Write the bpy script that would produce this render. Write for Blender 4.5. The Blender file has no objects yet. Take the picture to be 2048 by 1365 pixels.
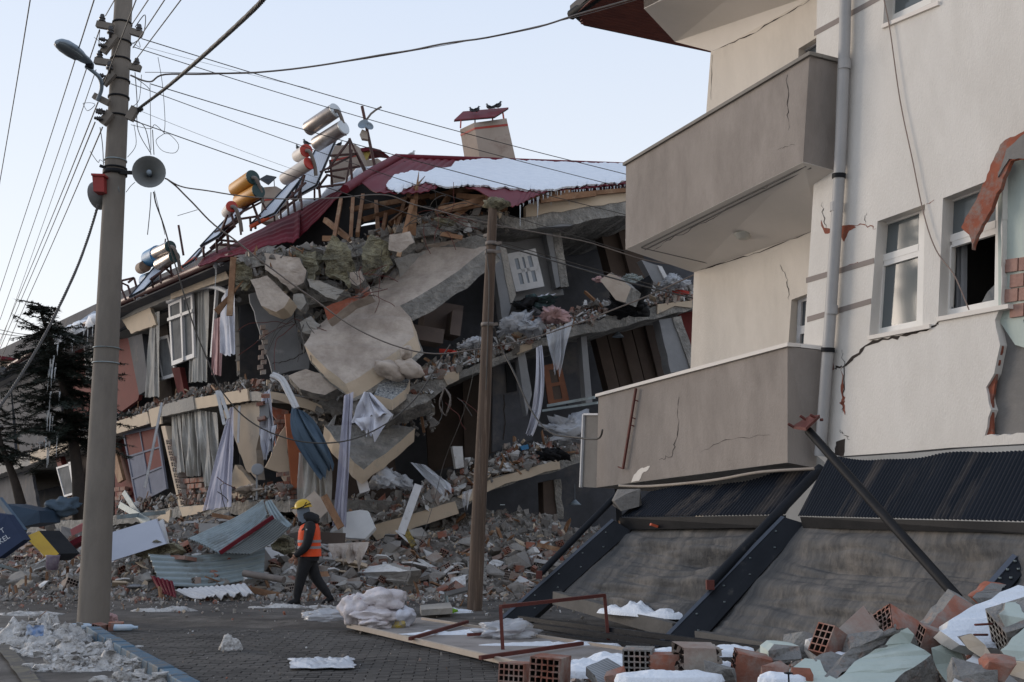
import bpy, bmesh, math, random
import numpy as np
from mathutils import Vector as V, Matrix, Euler, noise
from mathutils.geometry import tessellate_polygon
SC = bpy.context.scene
COL = SC.collection
# ------------------------------------------------------------------ camera
FPX, CX, CY, CAMH = 2150.0, 1024.0, 682.5, 1.4
PITCH = math.atan(352.5 / FPX)
_c, _s = math.cos(PITCH), math.sin(PITCH)
cam_d = bpy.data.cameras.new('camera'); cam = bpy.data.objects.new('camera', cam_d); COL.objects.link(cam)
cam.location = (0, 0, CAMH); cam.rotation_euler = (math.pi / 2 + PITCH, 0, 0)
cam_d.sensor_width = 36; cam_d.lens = 36 * FPX / 2048; cam_d.clip_start = 0.1; cam_d.clip_end = 3000
SC.camera = cam
# ------------------------------------------------------------------ sky and sun
W = bpy.data.worlds.new('World'); SC.world = W; W.use_nodes = True
nt = W.node_tree; nt.nodes.clear()
SUN_AZ, SUN_EL = math.radians(-62), math.radians(9)      # azimuth from +Y, negative = to the left
sky = nt.nodes.new('ShaderNodeTexSky'); sky.sky_type = 'NISHITA'; sky.sun_disc = False
sky.sun_elevation = SUN_EL; sky.sun_rotation = SUN_AZ; sky.air_density = 1.0; sky.dust_density = 0.6; sky.ozone_density = 1.5
hs = nt.nodes.new('ShaderNodeHueSaturation'); hs.inputs['Saturation'].default_value = 0.42
bgn = nt.nodes.new('ShaderNodeBackground'); bgn.inputs['Strength'].default_value = 0.10
# thin winter overcast veil: the same pale blue to cream all round, mixed over the clear sky
tc = nt.nodes.new('ShaderNodeTexCoord'); sp = nt.nodes.new('ShaderNodeSeparateXYZ')
nt.links.new(tc.outputs['Generated'], sp.inputs[0])
rmp = nt.nodes.new('ShaderNodeValToRGB'); e = rmp.color_ramp.elements
e[0].position = 0.0; e[0].color = (0.86, 0.80, 0.74, 1)
e[1].position = 1.0; e[1].color = (0.46, 0.55, 0.72, 1)
for p_, c_ in ((0.07, (0.87, 0.84, 0.81, 1)), (0.20, (0.79, 0.83, 0.88, 1)), (0.50, (0.60, 0.69, 0.85, 1))):
    q_ = e.new(p_); q_.color = c_
nt.links.new(sp.outputs['Z'], rmp.inputs[0])
mul = nt.nodes.new('ShaderNodeVectorMath'); mul.operation = 'SCALE'; mul.inputs['Scale'].default_value = 10.0
nt.links.new(rmp.outputs[0], mul.inputs[0])
mx = nt.nodes.new('ShaderNodeMix'); mx.data_type = 'RGBA'; mx.inputs['Factor'].default_value = 0.82
nt.links.new(sky.outputs[0], hs.inputs['Color']); nt.links.new(hs.outputs[0], mx.inputs['A']); nt.links.new(mul.outputs[0], mx.inputs['B'])
nt.links.new(mx.outputs['Result'], bgn.inputs['Color'])
wo = nt.nodes.new('ShaderNodeOutputWorld'); nt.links.new(bgn.outputs[0], wo.inputs[0])
sun_d = bpy.data.lights.new('sun', 'SUN'); sun_d.energy = 1.5; sun_d.angle = math.radians(25); sun_d.color = (1.0, 0.86, 0.72)
sun = bpy.data.objects.new('sun', sun_d); COL.objects.link(sun)
_sd = V((math.sin(SUN_AZ) * math.cos(SUN_EL), math.cos(SUN_AZ) * math.cos(SUN_EL), math.sin(SUN_EL)))
sun.rotation_euler = (-_sd).to_track_quat('-Z', 'Y').to_euler()
SC.view_settings.view_transform = 'Standard'; SC.view_settings.look = 'None'
SC.view_settings.exposure = 0.36; SC.view_settings.gamma = 1; SC.view_settings.use_curve_mapping = False
SC.cycles.max_bounces = 6; SC.cycles.transparent_max_bounces = 12
# ------------------------------------------------------------------ helpers
Z = V((0, 0, 1))
RND = random.Random(7)
def U(a, b): return RND.uniform(a, b)
def ray(px, py):
    x = (px - CX) / FPX; u = -(py - CY) / FPX
    return V((x, _c - u * _s, _s + u * _c))
def at(px, py, Y):
    r = ray(px, py); t = Y / r.y
    return V((r.x * t, Y, CAMH + r.z * t))
def hz(px, py, z=0.0):
    r = ray(px, py); t = (z - CAMH) / r.z
    return V((r.x * t, r.y * t, z))
def hitp(px, py, P, n):
    r = ray(px, py); o = V((0, 0, CAMH)); t = (P - o).dot(n) / r.dot(n)
    return o + r * t
def mpp(Y): return Y / FPX        # metres per photo pixel at depth Y
def nz(p, s=1.0): return noise.noise(V(p) * s)
def fbm(p, s=1.0, o=4): return noise.fractal(V(p) * s, 1.0, 2.0, o)
def lerp(a, b, t): return a + (b - a) * t
def poly_at(pts, t):
    """point at parameter t (0..1) on a polyline by index"""
    n = len(pts) - 1; k = min(int(t * n), n - 1); f = t * n - k
    return pts[k].lerp(pts[k + 1], f)
def smooth_line(pts, n=8):
    out = []
    m = len(pts)
    for i in range(m - 1):
        p0, p1, p2, p3 = pts[max(i - 1, 0)], pts[i], pts[i + 1], pts[min(i + 2, m - 1)]
        for k in range(n):
            t = k / n
            out.append(0.5 * ((2 * p1) + (p2 - p0) * t + (2 * p0 - 5 * p1 + 4 * p2 - p3) * t * t + (3 * p1 - p0 - 3 * p2 + p3) * t ** 3))
    out.append(pts[-1].copy())
    return out
def jag(pts, amp, seg=0.25, closed=True, seed=0):
    """roughen an outline: subdivide and shift along its own plane"""
    r = random.Random(seed + 11); out = []
    n = len(pts)
    for i in range(n if closed else n - 1):
        a, b = pts[i], pts[(i + 1) % n]; L = (b - a).length; k = max(1, int(L / seg))
        c = pts[(i + 2) % n] if closed or i + 2 < n else pts[i - 1]
        d = (b - a).normalized() if L > 0 else V((1, 0, 0)); w = (c - b); w = w - d * w.dot(d)
        w = w.normalized() if w.length > 1e-6 else Z
        for j in range(k):
            p = a.lerp(b, j / k)
            if j: p = p + w * r.uniform(-amp, amp) + d * r.uniform(-.3, .3) * amp
            out.append(p)
    if not closed: out.append(pts[-1])
    return out
class MB:
    def __init__(s): s.v = []; s.f = []; s.m = []; s.sm = []
    def add(s, vs, fs, mi=0, sm=False):
        o = len(s.v); s.v += [tuple(v) for v in vs]
        for f in fs: s.f.append(tuple(i + o for i in f)); s.m.append(mi); s.sm.append(sm)
    def hexa(s, p, mi=0):       # p: 4 bottom + 4 top
        s.add(p, [(3, 2, 1, 0), (4, 5, 6, 7), (0, 1, 5, 4), (1, 2, 6, 5), (2, 3, 7, 6), (3, 0, 4, 7)], mi); return s
    def box(s, c, d, R=None, mi=0):
        x, y, z = d[0] / 2, d[1] / 2, d[2] / 2
        p = [V(q) for q in ((-x, -y, -z), (x, -y, -z), (x, y, -z), (-x, y, -z), (-x, -y, z), (x, -y, z), (x, y, z), (-x, y, z))]
        if R is not None:
            if not isinstance(R, Matrix): R = Euler(R).to_matrix()
            p = [R @ q for q in p]
        s.hexa([q + V(c) for q in p], mi); return s
    def beam(s, a, b, w, h, up=Z, mi=0):
        d = (b - a).normalized(); x = d.cross(up)
        if x.length < 1e-4: x = V((1, 0, 0))
        x.normalize(); y = x.cross(d).normalized(); x = x * w / 2; y = y * h / 2
        s.hexa([a - x - y, a + x - y, b + x - y, b - x - y, a - x + y, a + x + y, b + x + y, b - x + y], mi); return s
    def tube(s, pts, r, n=8, mi=0, caps=True):
        m = len(pts); rs = r if isinstance(r, (list, tuple)) else [r] * m
        vs = []; u = None
        for i, p in enumerate(pts):
            d = (pts[min(i + 1, m - 1)] - pts[max(i - 1, 0)]).normalized()
            if u is None: u = d.orthogonal().normalized()
            u = (u - d * u.dot(d)); u = u.normalized() if u.length > 1e-6 else d.orthogonal().normalized()
            w = d.cross(u)
            for k in range(n):
                a = 2 * math.pi * k / n; vs.append(p + (u * math.cos(a) + w * math.sin(a)) * rs[i])
        fs = [(i * n + k, i * n + (k + 1) % n, (i + 1) * n + (k + 1) % n, (i + 1) * n + k) for i in range(m - 1) for k in range(n)]
        s.add(vs, fs, mi, True)
        if caps: s.add(vs[:n], [tuple(range(n))[::-1]], mi); s.add(vs[-n:], [tuple(range(n))], mi)
        return s
    def prism(s, poly, vec, mi=0, side=None):
        n = len(poly); b = [p + vec for p in poly]
        s.add(poly, [tuple(range(n))], mi); s.add(b, [tuple(range(n))[::-1]], mi if side is None else side)
        s.add(list(poly) + b, [((i + 1) % n, i, i + n, (i + 1) % n + n) for i in range(n)], mi if side is None else side); return s
    def grid(s, fn, nu, nv, mi=0, sm=True, thick=0.0, close_u=False):
        vs = [V(fn(i / nu, j / nv)) for j in range(nv + 1) for i in range(nu + 1)]
        w = nu + 1
        fs = [(j * w + i, j * w + i + 1, (j + 1) * w + i + 1, (j + 1) * w + i) for j in range(nv) for i in range(nu)]
        s.add(vs, fs, mi, sm)
        if thick:
            ns = [V((0, 0, 0)) for _ in vs]
            for f in fs:
                nn = (vs[f[1]] - vs[f[0]]).cross(vs[f[3]] - vs[f[0]])
                for k in f: ns[k] += nn
            bs = [v - (q.normalized() if q.length > 0 else Z) * thick for v, q in zip(vs, ns)]
            s.add(bs, [f[::-1] for f in fs], mi, sm)
            rim = [i for i in range(w)] + [j * w + nu for j in range(1, nv + 1)] + [nv * w + i for i in range(nu - 1, -1, -1)] + [j * w for j in range(nv - 1, 0, -1)]
            m = len(rim); s.add([vs[i] for i in rim] + [bs[i] for i in rim], [((i + 1) % m, i, i + m, (i + 1) % m + m) for i in range(m)], mi)
        return s
    def lathe(s, c, prof, n=16, R=None, mi=0, sm=True):   # prof: (radius, height) along local z
        vs = []
        for r, h in prof:
            for k in range(n):
                a = 2 * math.pi * k / n; q = V((r * math.cos(a), r * math.sin(a), h))
                vs.append((R @ q if R is not None else q) + V(c))
        m = len(prof)
        s.add(vs, [(i * n + k, i * n + (k + 1) % n, (i + 1) * n + (k + 1) % n, (i + 1) * n + k) for i in range(m - 1) for k in range(n)], mi, sm)
        return s
    def hull(s, c, r, k=12, rnd=RND, R=None, mi=0):
        bm = bmesh.new()
        for _ in range(k):
            q = V((rnd.uniform(-1, 1), rnd.uniform(-1, 1), rnd.uniform(-1, 1)))
            m = max(abs(q.x), abs(q.y), abs(q.z)) or 1
            q = q / m * rnd.uniform(.75, 1)
            bm.verts.new((q.x * r[0], q.y * r[1], q.z * r[2]))
        g = bmesh.ops.convex_hull(bm, input=bm.verts)
        for v in [x for x in bm.verts if not x.link_faces]: bm.verts.remove(v)
        bm.verts.index_update()
        vs = [v.co.copy() for v in bm.verts]
        if R is not None: vs = [R @ v for v in vs]
        s.add([v + V(c) for v in vs], [tuple(v.index for v in f.verts) for f in bm.faces], mi); bm.free(); return s
    def blob(s, c, r, amp=.2, fr=2.0, n=20, m=12, R=None, mi=0, flat=None, seed=0):
        def fn(u, v):
            a = 2 * math.pi * u; b = math.pi * (v - .5)
            d = V((math.cos(a) * math.cos(b), math.sin(a) * math.cos(b), math.sin(b)))
            k = 1 + amp * noise.fractal(d * fr + V((seed * 7.3, seed, 0)), 1.0, 2.0, 3)
            q = V((d.x * r[0] * k, d.y * r[1] * k, d.z * r[2] * k))
            if flat is not None and q.z < -flat: q.z = -flat
            return (R @ q if R is not None else q) + V(c)
        return s.grid(fn, n, m, mi)
    def mesh(s, name, mats, org=V((0, 0, 0))):
        me = bpy.data.meshes.new(name)
        me.from_pydata([(x - org[0], y - org[1], z - org[2]) for x, y, z in s.v], [], s.f)
        for m in (mats if isinstance(mats, (list, tuple)) else [mats]): me.materials.append(m)
        me.polygons.foreach_set('material_index', s.m); me.polygons.foreach_set('use_smooth', s.sm)
        me.update(); return me
ORG = {}
def tag(o, label=None, cat=None, group=None, kind=None):
    if label: o['label'] = label
    if cat: o['category'] = cat
    if group: o['group'] = group
    if kind: o['kind'] = kind
    return o
def thing(name, loc, label, cat, group=None):
    o = bpy.data.objects.new(name, None); COL.objects.link(o); o.location = loc; o.empty_display_size = .2
    ORG[o] = V(loc); return tag(o, label, cat, group)
def part(name, mb, mats, parent, label=None, kind=None):
    org = ORG[parent]; o = bpy.data.objects.new(name, mb.mesh(name, mats, org)); COL.objects.link(o)
    o.parent = parent; ORG[o] = org; return tag(o, label, None, None, kind)
def solo(name, mb, mats, label=None, cat=None, group=None, kind=None):
    if mb.v:
        a = np.array(mb.v); org = V((float(a[:, 0].mean()), float(a[:, 1].mean()), float(a[:, 2].min())))
    else: org = V((0, 0, 0))
    o = bpy.data.objects.new(name, mb.mesh(name, mats, org)); COL.objects.link(o); o.location = org; ORG[o] = org
    return tag(o, label, cat, group, kind)
def inst(name, me, loc, rot=(0, 0, 0), sc=(1, 1, 1), label=None, cat=None, group=None, parent=None):
    o = bpy.data.objects.new(name, me); COL.objects.link(o)
    o.rotation_euler = rot; o.scale = (sc, sc, sc) if isinstance(sc, (int, float)) else sc
    if parent is not None: o.parent = parent; o.location = V(loc) - ORG[parent]
    else: o.location = loc
    return tag(o, label, cat, group)
def holed(mb, outer, holes, vec, mi=0, side=None):
    """flat panel with openings, front face at the given points, thickness vec"""
    allp = [p for l in [outer] + holes for p in l]
    tri = tessellate_polygon([outer] + holes)
    n = (allp[tri[0][1]] - allp[tri[0][0]]).cross(allp[tri[0][2]] - allp[tri[0][0]])
    fl = n.dot(vec) > 0
    mb.add(allp, [t[::-1] if fl else t for t in tri], mi)
    mb.add([p + vec for p in allp], [t if fl else t[::-1] for t in tri], mi if side is None else side)
    for l in [outer] + holes:
        m = len(l); mb.add(l + [p + vec for p in l], [(i, (i + 1) % m, (i + 1) % m + m, i + m) for i in range(m)], mi if side is None else side)
    return mb
# ------------------------------------------------------------------ materials
MATS = {}
def rgb(h): return tuple(h) + (1,) if len(h) == 3 else tuple(h)
def pm(name, c1, c2=None, sc=3.0, rough=.85, bump=.25, bsc=30.0, metal=0, c3=None, sc3=1.2, t3=.55, w3=.08, st=(1, 1, 1), alpha=1.0, bdist=.01, det=8, coord='Object', spec=.3, wave=None, frame=None):
    m = bpy.data.materials.new(name); m.use_nodes = True; n = m.node_tree.nodes; L = m.node_tree.links
    b = n['Principled BSDF']; b.inputs['Roughness'].default_value = rough; b.inputs['Metallic'].default_value = metal
    b.inputs['Specular IOR Level'].default_value = spec
    t = n.new('ShaderNodeTexCoord'); mp = n.new('ShaderNodeMapping'); mp.inputs['Scale'].default_value = st
    L.new(t.outputs[coord], mp.inputs[0])
    if frame is not None: mp.vector_type = 'TEXTURE'; mp.inputs['Rotation'].default_value = V(frame).to_track_quat('X', 'Z').to_euler(); mp.inputs['Scale'].default_value = (7, 1, 1)
    oi = n.new('ShaderNodeObjectInfo'); ad = n.new('ShaderNodeVectorMath'); ad.operation = 'ADD'
    sc_ = n.new('ShaderNodeMath'); sc_.operation = 'MULTIPLY'; sc_.inputs[1].default_value = 37.0
    L.new(oi.outputs['Random'], sc_.inputs[0]); L.new(mp.outputs[0], ad.inputs[0]); L.new(sc_.outputs[0], ad.inputs[1])
    c2 = c2 or tuple(x * .7 for x in c1)
    nz_ = n.new('ShaderNodeTexNoise'); nz_.inputs['Scale'].default_value = sc; nz_.inputs['Detail'].default_value = det; nz_.inputs['Roughness'].default_value = .65
    L.new(ad.outputs[0], nz_.inputs['Vector'])
    r = n.new('ShaderNodeValToRGB'); r.color_ramp.elements[0].position = .35; r.color_ramp.elements[1].position = .65
    r.color_ramp.elements[0].color = rgb(c1); r.color_ramp.elements[1].color = rgb(c2)
    L.new(nz_.outputs['Fac'], r.inputs[0]); col = r.outputs[0]
    # piece to piece variation
    hv = n.new('ShaderNodeHueSaturation'); vm = n.new('ShaderNodeMapRange'); vm.inputs['To Min'].default_value = .82; vm.inputs['To Max'].default_value = 1.18
    L.new(oi.outputs['Random'], vm.inputs['Value']); L.new(vm.outputs[0], hv.inputs['Value']); L.new(col, hv.inputs['Color'])
    if name in VARY: col = hv.outputs[0]
    if c3:
        n3 = n.new('ShaderNodeTexNoise'); n3.inputs['Scale'].default_value = sc3; n3.inputs['Detail'].default_value = 9; n3.inputs['Roughness'].default_value = .7
        L.new(ad.outputs[0], n3.inputs['Vector'])
        r3 = n.new('ShaderNodeValToRGB'); r3.color_ramp.elements[0].position = t3 - w3; r3.color_ramp.elements[1].position = t3 + w3
        L.new(n3.outputs['Fac'], r3.inputs[0])
        m3 = n.new('ShaderNodeMix'); m3.data_type = 'RGBA'; L.new(r3.outputs[0], m3.inputs['Factor']); L.new(col, m3.inputs['A']); m3.inputs['B'].default_value = rgb(c3)
        col = m3.outputs['Result']
    if wave:
        wv = n.new('ShaderNodeTexWave'); wv.bands_direction = wave[0]; wv.inputs['Scale'].default_value = wave[1]; wv.inputs['Distortion'].default_value = wave[2]
        L.new(t.outputs[coord], wv.inputs['Vector'])
        m4 = n.new('ShaderNodeMix'); m4.data_type = 'RGBA'; mm = n.new('ShaderNodeMath'); mm.operation = 'MULTIPLY'; mm.inputs[1].default_value = wave[4]
        L.new(wv.outputs['Fac'], mm.inputs[0]); L.new(mm.outputs[0], m4.inputs['Factor']); L.new(col, m4.inputs['A']); m4.inputs['B'].default_value = rgb(wave[3]); col = m4.outputs['Result']
    L.new(col, b.inputs['Base Color'])
    if bump:
        nb = n.new('ShaderNodeTexNoise'); nb.inputs['Scale'].default_value = bsc; nb.inputs['Detail'].default_value = 6; L.new(ad.outputs[0], nb.inputs['Vector'])
        bp = n.new('ShaderNodeBump'); bp.inputs['Strength'].default_value = bump; bp.inputs['Distance'].default_value = bdist
        L.new(nb.outputs['Fac'], bp.inputs['Height']); L.new(bp.outputs[0], b.inputs['Normal'])
    if alpha < 1:
        tr = n.new('ShaderNodeBsdfTransparent'); ms = n.new('ShaderNodeMixShader'); ms.inputs[0].default_value = alpha
        L.new(tr.outputs[0], ms.inputs[1]); L.new(b.outputs[0], ms.inputs[2]); L.new(ms.outputs[0], n['Material Output'].inputs[0])
    MATS[name] = m; return m
VARY = {'brick', 'chunk', 'wood', 'plaster_white', 'kerb', 'paver', 'board', 'brick_dusty', 'block_foam', 'chunk_dark'}
m_asphalt = pm('asphalt', (.075, .067, .061), (.034, .031, .029), 1.1, .75, .7, 60, c3=(.145, .132, .12), sc3=.8, t3=.575, w3=.10)
m_mud = pm('mud', (.05, .043, .038), (.085, .074, .064), 2.2, .75, .8, 25, c3=(.15, .135, .12), sc3=1.1, t3=.6, w3=.1, bdist=.03)
m_paver = pm('paver', (.088, .080, .073), (.064, .059, .055), 8, .8, .5, 80, c3=(.042, .039, .037), sc3=.9, t3=.55, w3=.14)
m_joint = pm('joint', (.045, .041, .038), (.06, .055, .051), 10, .9, .3)
m_kerb = pm('kerb', (.05, .105, .165), (.075, .135, .19), 6, .75, .6, 40, c3=(.12, .115, .11), sc3=5, t3=.55, w3=.08)
m_snow = pm('snow', (.74, .77, .82), (.66, .70, .76), 5, .6, .6, 40, bdist=.02)
m_snow_dirty = pm('snow_dirty', (.60, .59, .58), (.38, .365, .35), 8, .6, 1.0, 30, c3=(.11, .10, .09), sc3=6, t3=.575, w3=.08, bdist=.04)
m_ice = pm('ice', (.62, .68, .74), (.7, .75, .8), 5, .25, .3, 20, alpha=.6, spec=.6)
m_brick = pm('brick', (.27, .105, .07), (.20, .085, .06), 6, .9, .4, 50, c3=(.27, .235, .21), sc3=5, t3=.55, w3=.12)
m_brick_dusty = pm('brick_dusty', (.25, .165, .135), (.28, .225, .195), 5, .92, .5, 40, c3=(.33, .31, .28), sc3=3, t3=.52, w3=.12)
m_chunk = pm('chunk', (.27, .255, .24), (.20, .19, .18), 5, .95, .8, 30, c3=(.34, .32, .29), sc3=2.5, t3=.58, bdist=.02)
m_chunk_dark = pm('chunk_dark', (.14, .13, .12), (.20, .18, .165), 5, .95, .8, 30, bdist=.02)
m_plaster_white = pm('plaster_white', (.62, .62, .62), (.50, .50, .50), 5, .8, .3, 40, c3=(.30, .28, .26), sc3=3, t3=.62)
m_wood = pm('wood', (.27, .15, .085), (.17, .09, .05), 3, .8, .4, 25, st=(1, 1, 1), c3=(.36, .25, .16), sc3=2, t3=.6)
m_board = pm('board', (.42, .36, .30), (.34, .28, .23), 2, .8, .2)
m_cream = pm('cream', (.53, .43, .325), (.47, .385, .29), 2.0, .9, .3, 45, c3=(.34, .31, .27), sc3=1.6, t3=.62, w3=.06)
m_conc = pm('concrete', (.30, .285, .265), (.235, .225, .21), 2.2, .95, .9, 14, c3=(.38, .35, .31), sc3=1.1, t3=.55, w3=.12, bdist=.03)
m_conc_rough = pm('concrete_rough', (.25, .24, .225), (.16, .155, .145), 4, .95, 1.0, 12, c3=(.35, .33, .30), sc3=3, t3=.58, w3=.08, bdist=.07)
m_slabface = pm('slab_face', (.50, .43, .37), (.41, .35, .30), 2.2, .95, .8, 12, c3=(.25, .205, .175), sc3=1.0, t3=.56, w3=.12, bdist=.03)
m_grey_wall = pm('grey_wall', (.25, .255, .265), (.20, .205, .215), 1.5, .9, .3, 30, c3=(.33, .33, .33), sc3=1.4, t3=.66, w3=.05)
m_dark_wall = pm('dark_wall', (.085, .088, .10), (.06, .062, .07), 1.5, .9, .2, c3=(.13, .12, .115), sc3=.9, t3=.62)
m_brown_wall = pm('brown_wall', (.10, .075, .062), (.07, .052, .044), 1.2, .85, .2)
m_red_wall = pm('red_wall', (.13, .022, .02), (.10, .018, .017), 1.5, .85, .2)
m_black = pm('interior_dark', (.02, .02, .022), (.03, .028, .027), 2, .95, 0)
m_roof = pm('roof_red', (.135, .012, .022), (.095, .010, .017), 1.0, .6, .2, 20, c3=(.15, .03, .036), sc3=.7, t3=.62, w3=.12, spec=.15)
m_white = pm('white_frame', (.56, .56, .57), (.48, .48, .49), 4, .6, .1, spec=.2, c3=(.30, .29, .28), sc3=3, t3=.64)
m_cloth_white = pm('cloth_white', (.60, .61, .67), (.50, .51, .57), 2, .9, .3, 60, c3=(.42, .41, .41), sc3=1.5, t3=.62, w3=.1, spec=.1)
m_lace = pm('lace', (.52, .51, .48), (.42, .41, .385), 2.5, .9, .4, 90, alpha=.72, c3=(.33, .31, .28), sc3=1.2, t3=.6, w3=.15, spec=.1)
m_lace2 = pm('lace_lilac', (.50, .50, .59), (.43, .43, .52), 3, .9, .4, 90, alpha=.8, spec=.1)
m_pink = pm('cloth_pink', (.45, .29, .28), (.38, .25, .25), 9, .9, .3, 60, spec=.1)
m_blue_cloth = pm('cloth_slate', (.055, .085, .12), (.08, .115, .155), 2, .8, .3)
m_navy = pm('navy_print', (.012, .022, .055), (.018, .03, .07), 2, .6, .1)
m_rust = pm('rust_paint', (.13, .035, .028), (.09, .03, .025), 8, .7, .3)
m_steel = pm('steel_dark', (.012, .014, .018), (.018, .020, .025), 2, .5, .2, 20, c3=(.075, .07, .066), sc3=4, t3=.68, w3=.07, spec=.12)
m_black_metal = pm('black_metal', (.011, .012, .014), (.018, .018, .02), 3, .6, .2, spec=.12)
m_galv = pm('galvanised', (.22, .27, .29), (.30, .35, .37), 1.6, .5, .25, 20, metal=.35, c3=(.15, .16, .155), sc3=1.2, t3=.6)
m_glass = pm('glass', (.07, .08, .09), (.10, .11, .12), 1, .12, 0, spec=.3)
m_wool = pm('mineral_wool', (.36, .33, .22), (.24, .22, .155), 6, .98, 1.0, 30, c3=(.09, .085, .07), sc3=2.4, t3=.54, w3=.14, bdist=.08)
m_pole = pm('pole_concrete', (.21, .185, .16), (.17, .15, .13), 2.5, .9, .4, 60, c3=(.11, .10, .09), sc3=1.0, t3=.62, w3=.15, st=(1, 1, .35))
m_poleW = pm('pole_wood', (.12, .082, .06), (.08, .058, .046), 8, .85, .6, 30, st=(3, 3, .15), c3=(.24, .18, .14), sc3=5, t3=.6)
m_cable = pm('cable', (.055, .05, .047), (.08, .075, .07), 5, .6, 0)
m_cable_pale = pm('cable_pale', (.20, .17, .15), (.15, .13, .12), 5, .7, 0)
m_ceramic = pm('ceramic_dark', (.02, .018, .018), (.03, .025, .025), 5, .25, 0, spec=.6)
m_lampgrey = pm('lamp_grey', (.24, .29, .34), (.20, .25, .30), 3, .45, .1)
m_dull = pm('dull_pane', (.09, .095, .10), (.16, .165, .17), 1.5, .85, 0, spec=.1)
m_sheer = pm('plastic_sheet', (.60, .62, .66), (.52, .54, .58), 3, .3, .4, 18, alpha=.55, spec=.6, bdist=.03)
# ================================================================== GROUND
def gz(x, y): return 0.0
mb = MB(); mb.grid(lambda u, v: V((lerp(-400, 400, u), lerp(-60, 900, v), -0.012)), 8, 8)
solo('ground', mb, pm('bounce_ground', (.34, .33, .32), (.22, .21, .20), .5, .8, .5, 6, c3=(.09, .08, .072), sc3=.25, t3=.58, w3=.1), kind='structure')  # pale snow tone put in so unseen ground bounces light up to soffits
# street surface: asphalt on the left and behind, with gentle unevenness
def road_pt(u, v):
    x, y = lerp(-14, 4, u), lerp(3, 19.6, v)
    return V((x, y, .004 + .012 * fbm((x, y, 0), .5) + .010 * fbm((x, y, 3), 2.2)))
mb = MB(); mb.grid(road_pt, 120, 110); solo('road', mb, m_asphalt, kind='structure')
# gutter strip of dark wet mud beside the kerb line
def mudstrip(u, v):
    x = lerp(-6.0, 3.6, u); y = lerp(13.2, 16.2, v)
    return V((x, y, .022 + .02 * fbm((x, y, 9), 1.6) + .008 * fbm((x, y, 5), 6) - .05 * abs(v - .5) ** 2 * 4))
mb = MB(); mb.grid(mudstrip, 120, 40); solo('mud_strip', mb, m_mud, kind='structure')
# ---- pavement of small concrete blocks, laid in the kerb's direction
K0, K1 = hz(338, 1365), hz(176, 1268)              # kerb line (inner edge)
kd = (K1 - K0).normalized(); ku = V((kd.y, -kd.x, 0))
PAVE_Z = .07
def pave_in(p):
    q = p - K0; s = q.dot(ku)
    return s > .02 and p.y < 13.35 + .10 * nz((p.x, p.y, 0), 1.3) and p.y > 3.2
mb = MB()
out = [K0 - kd * 7, K1 + kd * .35, V((6.5, 13.35, 0)), V((6.5, 2.6, 0))]
mb.prism([V((p.x, p.y, .045)) for p in out], V((0, 0, -.06)))
pavement = solo('pavement', mb, m_joint, kind='structure')
pm_ = [];
for k in range(4):
    b = MB(); r_ = random.Random(k); w, l, h = .096, .196, .06
    t = .006
    pts = [V((-l / 2, -w / 2, 0)), V((l / 2, -w / 2, 0)), V((l / 2, w / 2, 0)), V((-l / 2, w / 2, 0))]
    top = [V((p.x * .96, p.y * .92, h + r_.uniform(-.002, .002))) for p in pts]
    mid = [V((p.x, p.y, h - t)) for p in pts]
    b.add(pts + mid + top, [(0, 1, 5, 4), (1, 2, 6, 5), (2, 3, 7, 6), (3, 0, 4, 7), (4, 5, 9, 8), (5, 6, 10, 9), (6, 7, 11, 10), (7, 4, 8, 11), (8, 9, 10, 11)])
    pm_.append(b)
pmesh = [b.mesh('paver', m_paver) for b in pm_]
cells = []
ang = math.radians(3)
ex, ey = V((math.cos(ang), math.sin(ang), 0)), V((-math.sin(ang), math.cos(ang), 0))
for j in range(-5, 140):
    for i in range(-60, 60):
        p = V((0, 5.0, 0)) + ey * (j * .102) + ex * ((i + (.5 if j % 2 else 0)) * .202)
        if abs(p.x) > 6.3 or not pave_in(p): continue
        cells.append(p)
def inview(p, m=40):
    q = p - V((0, 0, CAMH)); dz = q.y * _c + q.z * _s
    if dz < .5: return False
    px = CX + FPX * q.x / dz; py = CY - FPX * (-q.y * _s + q.z * _c) / dz
    return -m < px < 2048 + m and -m < py < 1365 + m
vis = sorted([p for p in cells if inview(p) and p.x < 1.5], key=lambda p: p.y)
first = set(id(p) for p in vis[:290])
rest = MB()
for p in cells:
    if not inview(p, 500): continue
    dz = .012 * nz((p.x, p.y, 0), 1.7) - .010 * max(0, nz((p.x, p.y, 7), .8))
    if id(p) in first:
        inst('paver', RND.choice(pmesh), V((p.x, p.y, dz)), (U(-.03, .03), U(-.02, .02), ang + U(-.02, .02)), parent=pavement)
    else:
        b = RND.choice(pm_); R = Euler((U(-.03, .03), U(-.02, .02), ang + U(-.02, .02))).to_matrix()
        rest.add([R @ V(v) + V((p.x, p.y, dz)) for v in b.v], b.f)
part('pavers', rest, m_paver, pavement, kind='stuff')
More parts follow.
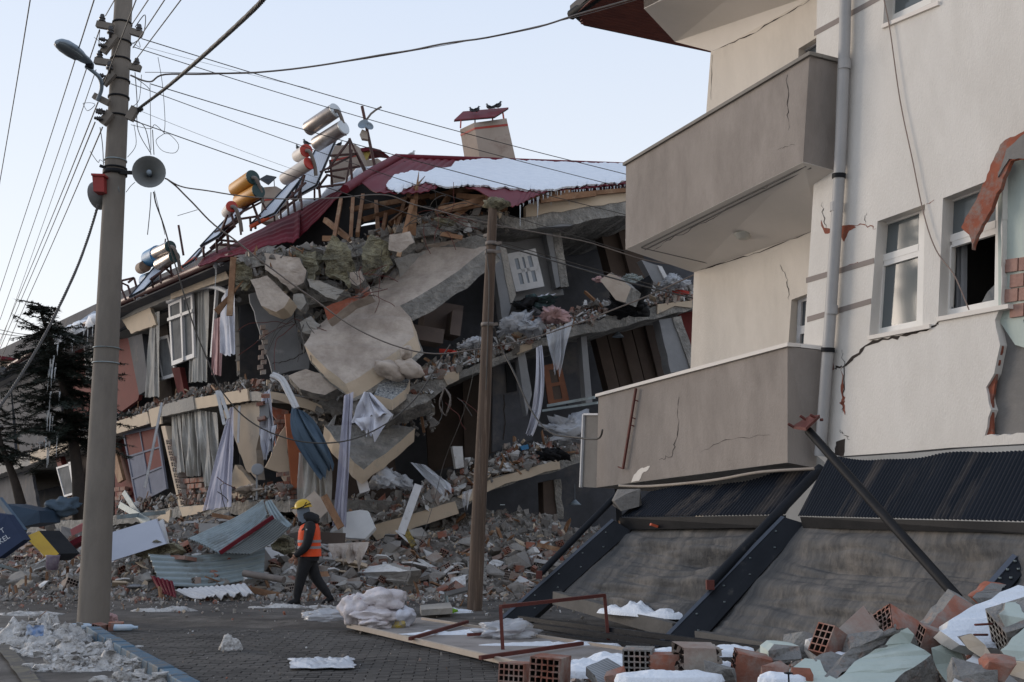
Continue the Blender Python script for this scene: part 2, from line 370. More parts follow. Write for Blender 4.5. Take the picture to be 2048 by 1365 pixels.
# ---- painted kerbs
def kerb(a, b, n, h=.12, w=.14, start=0, z0=0.0):
    par = solo('kerb', MB().beam(a + Z * (z0 + .02), b + Z * (z0 + .02), w * .8, .04), m_joint, kind='structure')
    for k in range(n):
        p, q = a.lerp(b, (k + .015) / n), a.lerp(b, (k + .985) / n)
        s = MB(); d = (q - p).normalized(); x = d.cross(Z).normalized() * w / 2
        hh = h + U(-.012, .008); tz = V((0, 0, z0 + hh)); o = V((0, 0, z0 - .05)); j = V((U(-.01, .01), U(-.01, .01), 0)); c = .02
        base = [p - x + o + j, p + x + o + j, q + x + o + j, q - x + o + j]
        m1 = [v + V((0, 0, hh + .05 - c)) for v in base]
        ce = (base[0] + base[2]) / 2
        tp = [v + V((0, 0, c)) + (ce - v).normalized() * c * .9 for v in m1]
        s.add(base + m1 + tp, [(0, 1, 5, 4), (1, 2, 6, 5), (2, 3, 7, 6), (3, 0, 4, 7), (4, 5, 9, 8), (5, 6, 10, 9), (6, 7, 11, 10), (7, 4, 8, 11), (8, 9, 10, 11)])
        part('kerb_stone', s, m_kerb, par)
    return par
kerb(K0 - kd * 2.2, K1 + kd * .2, 15)
kA = [hz(-60, 1166), hz(60, 1180), hz(130, 1191)]
kerb(kA[0], kA[1], 4, h=.13); kerb(kA[1], kA[2], 2, h=.12)
# yellowish line of worn road paint, bottom-left
mb = MB(); a, b = hz(-10, 1290, .028), hz(70, 1400, .028)
mb.grid(lambda u, v: a.lerp(b, v) + V((.16 * u + .02 * nz((v * 9, 0, 0)), 0, .004)), 1, 20)
solo('road_marking', mb, pm('worn_paint', (.17, .15, .10), (.09, .085, .075), 6, .8, .2, c3=(.07, .066, .064), sc3=5, t3=.5), kind='structure')
# ================================================================== SNOW
def snow_heap(name, c, rx, ry, h, label, mat, seed=0, n=46, rot=0.0, lump=.55, cat='snow heap', group=None, z0=0.0, fr=3.2):
    b = MB(); ca, sa = math.cos(rot), math.sin(rot)
    def fn(u, v):
        a = 2 * math.pi * u; r = v
        edge = 1 + .28 * noise.fractal(V((math.cos(a) * 1.3, math.sin(a) * 1.3, seed)), 1, 2, 4)
        x, y = math.cos(a) * r * rx * edge, math.sin(a) * r * ry * edge
        x, y = x * ca - y * sa, x * sa + y * ca
        q = V((x, y, seed * 3.1))
        k = (1 - r ** 2.2)
        hh = h * k * (.50 + lump * .9 * noise.fractal(q * fr * .8 / max(rx, .3), 1, 2, 3) + .34 * nz(q, 8) + .26 * nz(q, 17) + .12 * nz(q, 40) + .30 * max(0, nz(q, 5)))
        return V(c) + V((x, y, z0 + max(hh, 0) - (.03 if r > .98 else 0)))
    b.grid(fn, n, n // 2)
    if h > .11 and mat is m_snow_dirty and rx > .3:
        r_ = random.Random(seed)
        for _ in range(120):
            q = fn(r_.random(), r_.random() ** .5 * 1.02); k = .012 + .045 * r_.random() ** 2.5; b.hull(q + Z * k * .2, (k * 1.4, k * 1.1, k * .8), 10, r_)
    return solo(name, b, mat, label, cat, group)
G = 'dirty snow cleared to the kerb'
snow_heap('snow_heap', hz(84, 1286), .58, .44, .40, 'tall dirty snow heap with a blue scrap on top left of the concrete pole', m_snow_dirty, 1, 70, group=G)
snow_heap('snow_heap', hz(20, 1280), .50, .55, .16, 'flat sooty snow at the left edge of the picture behind the tall heap', m_snow_dirty, 5, 50, group=G)
snow_heap('snow_heap', hz(150, 1306), .66, .26, .16, 'middle ridge of dirty snow lying over the blue kerb', m_snow_dirty, 2, 60, group=G)
snow_heap('snow_heap', hz(196, 1338), .68, .25, .18, 'nearest lumpy bank of dirty snow beside the blue kerb', m_snow_dirty, 3, 60, group=G)
snow_heap('snow_heap', hz(272, 1370), .42, .16, .12, 'cut off strip of snow at the bottom edge on the kerb', m_snow_dirty, 4, 40, group=G)
snow_heap('snow_lump', hz(459, 1298, PAVE_Z), .12, .10, .20, 'small pointed lump of snow alone on the block pavement', m_snow_dirty, 9, 26, z0=.0, lump=.3, cat='snow lump')
G = 'thin remains of grey snow along the street edge'
for i, (px, py, rx, ry, h) in enumerate(((330, 1222, .55, .16, .09), (420, 1262, .9, .07, .04), (560, 1262, .9, .05, .03), (590, 1215, .8, .13, .07), (705, 1218, .6, .12, .06),
                                       (60, 1228, .5, .18, .05), (265, 1330, .55, .12, .03), (300, 1312, .4, .06, .03), (345, 1275, .12, .04, .03), (540, 1283, .1, .03, .02))):
    snow_heap('snow_patch', hz(px, py, .01), rx, ry, h, ('grey slush just right of the concrete pole foot', 'long thin slush line along the pavement edge right of the concrete pole', 'long thin slush line behind the small snow lump', 'slush under the feet of the worker', 'slush just behind the heel of the worker', 'dark slush left of the concrete pole foot', 'slush over the kerb near the bottom left', 'thin slush streak on the pavement right of the kerb', 'tiny snow crumb right of the kerb', 'tiny snow crumb above the flat bag')[i], m_snow_dirty, 20 + i, 36, cat='snow patch', group=G)
# scrap on the tall heap
b = MB(); c = hz(70, 1262, .33) + V((0, .0, 0)); b.grid(lambda u, v: c + V((.17 * (u - .5), .03 * nz((u * 3, v * 3, 0)), .09 * (v - .5) + .03 * nz((u * 4, v * 4, 5)))), 8, 6, thick=.004)
solo('plastic_scrap', b, pm('blue_print', (.12, .22, .45), (.5, .55, .62), 14, .5, 0), 'blue and white plastic scrap caught on the tall snow heap', 'litter')
# ================================================================== RIGHT APARTMENT BUILDING
AZ = math.radians(26)
fd = V((-math.sin(AZ), math.cos(AZ), 0)); fi = V((math.cos(AZ), math.sin(AZ), 0))      # along the facade, into the building
RP0 = at(1605, 325, 12.1)
def R(px, py, off=0.0): return hitp(px, py, RP0 + fi * off, fi)
def on_plane_line(pts, off): return [R(x, y, off) for x, y in pts]
m_rwhite = pm('render_white', (.70, .665, .62), (.65, .615, .57), 1.6, .95, .4, 70, c3=(.57, .535, .49), sc3=1.1, t3=.60, w3=.16, st=(1, 1, .4), bdist=.015)
m_rcream = pm('render_cream', (.67, .61, .54), (.62, .565, .50), 1.6, .95, .4, 70, c3=(.53, .48, .42), sc3=1.0, t3=.62, w3=.14, st=(1, 1, .4), bdist=.015)
m_rtaupe = pm('render_taupe', (.32, .28, .25), (.275, .24, .213), 2.2, .95, .45, 70, c3=(.215, .186, .165), sc3=1.6, t3=.57, w3=.14, st=(1, 1, .4), bdist=.015)
m_rband = pm('band_taupe', (.27, .23, .21), (.24, .205, .185), 2, .9, .3)
m_soffit = pm('soffit_white', (.76, .70, .64), (.70, .65, .59), .9, .9, .2, 30)
m_mint = pm('plaster_mint', (.40, .46, .42), (.47, .52, .48), 2.2, .9, .6, 20, c3=(.26, .27, .25), sc3=1.6, t3=.62, w3=.05, st=(1, 1, .35), bdist=.015)
m_expo = pm('exposed_concrete', (.20, .19, .18), (.155, .15, .145), 1.5, .95, .5, 14, bdist=.02)
m_terra = pm('terracotta_raw', (.30, .095, .055), (.22, .07, .045), 6, .9, .5, 30, c3=(.22, .19, .17), sc3=4, t3=.58)
m_pinkbr = pm('brick_pinkish', (.36, .22, .18), (.28, .16, .13), 3, .95, .6, 20, bdist=.02)
m_pipe = pm('pipe_grey', (.38, .37, .365), (.33, .325, .32), 2, .5, .1)
m_whitef = pm('frame_bright', (.78, .75, .71), (.72, .70, .66), 3, .5, .1, spec=.2)
m_crack = pm('crack_dark', (.035, .028, .025), (.05, .04, .035), 6, 1, 0)
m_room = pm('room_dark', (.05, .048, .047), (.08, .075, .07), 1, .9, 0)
rb = thing('apartment_building', R(1650, 915, .4), 'pale rendered apartment building at right with two beige balconies, cracked and missing plaster', 'building')
# main bumped-out wall with openings
o4 = .40
win1 = [(1755, 443), (1850, 409), (1845, 653), (1738, 675)]
win2 = [(1886, 397), (2006, 350), (2002, 613), (1876, 638)]
winT = [(1772, -60), (1868, -110), (1862, 6), (1766, 52)]
def J(pts, off, amp, seg=.06, seed=0, closed=False): return jag([R(x, y, off) for x, y in pts], amp, seg, closed, seed)
brk = J([(2120, 215), (2048, 262), (2006, 300), (2004, 352), (2003, 612), (1990, 640), (2000, 690), (1988, 748), (1972, 775), (1982, 820), (1969, 872), (2048, 866), (2400, 840)], o4, .012, .07, 3)
outer = [R(1650, 915, o4), R(1640, 700, o4), R(1607, 690, o4), R(1616, 560, o4), R(1628, 360, o4), R(1634, 0, o4), R(1640, -420, o4), R(2500, -900, o4), R(2400, -50, o4)] + brk + \
        [R(2400, 868, o4), R(2048, 872 + 16, o4), R(1900, 896, o4), R(1800, 905, o4)]
w = MB(); holed(w, outer, [[R(x, y, o4) for x, y in q] for q in (win1, win2, winT)], fi * .22, 0)
part('front_wall', w, m_rwhite, rb)
# things behind the lost render
w = MB(); w.prism([R(x, y, .47) for x, y in ((1995, 250), (2400, 60), (2400, 560), (2046, 640), (2062, 700), (2030, 690), (1997, 640))], fi * .1); part('mint_plaster', w, m_mint, rb, 'mint green inner plaster bared by the fallen render')
w = MB(); w.prism([R(x, y, .50) for x, y in ((1960, 630), (2400, 560), (2400, 880), (1955, 890))], fi * .1); part('bare_concrete', w, m_expo, rb, 'bare grey concrete under the lost render')
w = MB(); w.prism(J([(1990, 640), (2004, 692), (1992, 750), (1984, 800), (1986, 872), (1969, 872), (1980, 820), (1971, 775), (1986, 748), (1997, 690)], .43, .008, .05, 4, True), fi * .03); part('render_edge', w, m_terra, rb, 'torn terracotta edge of the render')
pink = thing_part = MB()
k = 0
for j in range(4):
    for i in range(3):
        x0 = 2008 + i * 30 + (j % 2) * 12; y0 = 520 + j * 30 - i * 4
        q = MB(); q.prism([R(x0, y0, .445 + .006 * (k % 3)), R(x0 + 27, y0 - 4, .445), R(x0 + 26, y0 + 22, .445), R(x0 - 1, y0 + 26, .445)], fi * .05)
        part('brick', q, m_pinkbr, rb); k += 1
# slanting strip of torn terracotta facing over the opening
w = MB(); w.prism(J([(2060, 258), (2048, 320), (2022, 322), (1985, 410), (1950, 480), (1944, 500), (1938, 470), (1922, 455), (1962, 380), (2000, 290), (2020, 275)], .30, .012, .05, 6, True), fi * .05)
part('torn_facing', w, m_terra, rb, 'torn slanting strip of terracotta facing hanging over the broken window')
w = MB(); w.prism(J([(2080, 270), (2048, 318), (2018, 318), (1995, 355), (2012, 300), (2048, 268)], .285, .006, .05, 6, True), fi * .02)
part('mortar_patch', w, m_expo, rb)
# windows
def window(q, off, name='window', broken=False, tr=.30, mat=m_glass, fw=9):
    """q: opening corners TL TR BR BL in photo px on the wall; frame set back by 0.13"""
    o = off + .13
    P = [R(x, y, o) for x, y in q]
    def bl(u, v): return P[0].lerp(P[1], u).lerp(P[3].lerp(P[2], u), v)
    W_ = (P[1] - P[0]).length; H_ = (P[3] - P[0]).length
    a, b = .078 / W_, .075 / H_
    f = MB()
    def bar(u0, v0, u1, v1, pr=0.0):
        f.prism([bl(u0, v0) - fi * pr, bl(u1, v0) - fi * pr, bl(u1, v1) - fi * pr, bl(u0, v1) - fi * pr], fi * .06)
    bar(-.05, -.02, a, 1.0); bar(1 - a, -.02, 1.04, 1.0); bar(a, -.02, 1 - a, b); bar(a, 1 - b, 1 - a, 1.0); bar(a, tr - b * .5, 1 - a, tr + b * .5, .004)
    win = part(name, f, m_whitef, rb)
    s = MB(); s.prism([bl(a, tr + b), bl(a + a * .8, tr + b), bl(a + a * .8, 1 - b), bl(a, 1 - b)], fi * .05)
    s.prism([bl(a * 1.8, tr + b * .5), bl(1 - a, tr + b * .5), bl(1 - a, tr + b * 1.3), bl(a * 1.8, tr + b * 1.3)], fi * .05)
    part('sash', s, m_whitef, win)
    if broken:
        g = MB(); g.prism([bl(a, b) + fi * .03, bl(1 - a, b) + fi * .03, bl(1 - a, tr) + fi * .03, bl(a, tr) + fi * .03], fi * .006); part('pane', g, mat, win)
        g = MB(); g.prism([bl(.62, .98) + fi * .03, bl(.99, .98) + fi * .03, bl(.99, .55) + fi * .03, bl(.88, .68) + fi * .03, bl(.92, .80) + fi * .03, bl(.76, .86) + fi * .03], fi * .006)
        g.prism([bl(a, .97) + fi * .03, bl(.3, .97) + fi * .03, bl(a, .88) + fi * .03], fi * .006); part('broken_glass', g, m_glass, win, 'jagged remains of a broken pane')
        g = MB(); g.grid(lambda u, v: bl(.06 + .17 * u + .03 * v, tr + .05 + (.93 - tr) * v) + fi * (.16 + .03 * math.sin(u * 14)), 12, 6); part('curtain', g, m_grey_wall, win)
    else:
        g = MB()
        g.prism([bl(a, b) + fi * .03, bl(1 - a, b) + fi * .03, bl(1 - a, tr) + fi * .03, bl(a, tr) + fi * .03], fi * .006)
        g.prism([bl(a, tr) + fi * .03, bl(1 - a, tr) + fi * .03, bl(1 - a, 1 - b) + fi * .03, bl(a, 1 - b) + fi * .03], fi * .006)
        part('pane', g, mat, win)
    s = MB(); e0, e1 = R(q[3][0] - 3, q[3][1] + 5, off - .03), R(q[2][0] + 14, q[2][1] + 4, off - .03)
    s.prism([e0, e1, e1 + Z * .045, e0 + Z * .045], fi * .16); part('sill', s, m_soffit, win)
    # room behind
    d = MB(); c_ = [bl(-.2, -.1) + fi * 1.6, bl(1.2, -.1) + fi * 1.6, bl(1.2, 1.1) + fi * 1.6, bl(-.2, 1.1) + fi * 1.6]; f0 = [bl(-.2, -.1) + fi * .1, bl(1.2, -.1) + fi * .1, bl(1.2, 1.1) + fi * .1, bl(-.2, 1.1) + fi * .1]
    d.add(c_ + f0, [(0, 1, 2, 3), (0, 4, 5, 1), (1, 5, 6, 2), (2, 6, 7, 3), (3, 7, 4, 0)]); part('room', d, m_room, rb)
    return win
# lit sky reflections need a mirror-like glass
m_glass_sky = pm('glass_bright', (.12, .135, .14), (.12, .135, .14), 2, .07, 0, spec=.5)
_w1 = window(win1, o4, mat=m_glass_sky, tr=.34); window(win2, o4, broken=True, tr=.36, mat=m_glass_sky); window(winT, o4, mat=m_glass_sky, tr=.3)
# net curtain in window 1
# stripe bands
for a, b in (((1628, 62), (1736, 3)), ((1612, 556), (1748, 516)), ((1614, 634), (1742, 597)), ((1736, 3), (1776, -20))):
    s = MB(); h = 11; s.prism([R(a[0], a[1], o4 - .004), R(b[0], b[1], o4 - .004), R(b[0], b[1] + h, o4 - .004), R(a[0], a[1] + h, o4 - .004)], fi * .003); part('band', s, m_rband, rb)
def crack(pts, off, wpx=2.2, label=None, mat=None, seed=0, tap=True, amp=3.0):
    r = random.Random(seed); P = []
    for i in range(len(pts) - 1):
        for k in range(7):
            t = k / 7; P.append((lerp(pts[i][0], pts[i + 1][0], t) + r.uniform(-amp, amp) * (k > 0), lerp(pts[i][1], pts[i + 1][1], t) + r.uniform(-amp, amp) * (k > 0)))
    P.append(pts[-1]); n = len(P); up = []; dn = []
    for i, (x, y) in enumerate(P):
        a = P[max(i - 1, 0)]; b = P[min(i + 1, n - 1)]; dx, dy = b[0] - a[0], b[1] - a[1]; L = math.hypot(dx, dy) or 1
        w_ = wpx * (.62 if wpx < 4 else .9) * r.uniform(.15, 1.5) * (math.sin(math.pi * min(max(i / (n - 1), .04), .96)) ** .4 if tap else 1) / 2
        up.append(R(x - dy / L * w_, y + dx / L * w_, off - .003)); dn.append(R(x + dy / L * w_, y - dx / L * w_, off - .003))
    s = MB(); s.add(up + dn, [(i, i + 1, n + i + 1, n + i) for i in range(n - 1)])
    part('crack', s, mat or m_crack, rb, label)
crack([(1661, 738), (1685, 735), (1740, 688), (1800, 672), (1870, 652), (1880, 640)], o4, 6, 'wide dark crack running under the windows', seed=1)
crack([(1684, 735), (1684, 790), (1690, 830)], o4, 5, mat=m_terra, seed=2); crack([(1684, 700), (1688, 735), (1686, 812), (1684, 825)], o4, 2.5, seed=3)
crack([(1644, 405), (1646, 430), (1652, 462)], o4, 2, seed=4); crack([(1688, 452), (1730, 450), (1752, 458)], o4, 3, mat=m_terra, seed=5)
crack([(1852, 410), (1868, 400)], o4, 1.6, seed=6, mat=m_terra); crack([(1730, 452), (1734, 425)], o4, 1.4, seed=7)
for q in (((1684, 452), (1700, 450), (1712, 455), (1698, 462), (1688, 484), (1680, 470)), ((1642, 440), (1648, 456), (1660, 458), (1660, 466), (1650, 468), (1642, 452)),
          ((1680, 537), (1716, 524), (1714, 530), (1704, 533), (1700, 542), (1694, 536), (1680, 543)), ((1660, 728), (1666, 726), (1668, 740), (1661, 742)), ((1678, 806), (1690, 802), (1686, 812))):
    s = MB(); s.prism(jag([R(x, y, o4 - .003) for x, y in q], .006, .03, True, 5), fi * .002); part('bare_patch', s, m_terra, rb, 'small patch of bare red brick where render fell off')
s = MB(); s.prism(jag([R(x, y, o4 - .003) for x, y in ((1672, 884), (1690, 878), (1687, 912), (1668, 912))], .01, .04, True, 5), fi * .002); part('hole', s, m_crack, rb)
crack([(1700, 880), (1688, 868), (1680, 860)], o4, 2, seed=8)
# recessed cream wall behind the balconies
o11 = 1.14
rwo = [R(1425, 60, o11), R(1650, -80, o11), R(1660, 760, o11), R(1378, 800, o11), R(1381, 740, o11), R(1388, 545, o11)]
w = MB(); holed(w, rwo, [[R(x, y, o11) for x, y in ((1597, 98), (1642, 70), (1640, 240), (1594, 262))], [R(x, y, o11) for x, y in ((1583, 600), (1636, 580), (1630, 756), (1572, 756))]], fi * .16); part('recessed_wall', w, m_rcream, rb)
def door(pts, off):
    P = [R(x, y, off) for x, y in pts]
    def bl(u, v): return P[0].lerp(P[1], u).lerp(P[3].lerp(P[2], u), v)
    f = MB()
    for u0, v0, u1, v1 in ((0, 0, .16, 1), (.84, 0, 1, 1), (.16, 0, .84, .06), (.16, .36, .84, .46), (.16, .94, .84, 1)):
        f.prism([bl(u0, v0), bl(u1, v0), bl(u1, v1), bl(u0, v1)], fi * .06)
    d = part('balcony_door', f, m_white, rb); g = MB(); g.prism([bl(.1, .03) + fi * .03, bl(.9, .03) + fi * .03, bl(.9, .97) + fi * .03, bl(.1, .97) + fi * .03], fi * .005); part('pane', g, m_glass, d)
door(((1599, 99), (1644, 72), (1642, 240), (1596, 262)), o11 + .1)
door(((1596, 597), (1640, 584), (1634, 756), (1590, 756)), o11 + .1)
crack([(1426, 102), (1500, 70), (1570, 30), (1632, -8)], o11, 3, seed=11, amp=1.5); crack([(1386, 545), (1440, 528), (1520, 505), (1625, 463)], o11, 3.4, seed=12, amp=1.5)
crack([(1560, 530), (1575, 560), (1577, 600)], o11, 2, seed=13, amp=2); crack([(1424, 110), (1422, 200)], o11, 1.5, seed=14, amp=1)
# a balcony: parapet (front + return), coping, slab soffit
def balcony(TL, TR, BR, BL, R2T, R2B, mat, cop, sof, far):
    th = .12
    P = [R(*TL), R(*TR), R(*BR), R(*BL)]; Q = [R(R2T[0], R2T[1], .40), R(R2B[0], R2B[1], .40)]
    lip = lambda p, d: p + d
    m = MB(); m.prism(P, fi * th)
    a, b = P[1], P[2]; m.prism([a + fi * .001, Q[0], Q[1], b + fi * .001], fd * th)
    c0, c1 = P[0] + fi * .001, P[3] + fi * .001; m.prism([c0, c0 + fi * 1.13, c1 + fi * 1.13, c1], -fd * th)
    bal = part('balcony', m, mat, rb)
    k = MB(); a0 = -fi * .035
    k.prism([P[0] + a0 + fd * .04, P[1] + a0 - fd * .04, P[1] + a0 - fd * .04 + Z * .045, P[0] + a0 + fd * .04 + Z * .045], fi * (th + .07))
    k.prism([P[1] + fi * (th + .04) - fd * .04, Q[0] - fd * .04, Q[0] - fd * .04 + Z * .045, P[1] + fi * (th + .04) - fd * .04 + Z * .045], fd * (th + .07))
    part('coping', k, cop, bal)
    s = MB(); zz = -.004
    s.prism([P[3] + Z * zz + fi * .002, P[2] + Z * zz + fi * .002, Q[1] + Z * zz, R(far[0][0], far[0][1], o11 - .005), R(far[1][0], far[1][1], o11 - .005)], Z * .12 if False else V((0, 0, .16)))
    part('soffit', s, sof, bal)
    return bal
ub = balcony((1252, 331), (1619, 113), (1606, 324), (1251, 499), (1675, 127), (1668, 341), m_rtaupe, pm('coping_grey', (.24, .22, .19), (.2, .18, .16), 3), m_soffit, ((1640, 458), (1386, 545)))
# drip groove mouldings under the upper balcony
_n = (R(1606, 324) - R(1251, 499)).cross(fi).normalized()
def S(px, py, dn=0.0):
    P = R(1251, 499) - Z * .006 - Z * dn; n = (R(1606, 324) - R(1251, 499)).cross(R(1386, 545, o11) - R(1251, 499)).normalized(); return hitp(px, py, P, n)
for a, b, w_ in (((1283, 495), (1612, 333), 4), ((1290, 500), (1622, 336), 3), ((1283, 496), (1420, 528), 2.5)):
    s = MB(); s.beam(S(*a), S(*b), .012 * w_ / 2, .012); part('drip_groove', s, pm('groove', (.20, .19, .18)), ub)
g = S(1487, 468, .0)
lm = MB(); lm.lathe(g - Z * .05, [(0.0, -.03), (.06, -.028), (.095, -.01), (.10, .02), (.125, .03), (.13, .055)], 20)
part('ceiling_lamp', lm, pm('lamp_plastic', (.50, .49, .44), (.45, .44, .40), 3, .4, 0), ub)
lb = balcony((1197, 794), (1575, 694), (1575, 925), (1193, 975), (1650, 702), (1632, 936), m_rtaupe, m_soffit, m_conc, ((1650, 950), (1330, 985)))
crack([(1305, 502), (1340, 480), (1420, 440), (1480, 405), (1550, 362)], 0, 2.6, seed=21); crack([(1575, 150), (1574, 210), (1576, 262)], 0, 2, seed=22); crack([(1555, 300), (1590, 290)], 0, 1.2, seed=23)
crack([(1358, 795), (1356, 860), (1345, 910), (1318, 920)], 0, 2, seed=24); crack([(1400, 905), (1450, 880), (1540, 870)], 0, 1.6, seed=25)
# return face cracks
s = MB(); P = [R(1597, 712), R(1650, 702, .40)]
def Rr(px, py): return hitp(px, py, R(1575, 694) - fd * .004, fd)
pl = [(1598, 714), (1600, 745), (1609, 772), (1612, 790), (1628, 800), (1634, 820)]; r_ = random.Random(3)
pp = []
for i in range(len(pl) - 1):
    for k in range(5): pp.append((lerp(pl[i][0], pl[i + 1][0], k / 5) + r_.uniform(-1.5, 1.5), lerp(pl[i][1], pl[i + 1][1], k / 5)))
n = len(pp); s.add([Rr(x - 1.2, y) for x, y in pp] + [Rr(x + 1.2, y) for x, y in pp], [(i, i + 1, n + i + 1, n + i) for i in range(n - 1)]); part('crack', s, m_crack, rb)
# chipped lower edge of the low balcony
s = MB(); s.prism(jag([R(x, y, -.004) for x, y in ((1262, 966), (1268, 950), (1280, 938), (1300, 932), (1296, 940), (1284, 948), (1278, 962))], .01, .05, True, 2), fi * .003); part('chipped_patch', s, m_soffit, lb, 'chipped white patch at the bottom edge')
# rusty bracket on low balcony
s = MB(); s.beam(R(1272, 777, -.05), R(1246, 938, -.05), .03, .03)
for y in (800, 835, 850): s.beam(R(1272 - (y - 777) * .16, y, -.05), R(1280 - (y - 777) * .16, y + 3, .0), .015, .015)
s.beam(R(1246, 938, -.05), R(1236, 934, -.05), .015, .015); part('rusty_bracket', s, m_rust, lb)
# top balcony / slab soffit and its bearer
zt = R(1288, 18).z
def tz(px, py): return hz(px, py, zt)
s = MB(); s.prism([R(1288, 18), tz(1350, 84), R(1427, 104, o11), R(1640, -14, o11), R(1700, -45, o11), R(1660, -170)], V((0, 0, .25))); part('upper_slab', s, m_soffit, rb)
s = MB(); s.prism([R(1288, 17), R(1660, -171), R(1660, -171) + Z * 1.2, R(1288, 17) + Z * 1.2], fi * .12); part('upper_parapet', s, m_rtaupe, rb)
# eaves: wooden soffit boards, fascia, gutter, roof
ze = zt + .42
ev = [hz(1148, 33, ze), hz(1172, 50, ze), hz(1428, 106, ze), hz(1520, 60, ze), hz(1330, -60, ze), hz(1205, -40, ze)]
c0, c1 = hz(1148, 33, ze), hz(1430, 106, ze)
bd = (hz(1430, 106, ze) - hz(1172, 50, ze)).normalized(); nrm = V((bd.y, -bd.x, 0));
if nrm.dot(hz(1300, 0, ze) - c0) < 0: nrm = -nrm
L_ = 3.6
for k in range(34):
    a = hz(1172, 50, ze) + nrm * (k * .085) - bd * (.5 * min(k, 4) * .12); s = MB(); s.box(a + bd * (L_ / 2 - .1) + nrm * .04, (.078, L_, .02), Matrix.Rotation(-math.atan2(bd.x, bd.y), 3, 'Z'))
    part('soffit_board', s, MATS.get('soffit_wood') or pm('soffit_wood', (.16, .05, .035), (.11, .035, .028), 3, .7, .3), rb)
s = MB(); s.prism([hz(1140, 28, ze + .05), hz(1168, 52, ze + .05), hz(1432, 108, ze + .03), hz(1700, 160, ze + .03), hz(1700, -500, ze + .05), hz(1240, -60, ze + .05)], V((0, 0, .14))); part('roof', s, pm('roof_edge_dark', (.035, .03, .032), (.05, .045, .045), 4, .6), rb)
s = MB(); s.tube([hz(1143, 30, ze + .06), hz(1200, -10, ze + .06), hz(1290, -70, ze + .06)], .085, 10); part('gutter', s, m_black_metal, rb)
# drainpipe
dp = smooth_line([R(1692, -60, .30), R(1688, 120, .30), R(1679, 340, .30), R(1668, 520, .30), R(1656, 700, .30), R(1640, 912, .30)], 4)
s = MB(); s.tube(dp, .066, 12); d_ = part('drainpipe', s, m_pipe, rb)
for y in (352, 700): s = MB(); x = 1678 if y < 400 else 1656; s.tube([R(x, y - 4, .30), R(x - .3, y + 5, .30)], .078, 12); s.beam(R(x - 4, y, .30), R(x - 4, y, .4), .03, .03); part('pipe_bracket', s, m_black_metal, d_)
for y, x in ((130, 1689), (414, 1673), (620, 1663)): s = MB(); s.tube([R(x, y - 9, .30), R(x - .5, y + 9, .30)], .073, 12); part('pipe_socket', s, m_pipe, d_)
# hanging thin wire over the facade
wp = [(1768, 0), (1780, 60), (1800, 200), (1825, 320), (1848, 430), (1872, 500), (1905, 545), (1922, 580), (1938, 620)]
s = MB(); s.tube(smooth_line([R(x, y, .36) for x, y in wp], 5), .007, 5); solo('loose_wire', s, pm('wire_tan', (.28, .21, .18)), 'thin tan wire dangling down the white wall past both windows', 'wire')
# hidden body of the block behind the facade (roof to ground) so it is a building from the side as well
s = MB(); A0, A1 = R(1425, 60, o11 + .17), R(1640, 60, o11 + .17)
pb = [V((p.x, p.y, 0)) for p in (A0 + fd * -.02, R(1900, 300, o11 + .17) - fd * 9, R(1900, 300, o11 + .17) - fd * 9 + fi * 8, A0 + fi * 8)]
s.prism([pb[0] + Z * 3.4, pb[1] + Z * 3.4, pb[2] + Z * 3.4, pb[3] + Z * 3.4][::-1], V((0, 0, zt - 3.4))) if False else None
wl = [R(1382, 745, o11 + .01), R(1427, 104, o11 + .01)]
s.prism([V((wl[0].x, wl[0].y, 0)), V((wl[0].x, wl[0].y, wl[0].z)), V((wl[1].x, wl[1].y, wl[1].z)), wl[1] + fi * 7, V((wl[0].x, wl[0].y, 0)) + fi * 7], -fd * .2)
part('end_wall', s, m_rcream, rb)
# sign / cabinet at the low balcony's far end
b = MB(); b.prism([R(1167, 829, .05), R(1197, 829, .05), R(1193, 976, .05), R(1161, 974, .05)], fi * .3)
cb = solo('wall_cabinet', b, pm('cabinet_grey', (.17, .16, .15), (.13, .12, .11), 2), 'grey metal box with pale edges hanging at the far end of the low balcony', 'cabinet')
b = MB(); b.beam(R(1168, 829, .04), R(1162, 975, .04), .035, .05, fi); b.beam(R(1168, 829, .035), R(1197, 829, .035), .03, .03); part('edge_trim', b, m_white, cb)
# ================================================================== COLLAPSED BUILDING
C0 = at(560, 1035, 24.0)
uA = V((-.595, .804, 0)).normalized(); nA = V((.804, .595, 0)).normalized()
_c1 = at(1400, 1035, 27.0); uB = V((_c1.x - C0.x, _c1.y - C0.y, 0)).normalized(); nB = V((-uB.y, uB.x, 0))
def A(px, py, off=0.0): return hitp(px, py, C0 + nA * off, nA)
def B(px, py, off=0.0): return hitp(px, py, C0 + nB * off, nB)
cb_ = thing('collapsed_building', V((C0.x + 2, C0.y + 2, 0)), 'collapsed apartment block with tilting floor slabs and torn red sheet roof', 'building')
def bp(name, pl, pts, off, th, mat, j=0.0, seg=.2, label=None, parent=None, seed=None, vec=None):
    P = [pl(x, y, off) for x, y in pts]
    if j: P = jag(P, j, seg, True, seed if seed is not None else len(pts) + int(pts[0][0]))
    b = MB(); n = nA if pl is A else nB
    b.prism(P, n * th if vec is None else vec)
    return part(name, b, mat, parent or cb_, label)
# ---- rear and end walls far inside, partitions and closing walls
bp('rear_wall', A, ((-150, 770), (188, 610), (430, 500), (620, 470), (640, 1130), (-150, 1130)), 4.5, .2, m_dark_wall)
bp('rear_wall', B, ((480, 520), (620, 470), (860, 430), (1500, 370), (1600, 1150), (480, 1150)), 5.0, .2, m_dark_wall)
def quad(name, P, th, mat, label=None, parent=None):
    b = MB(); n = (P[1] - P[0]).cross(P[2] - P[0]).normalized(); b.prism(P, n * th); return part(name, b, mat, parent or cb_, label)
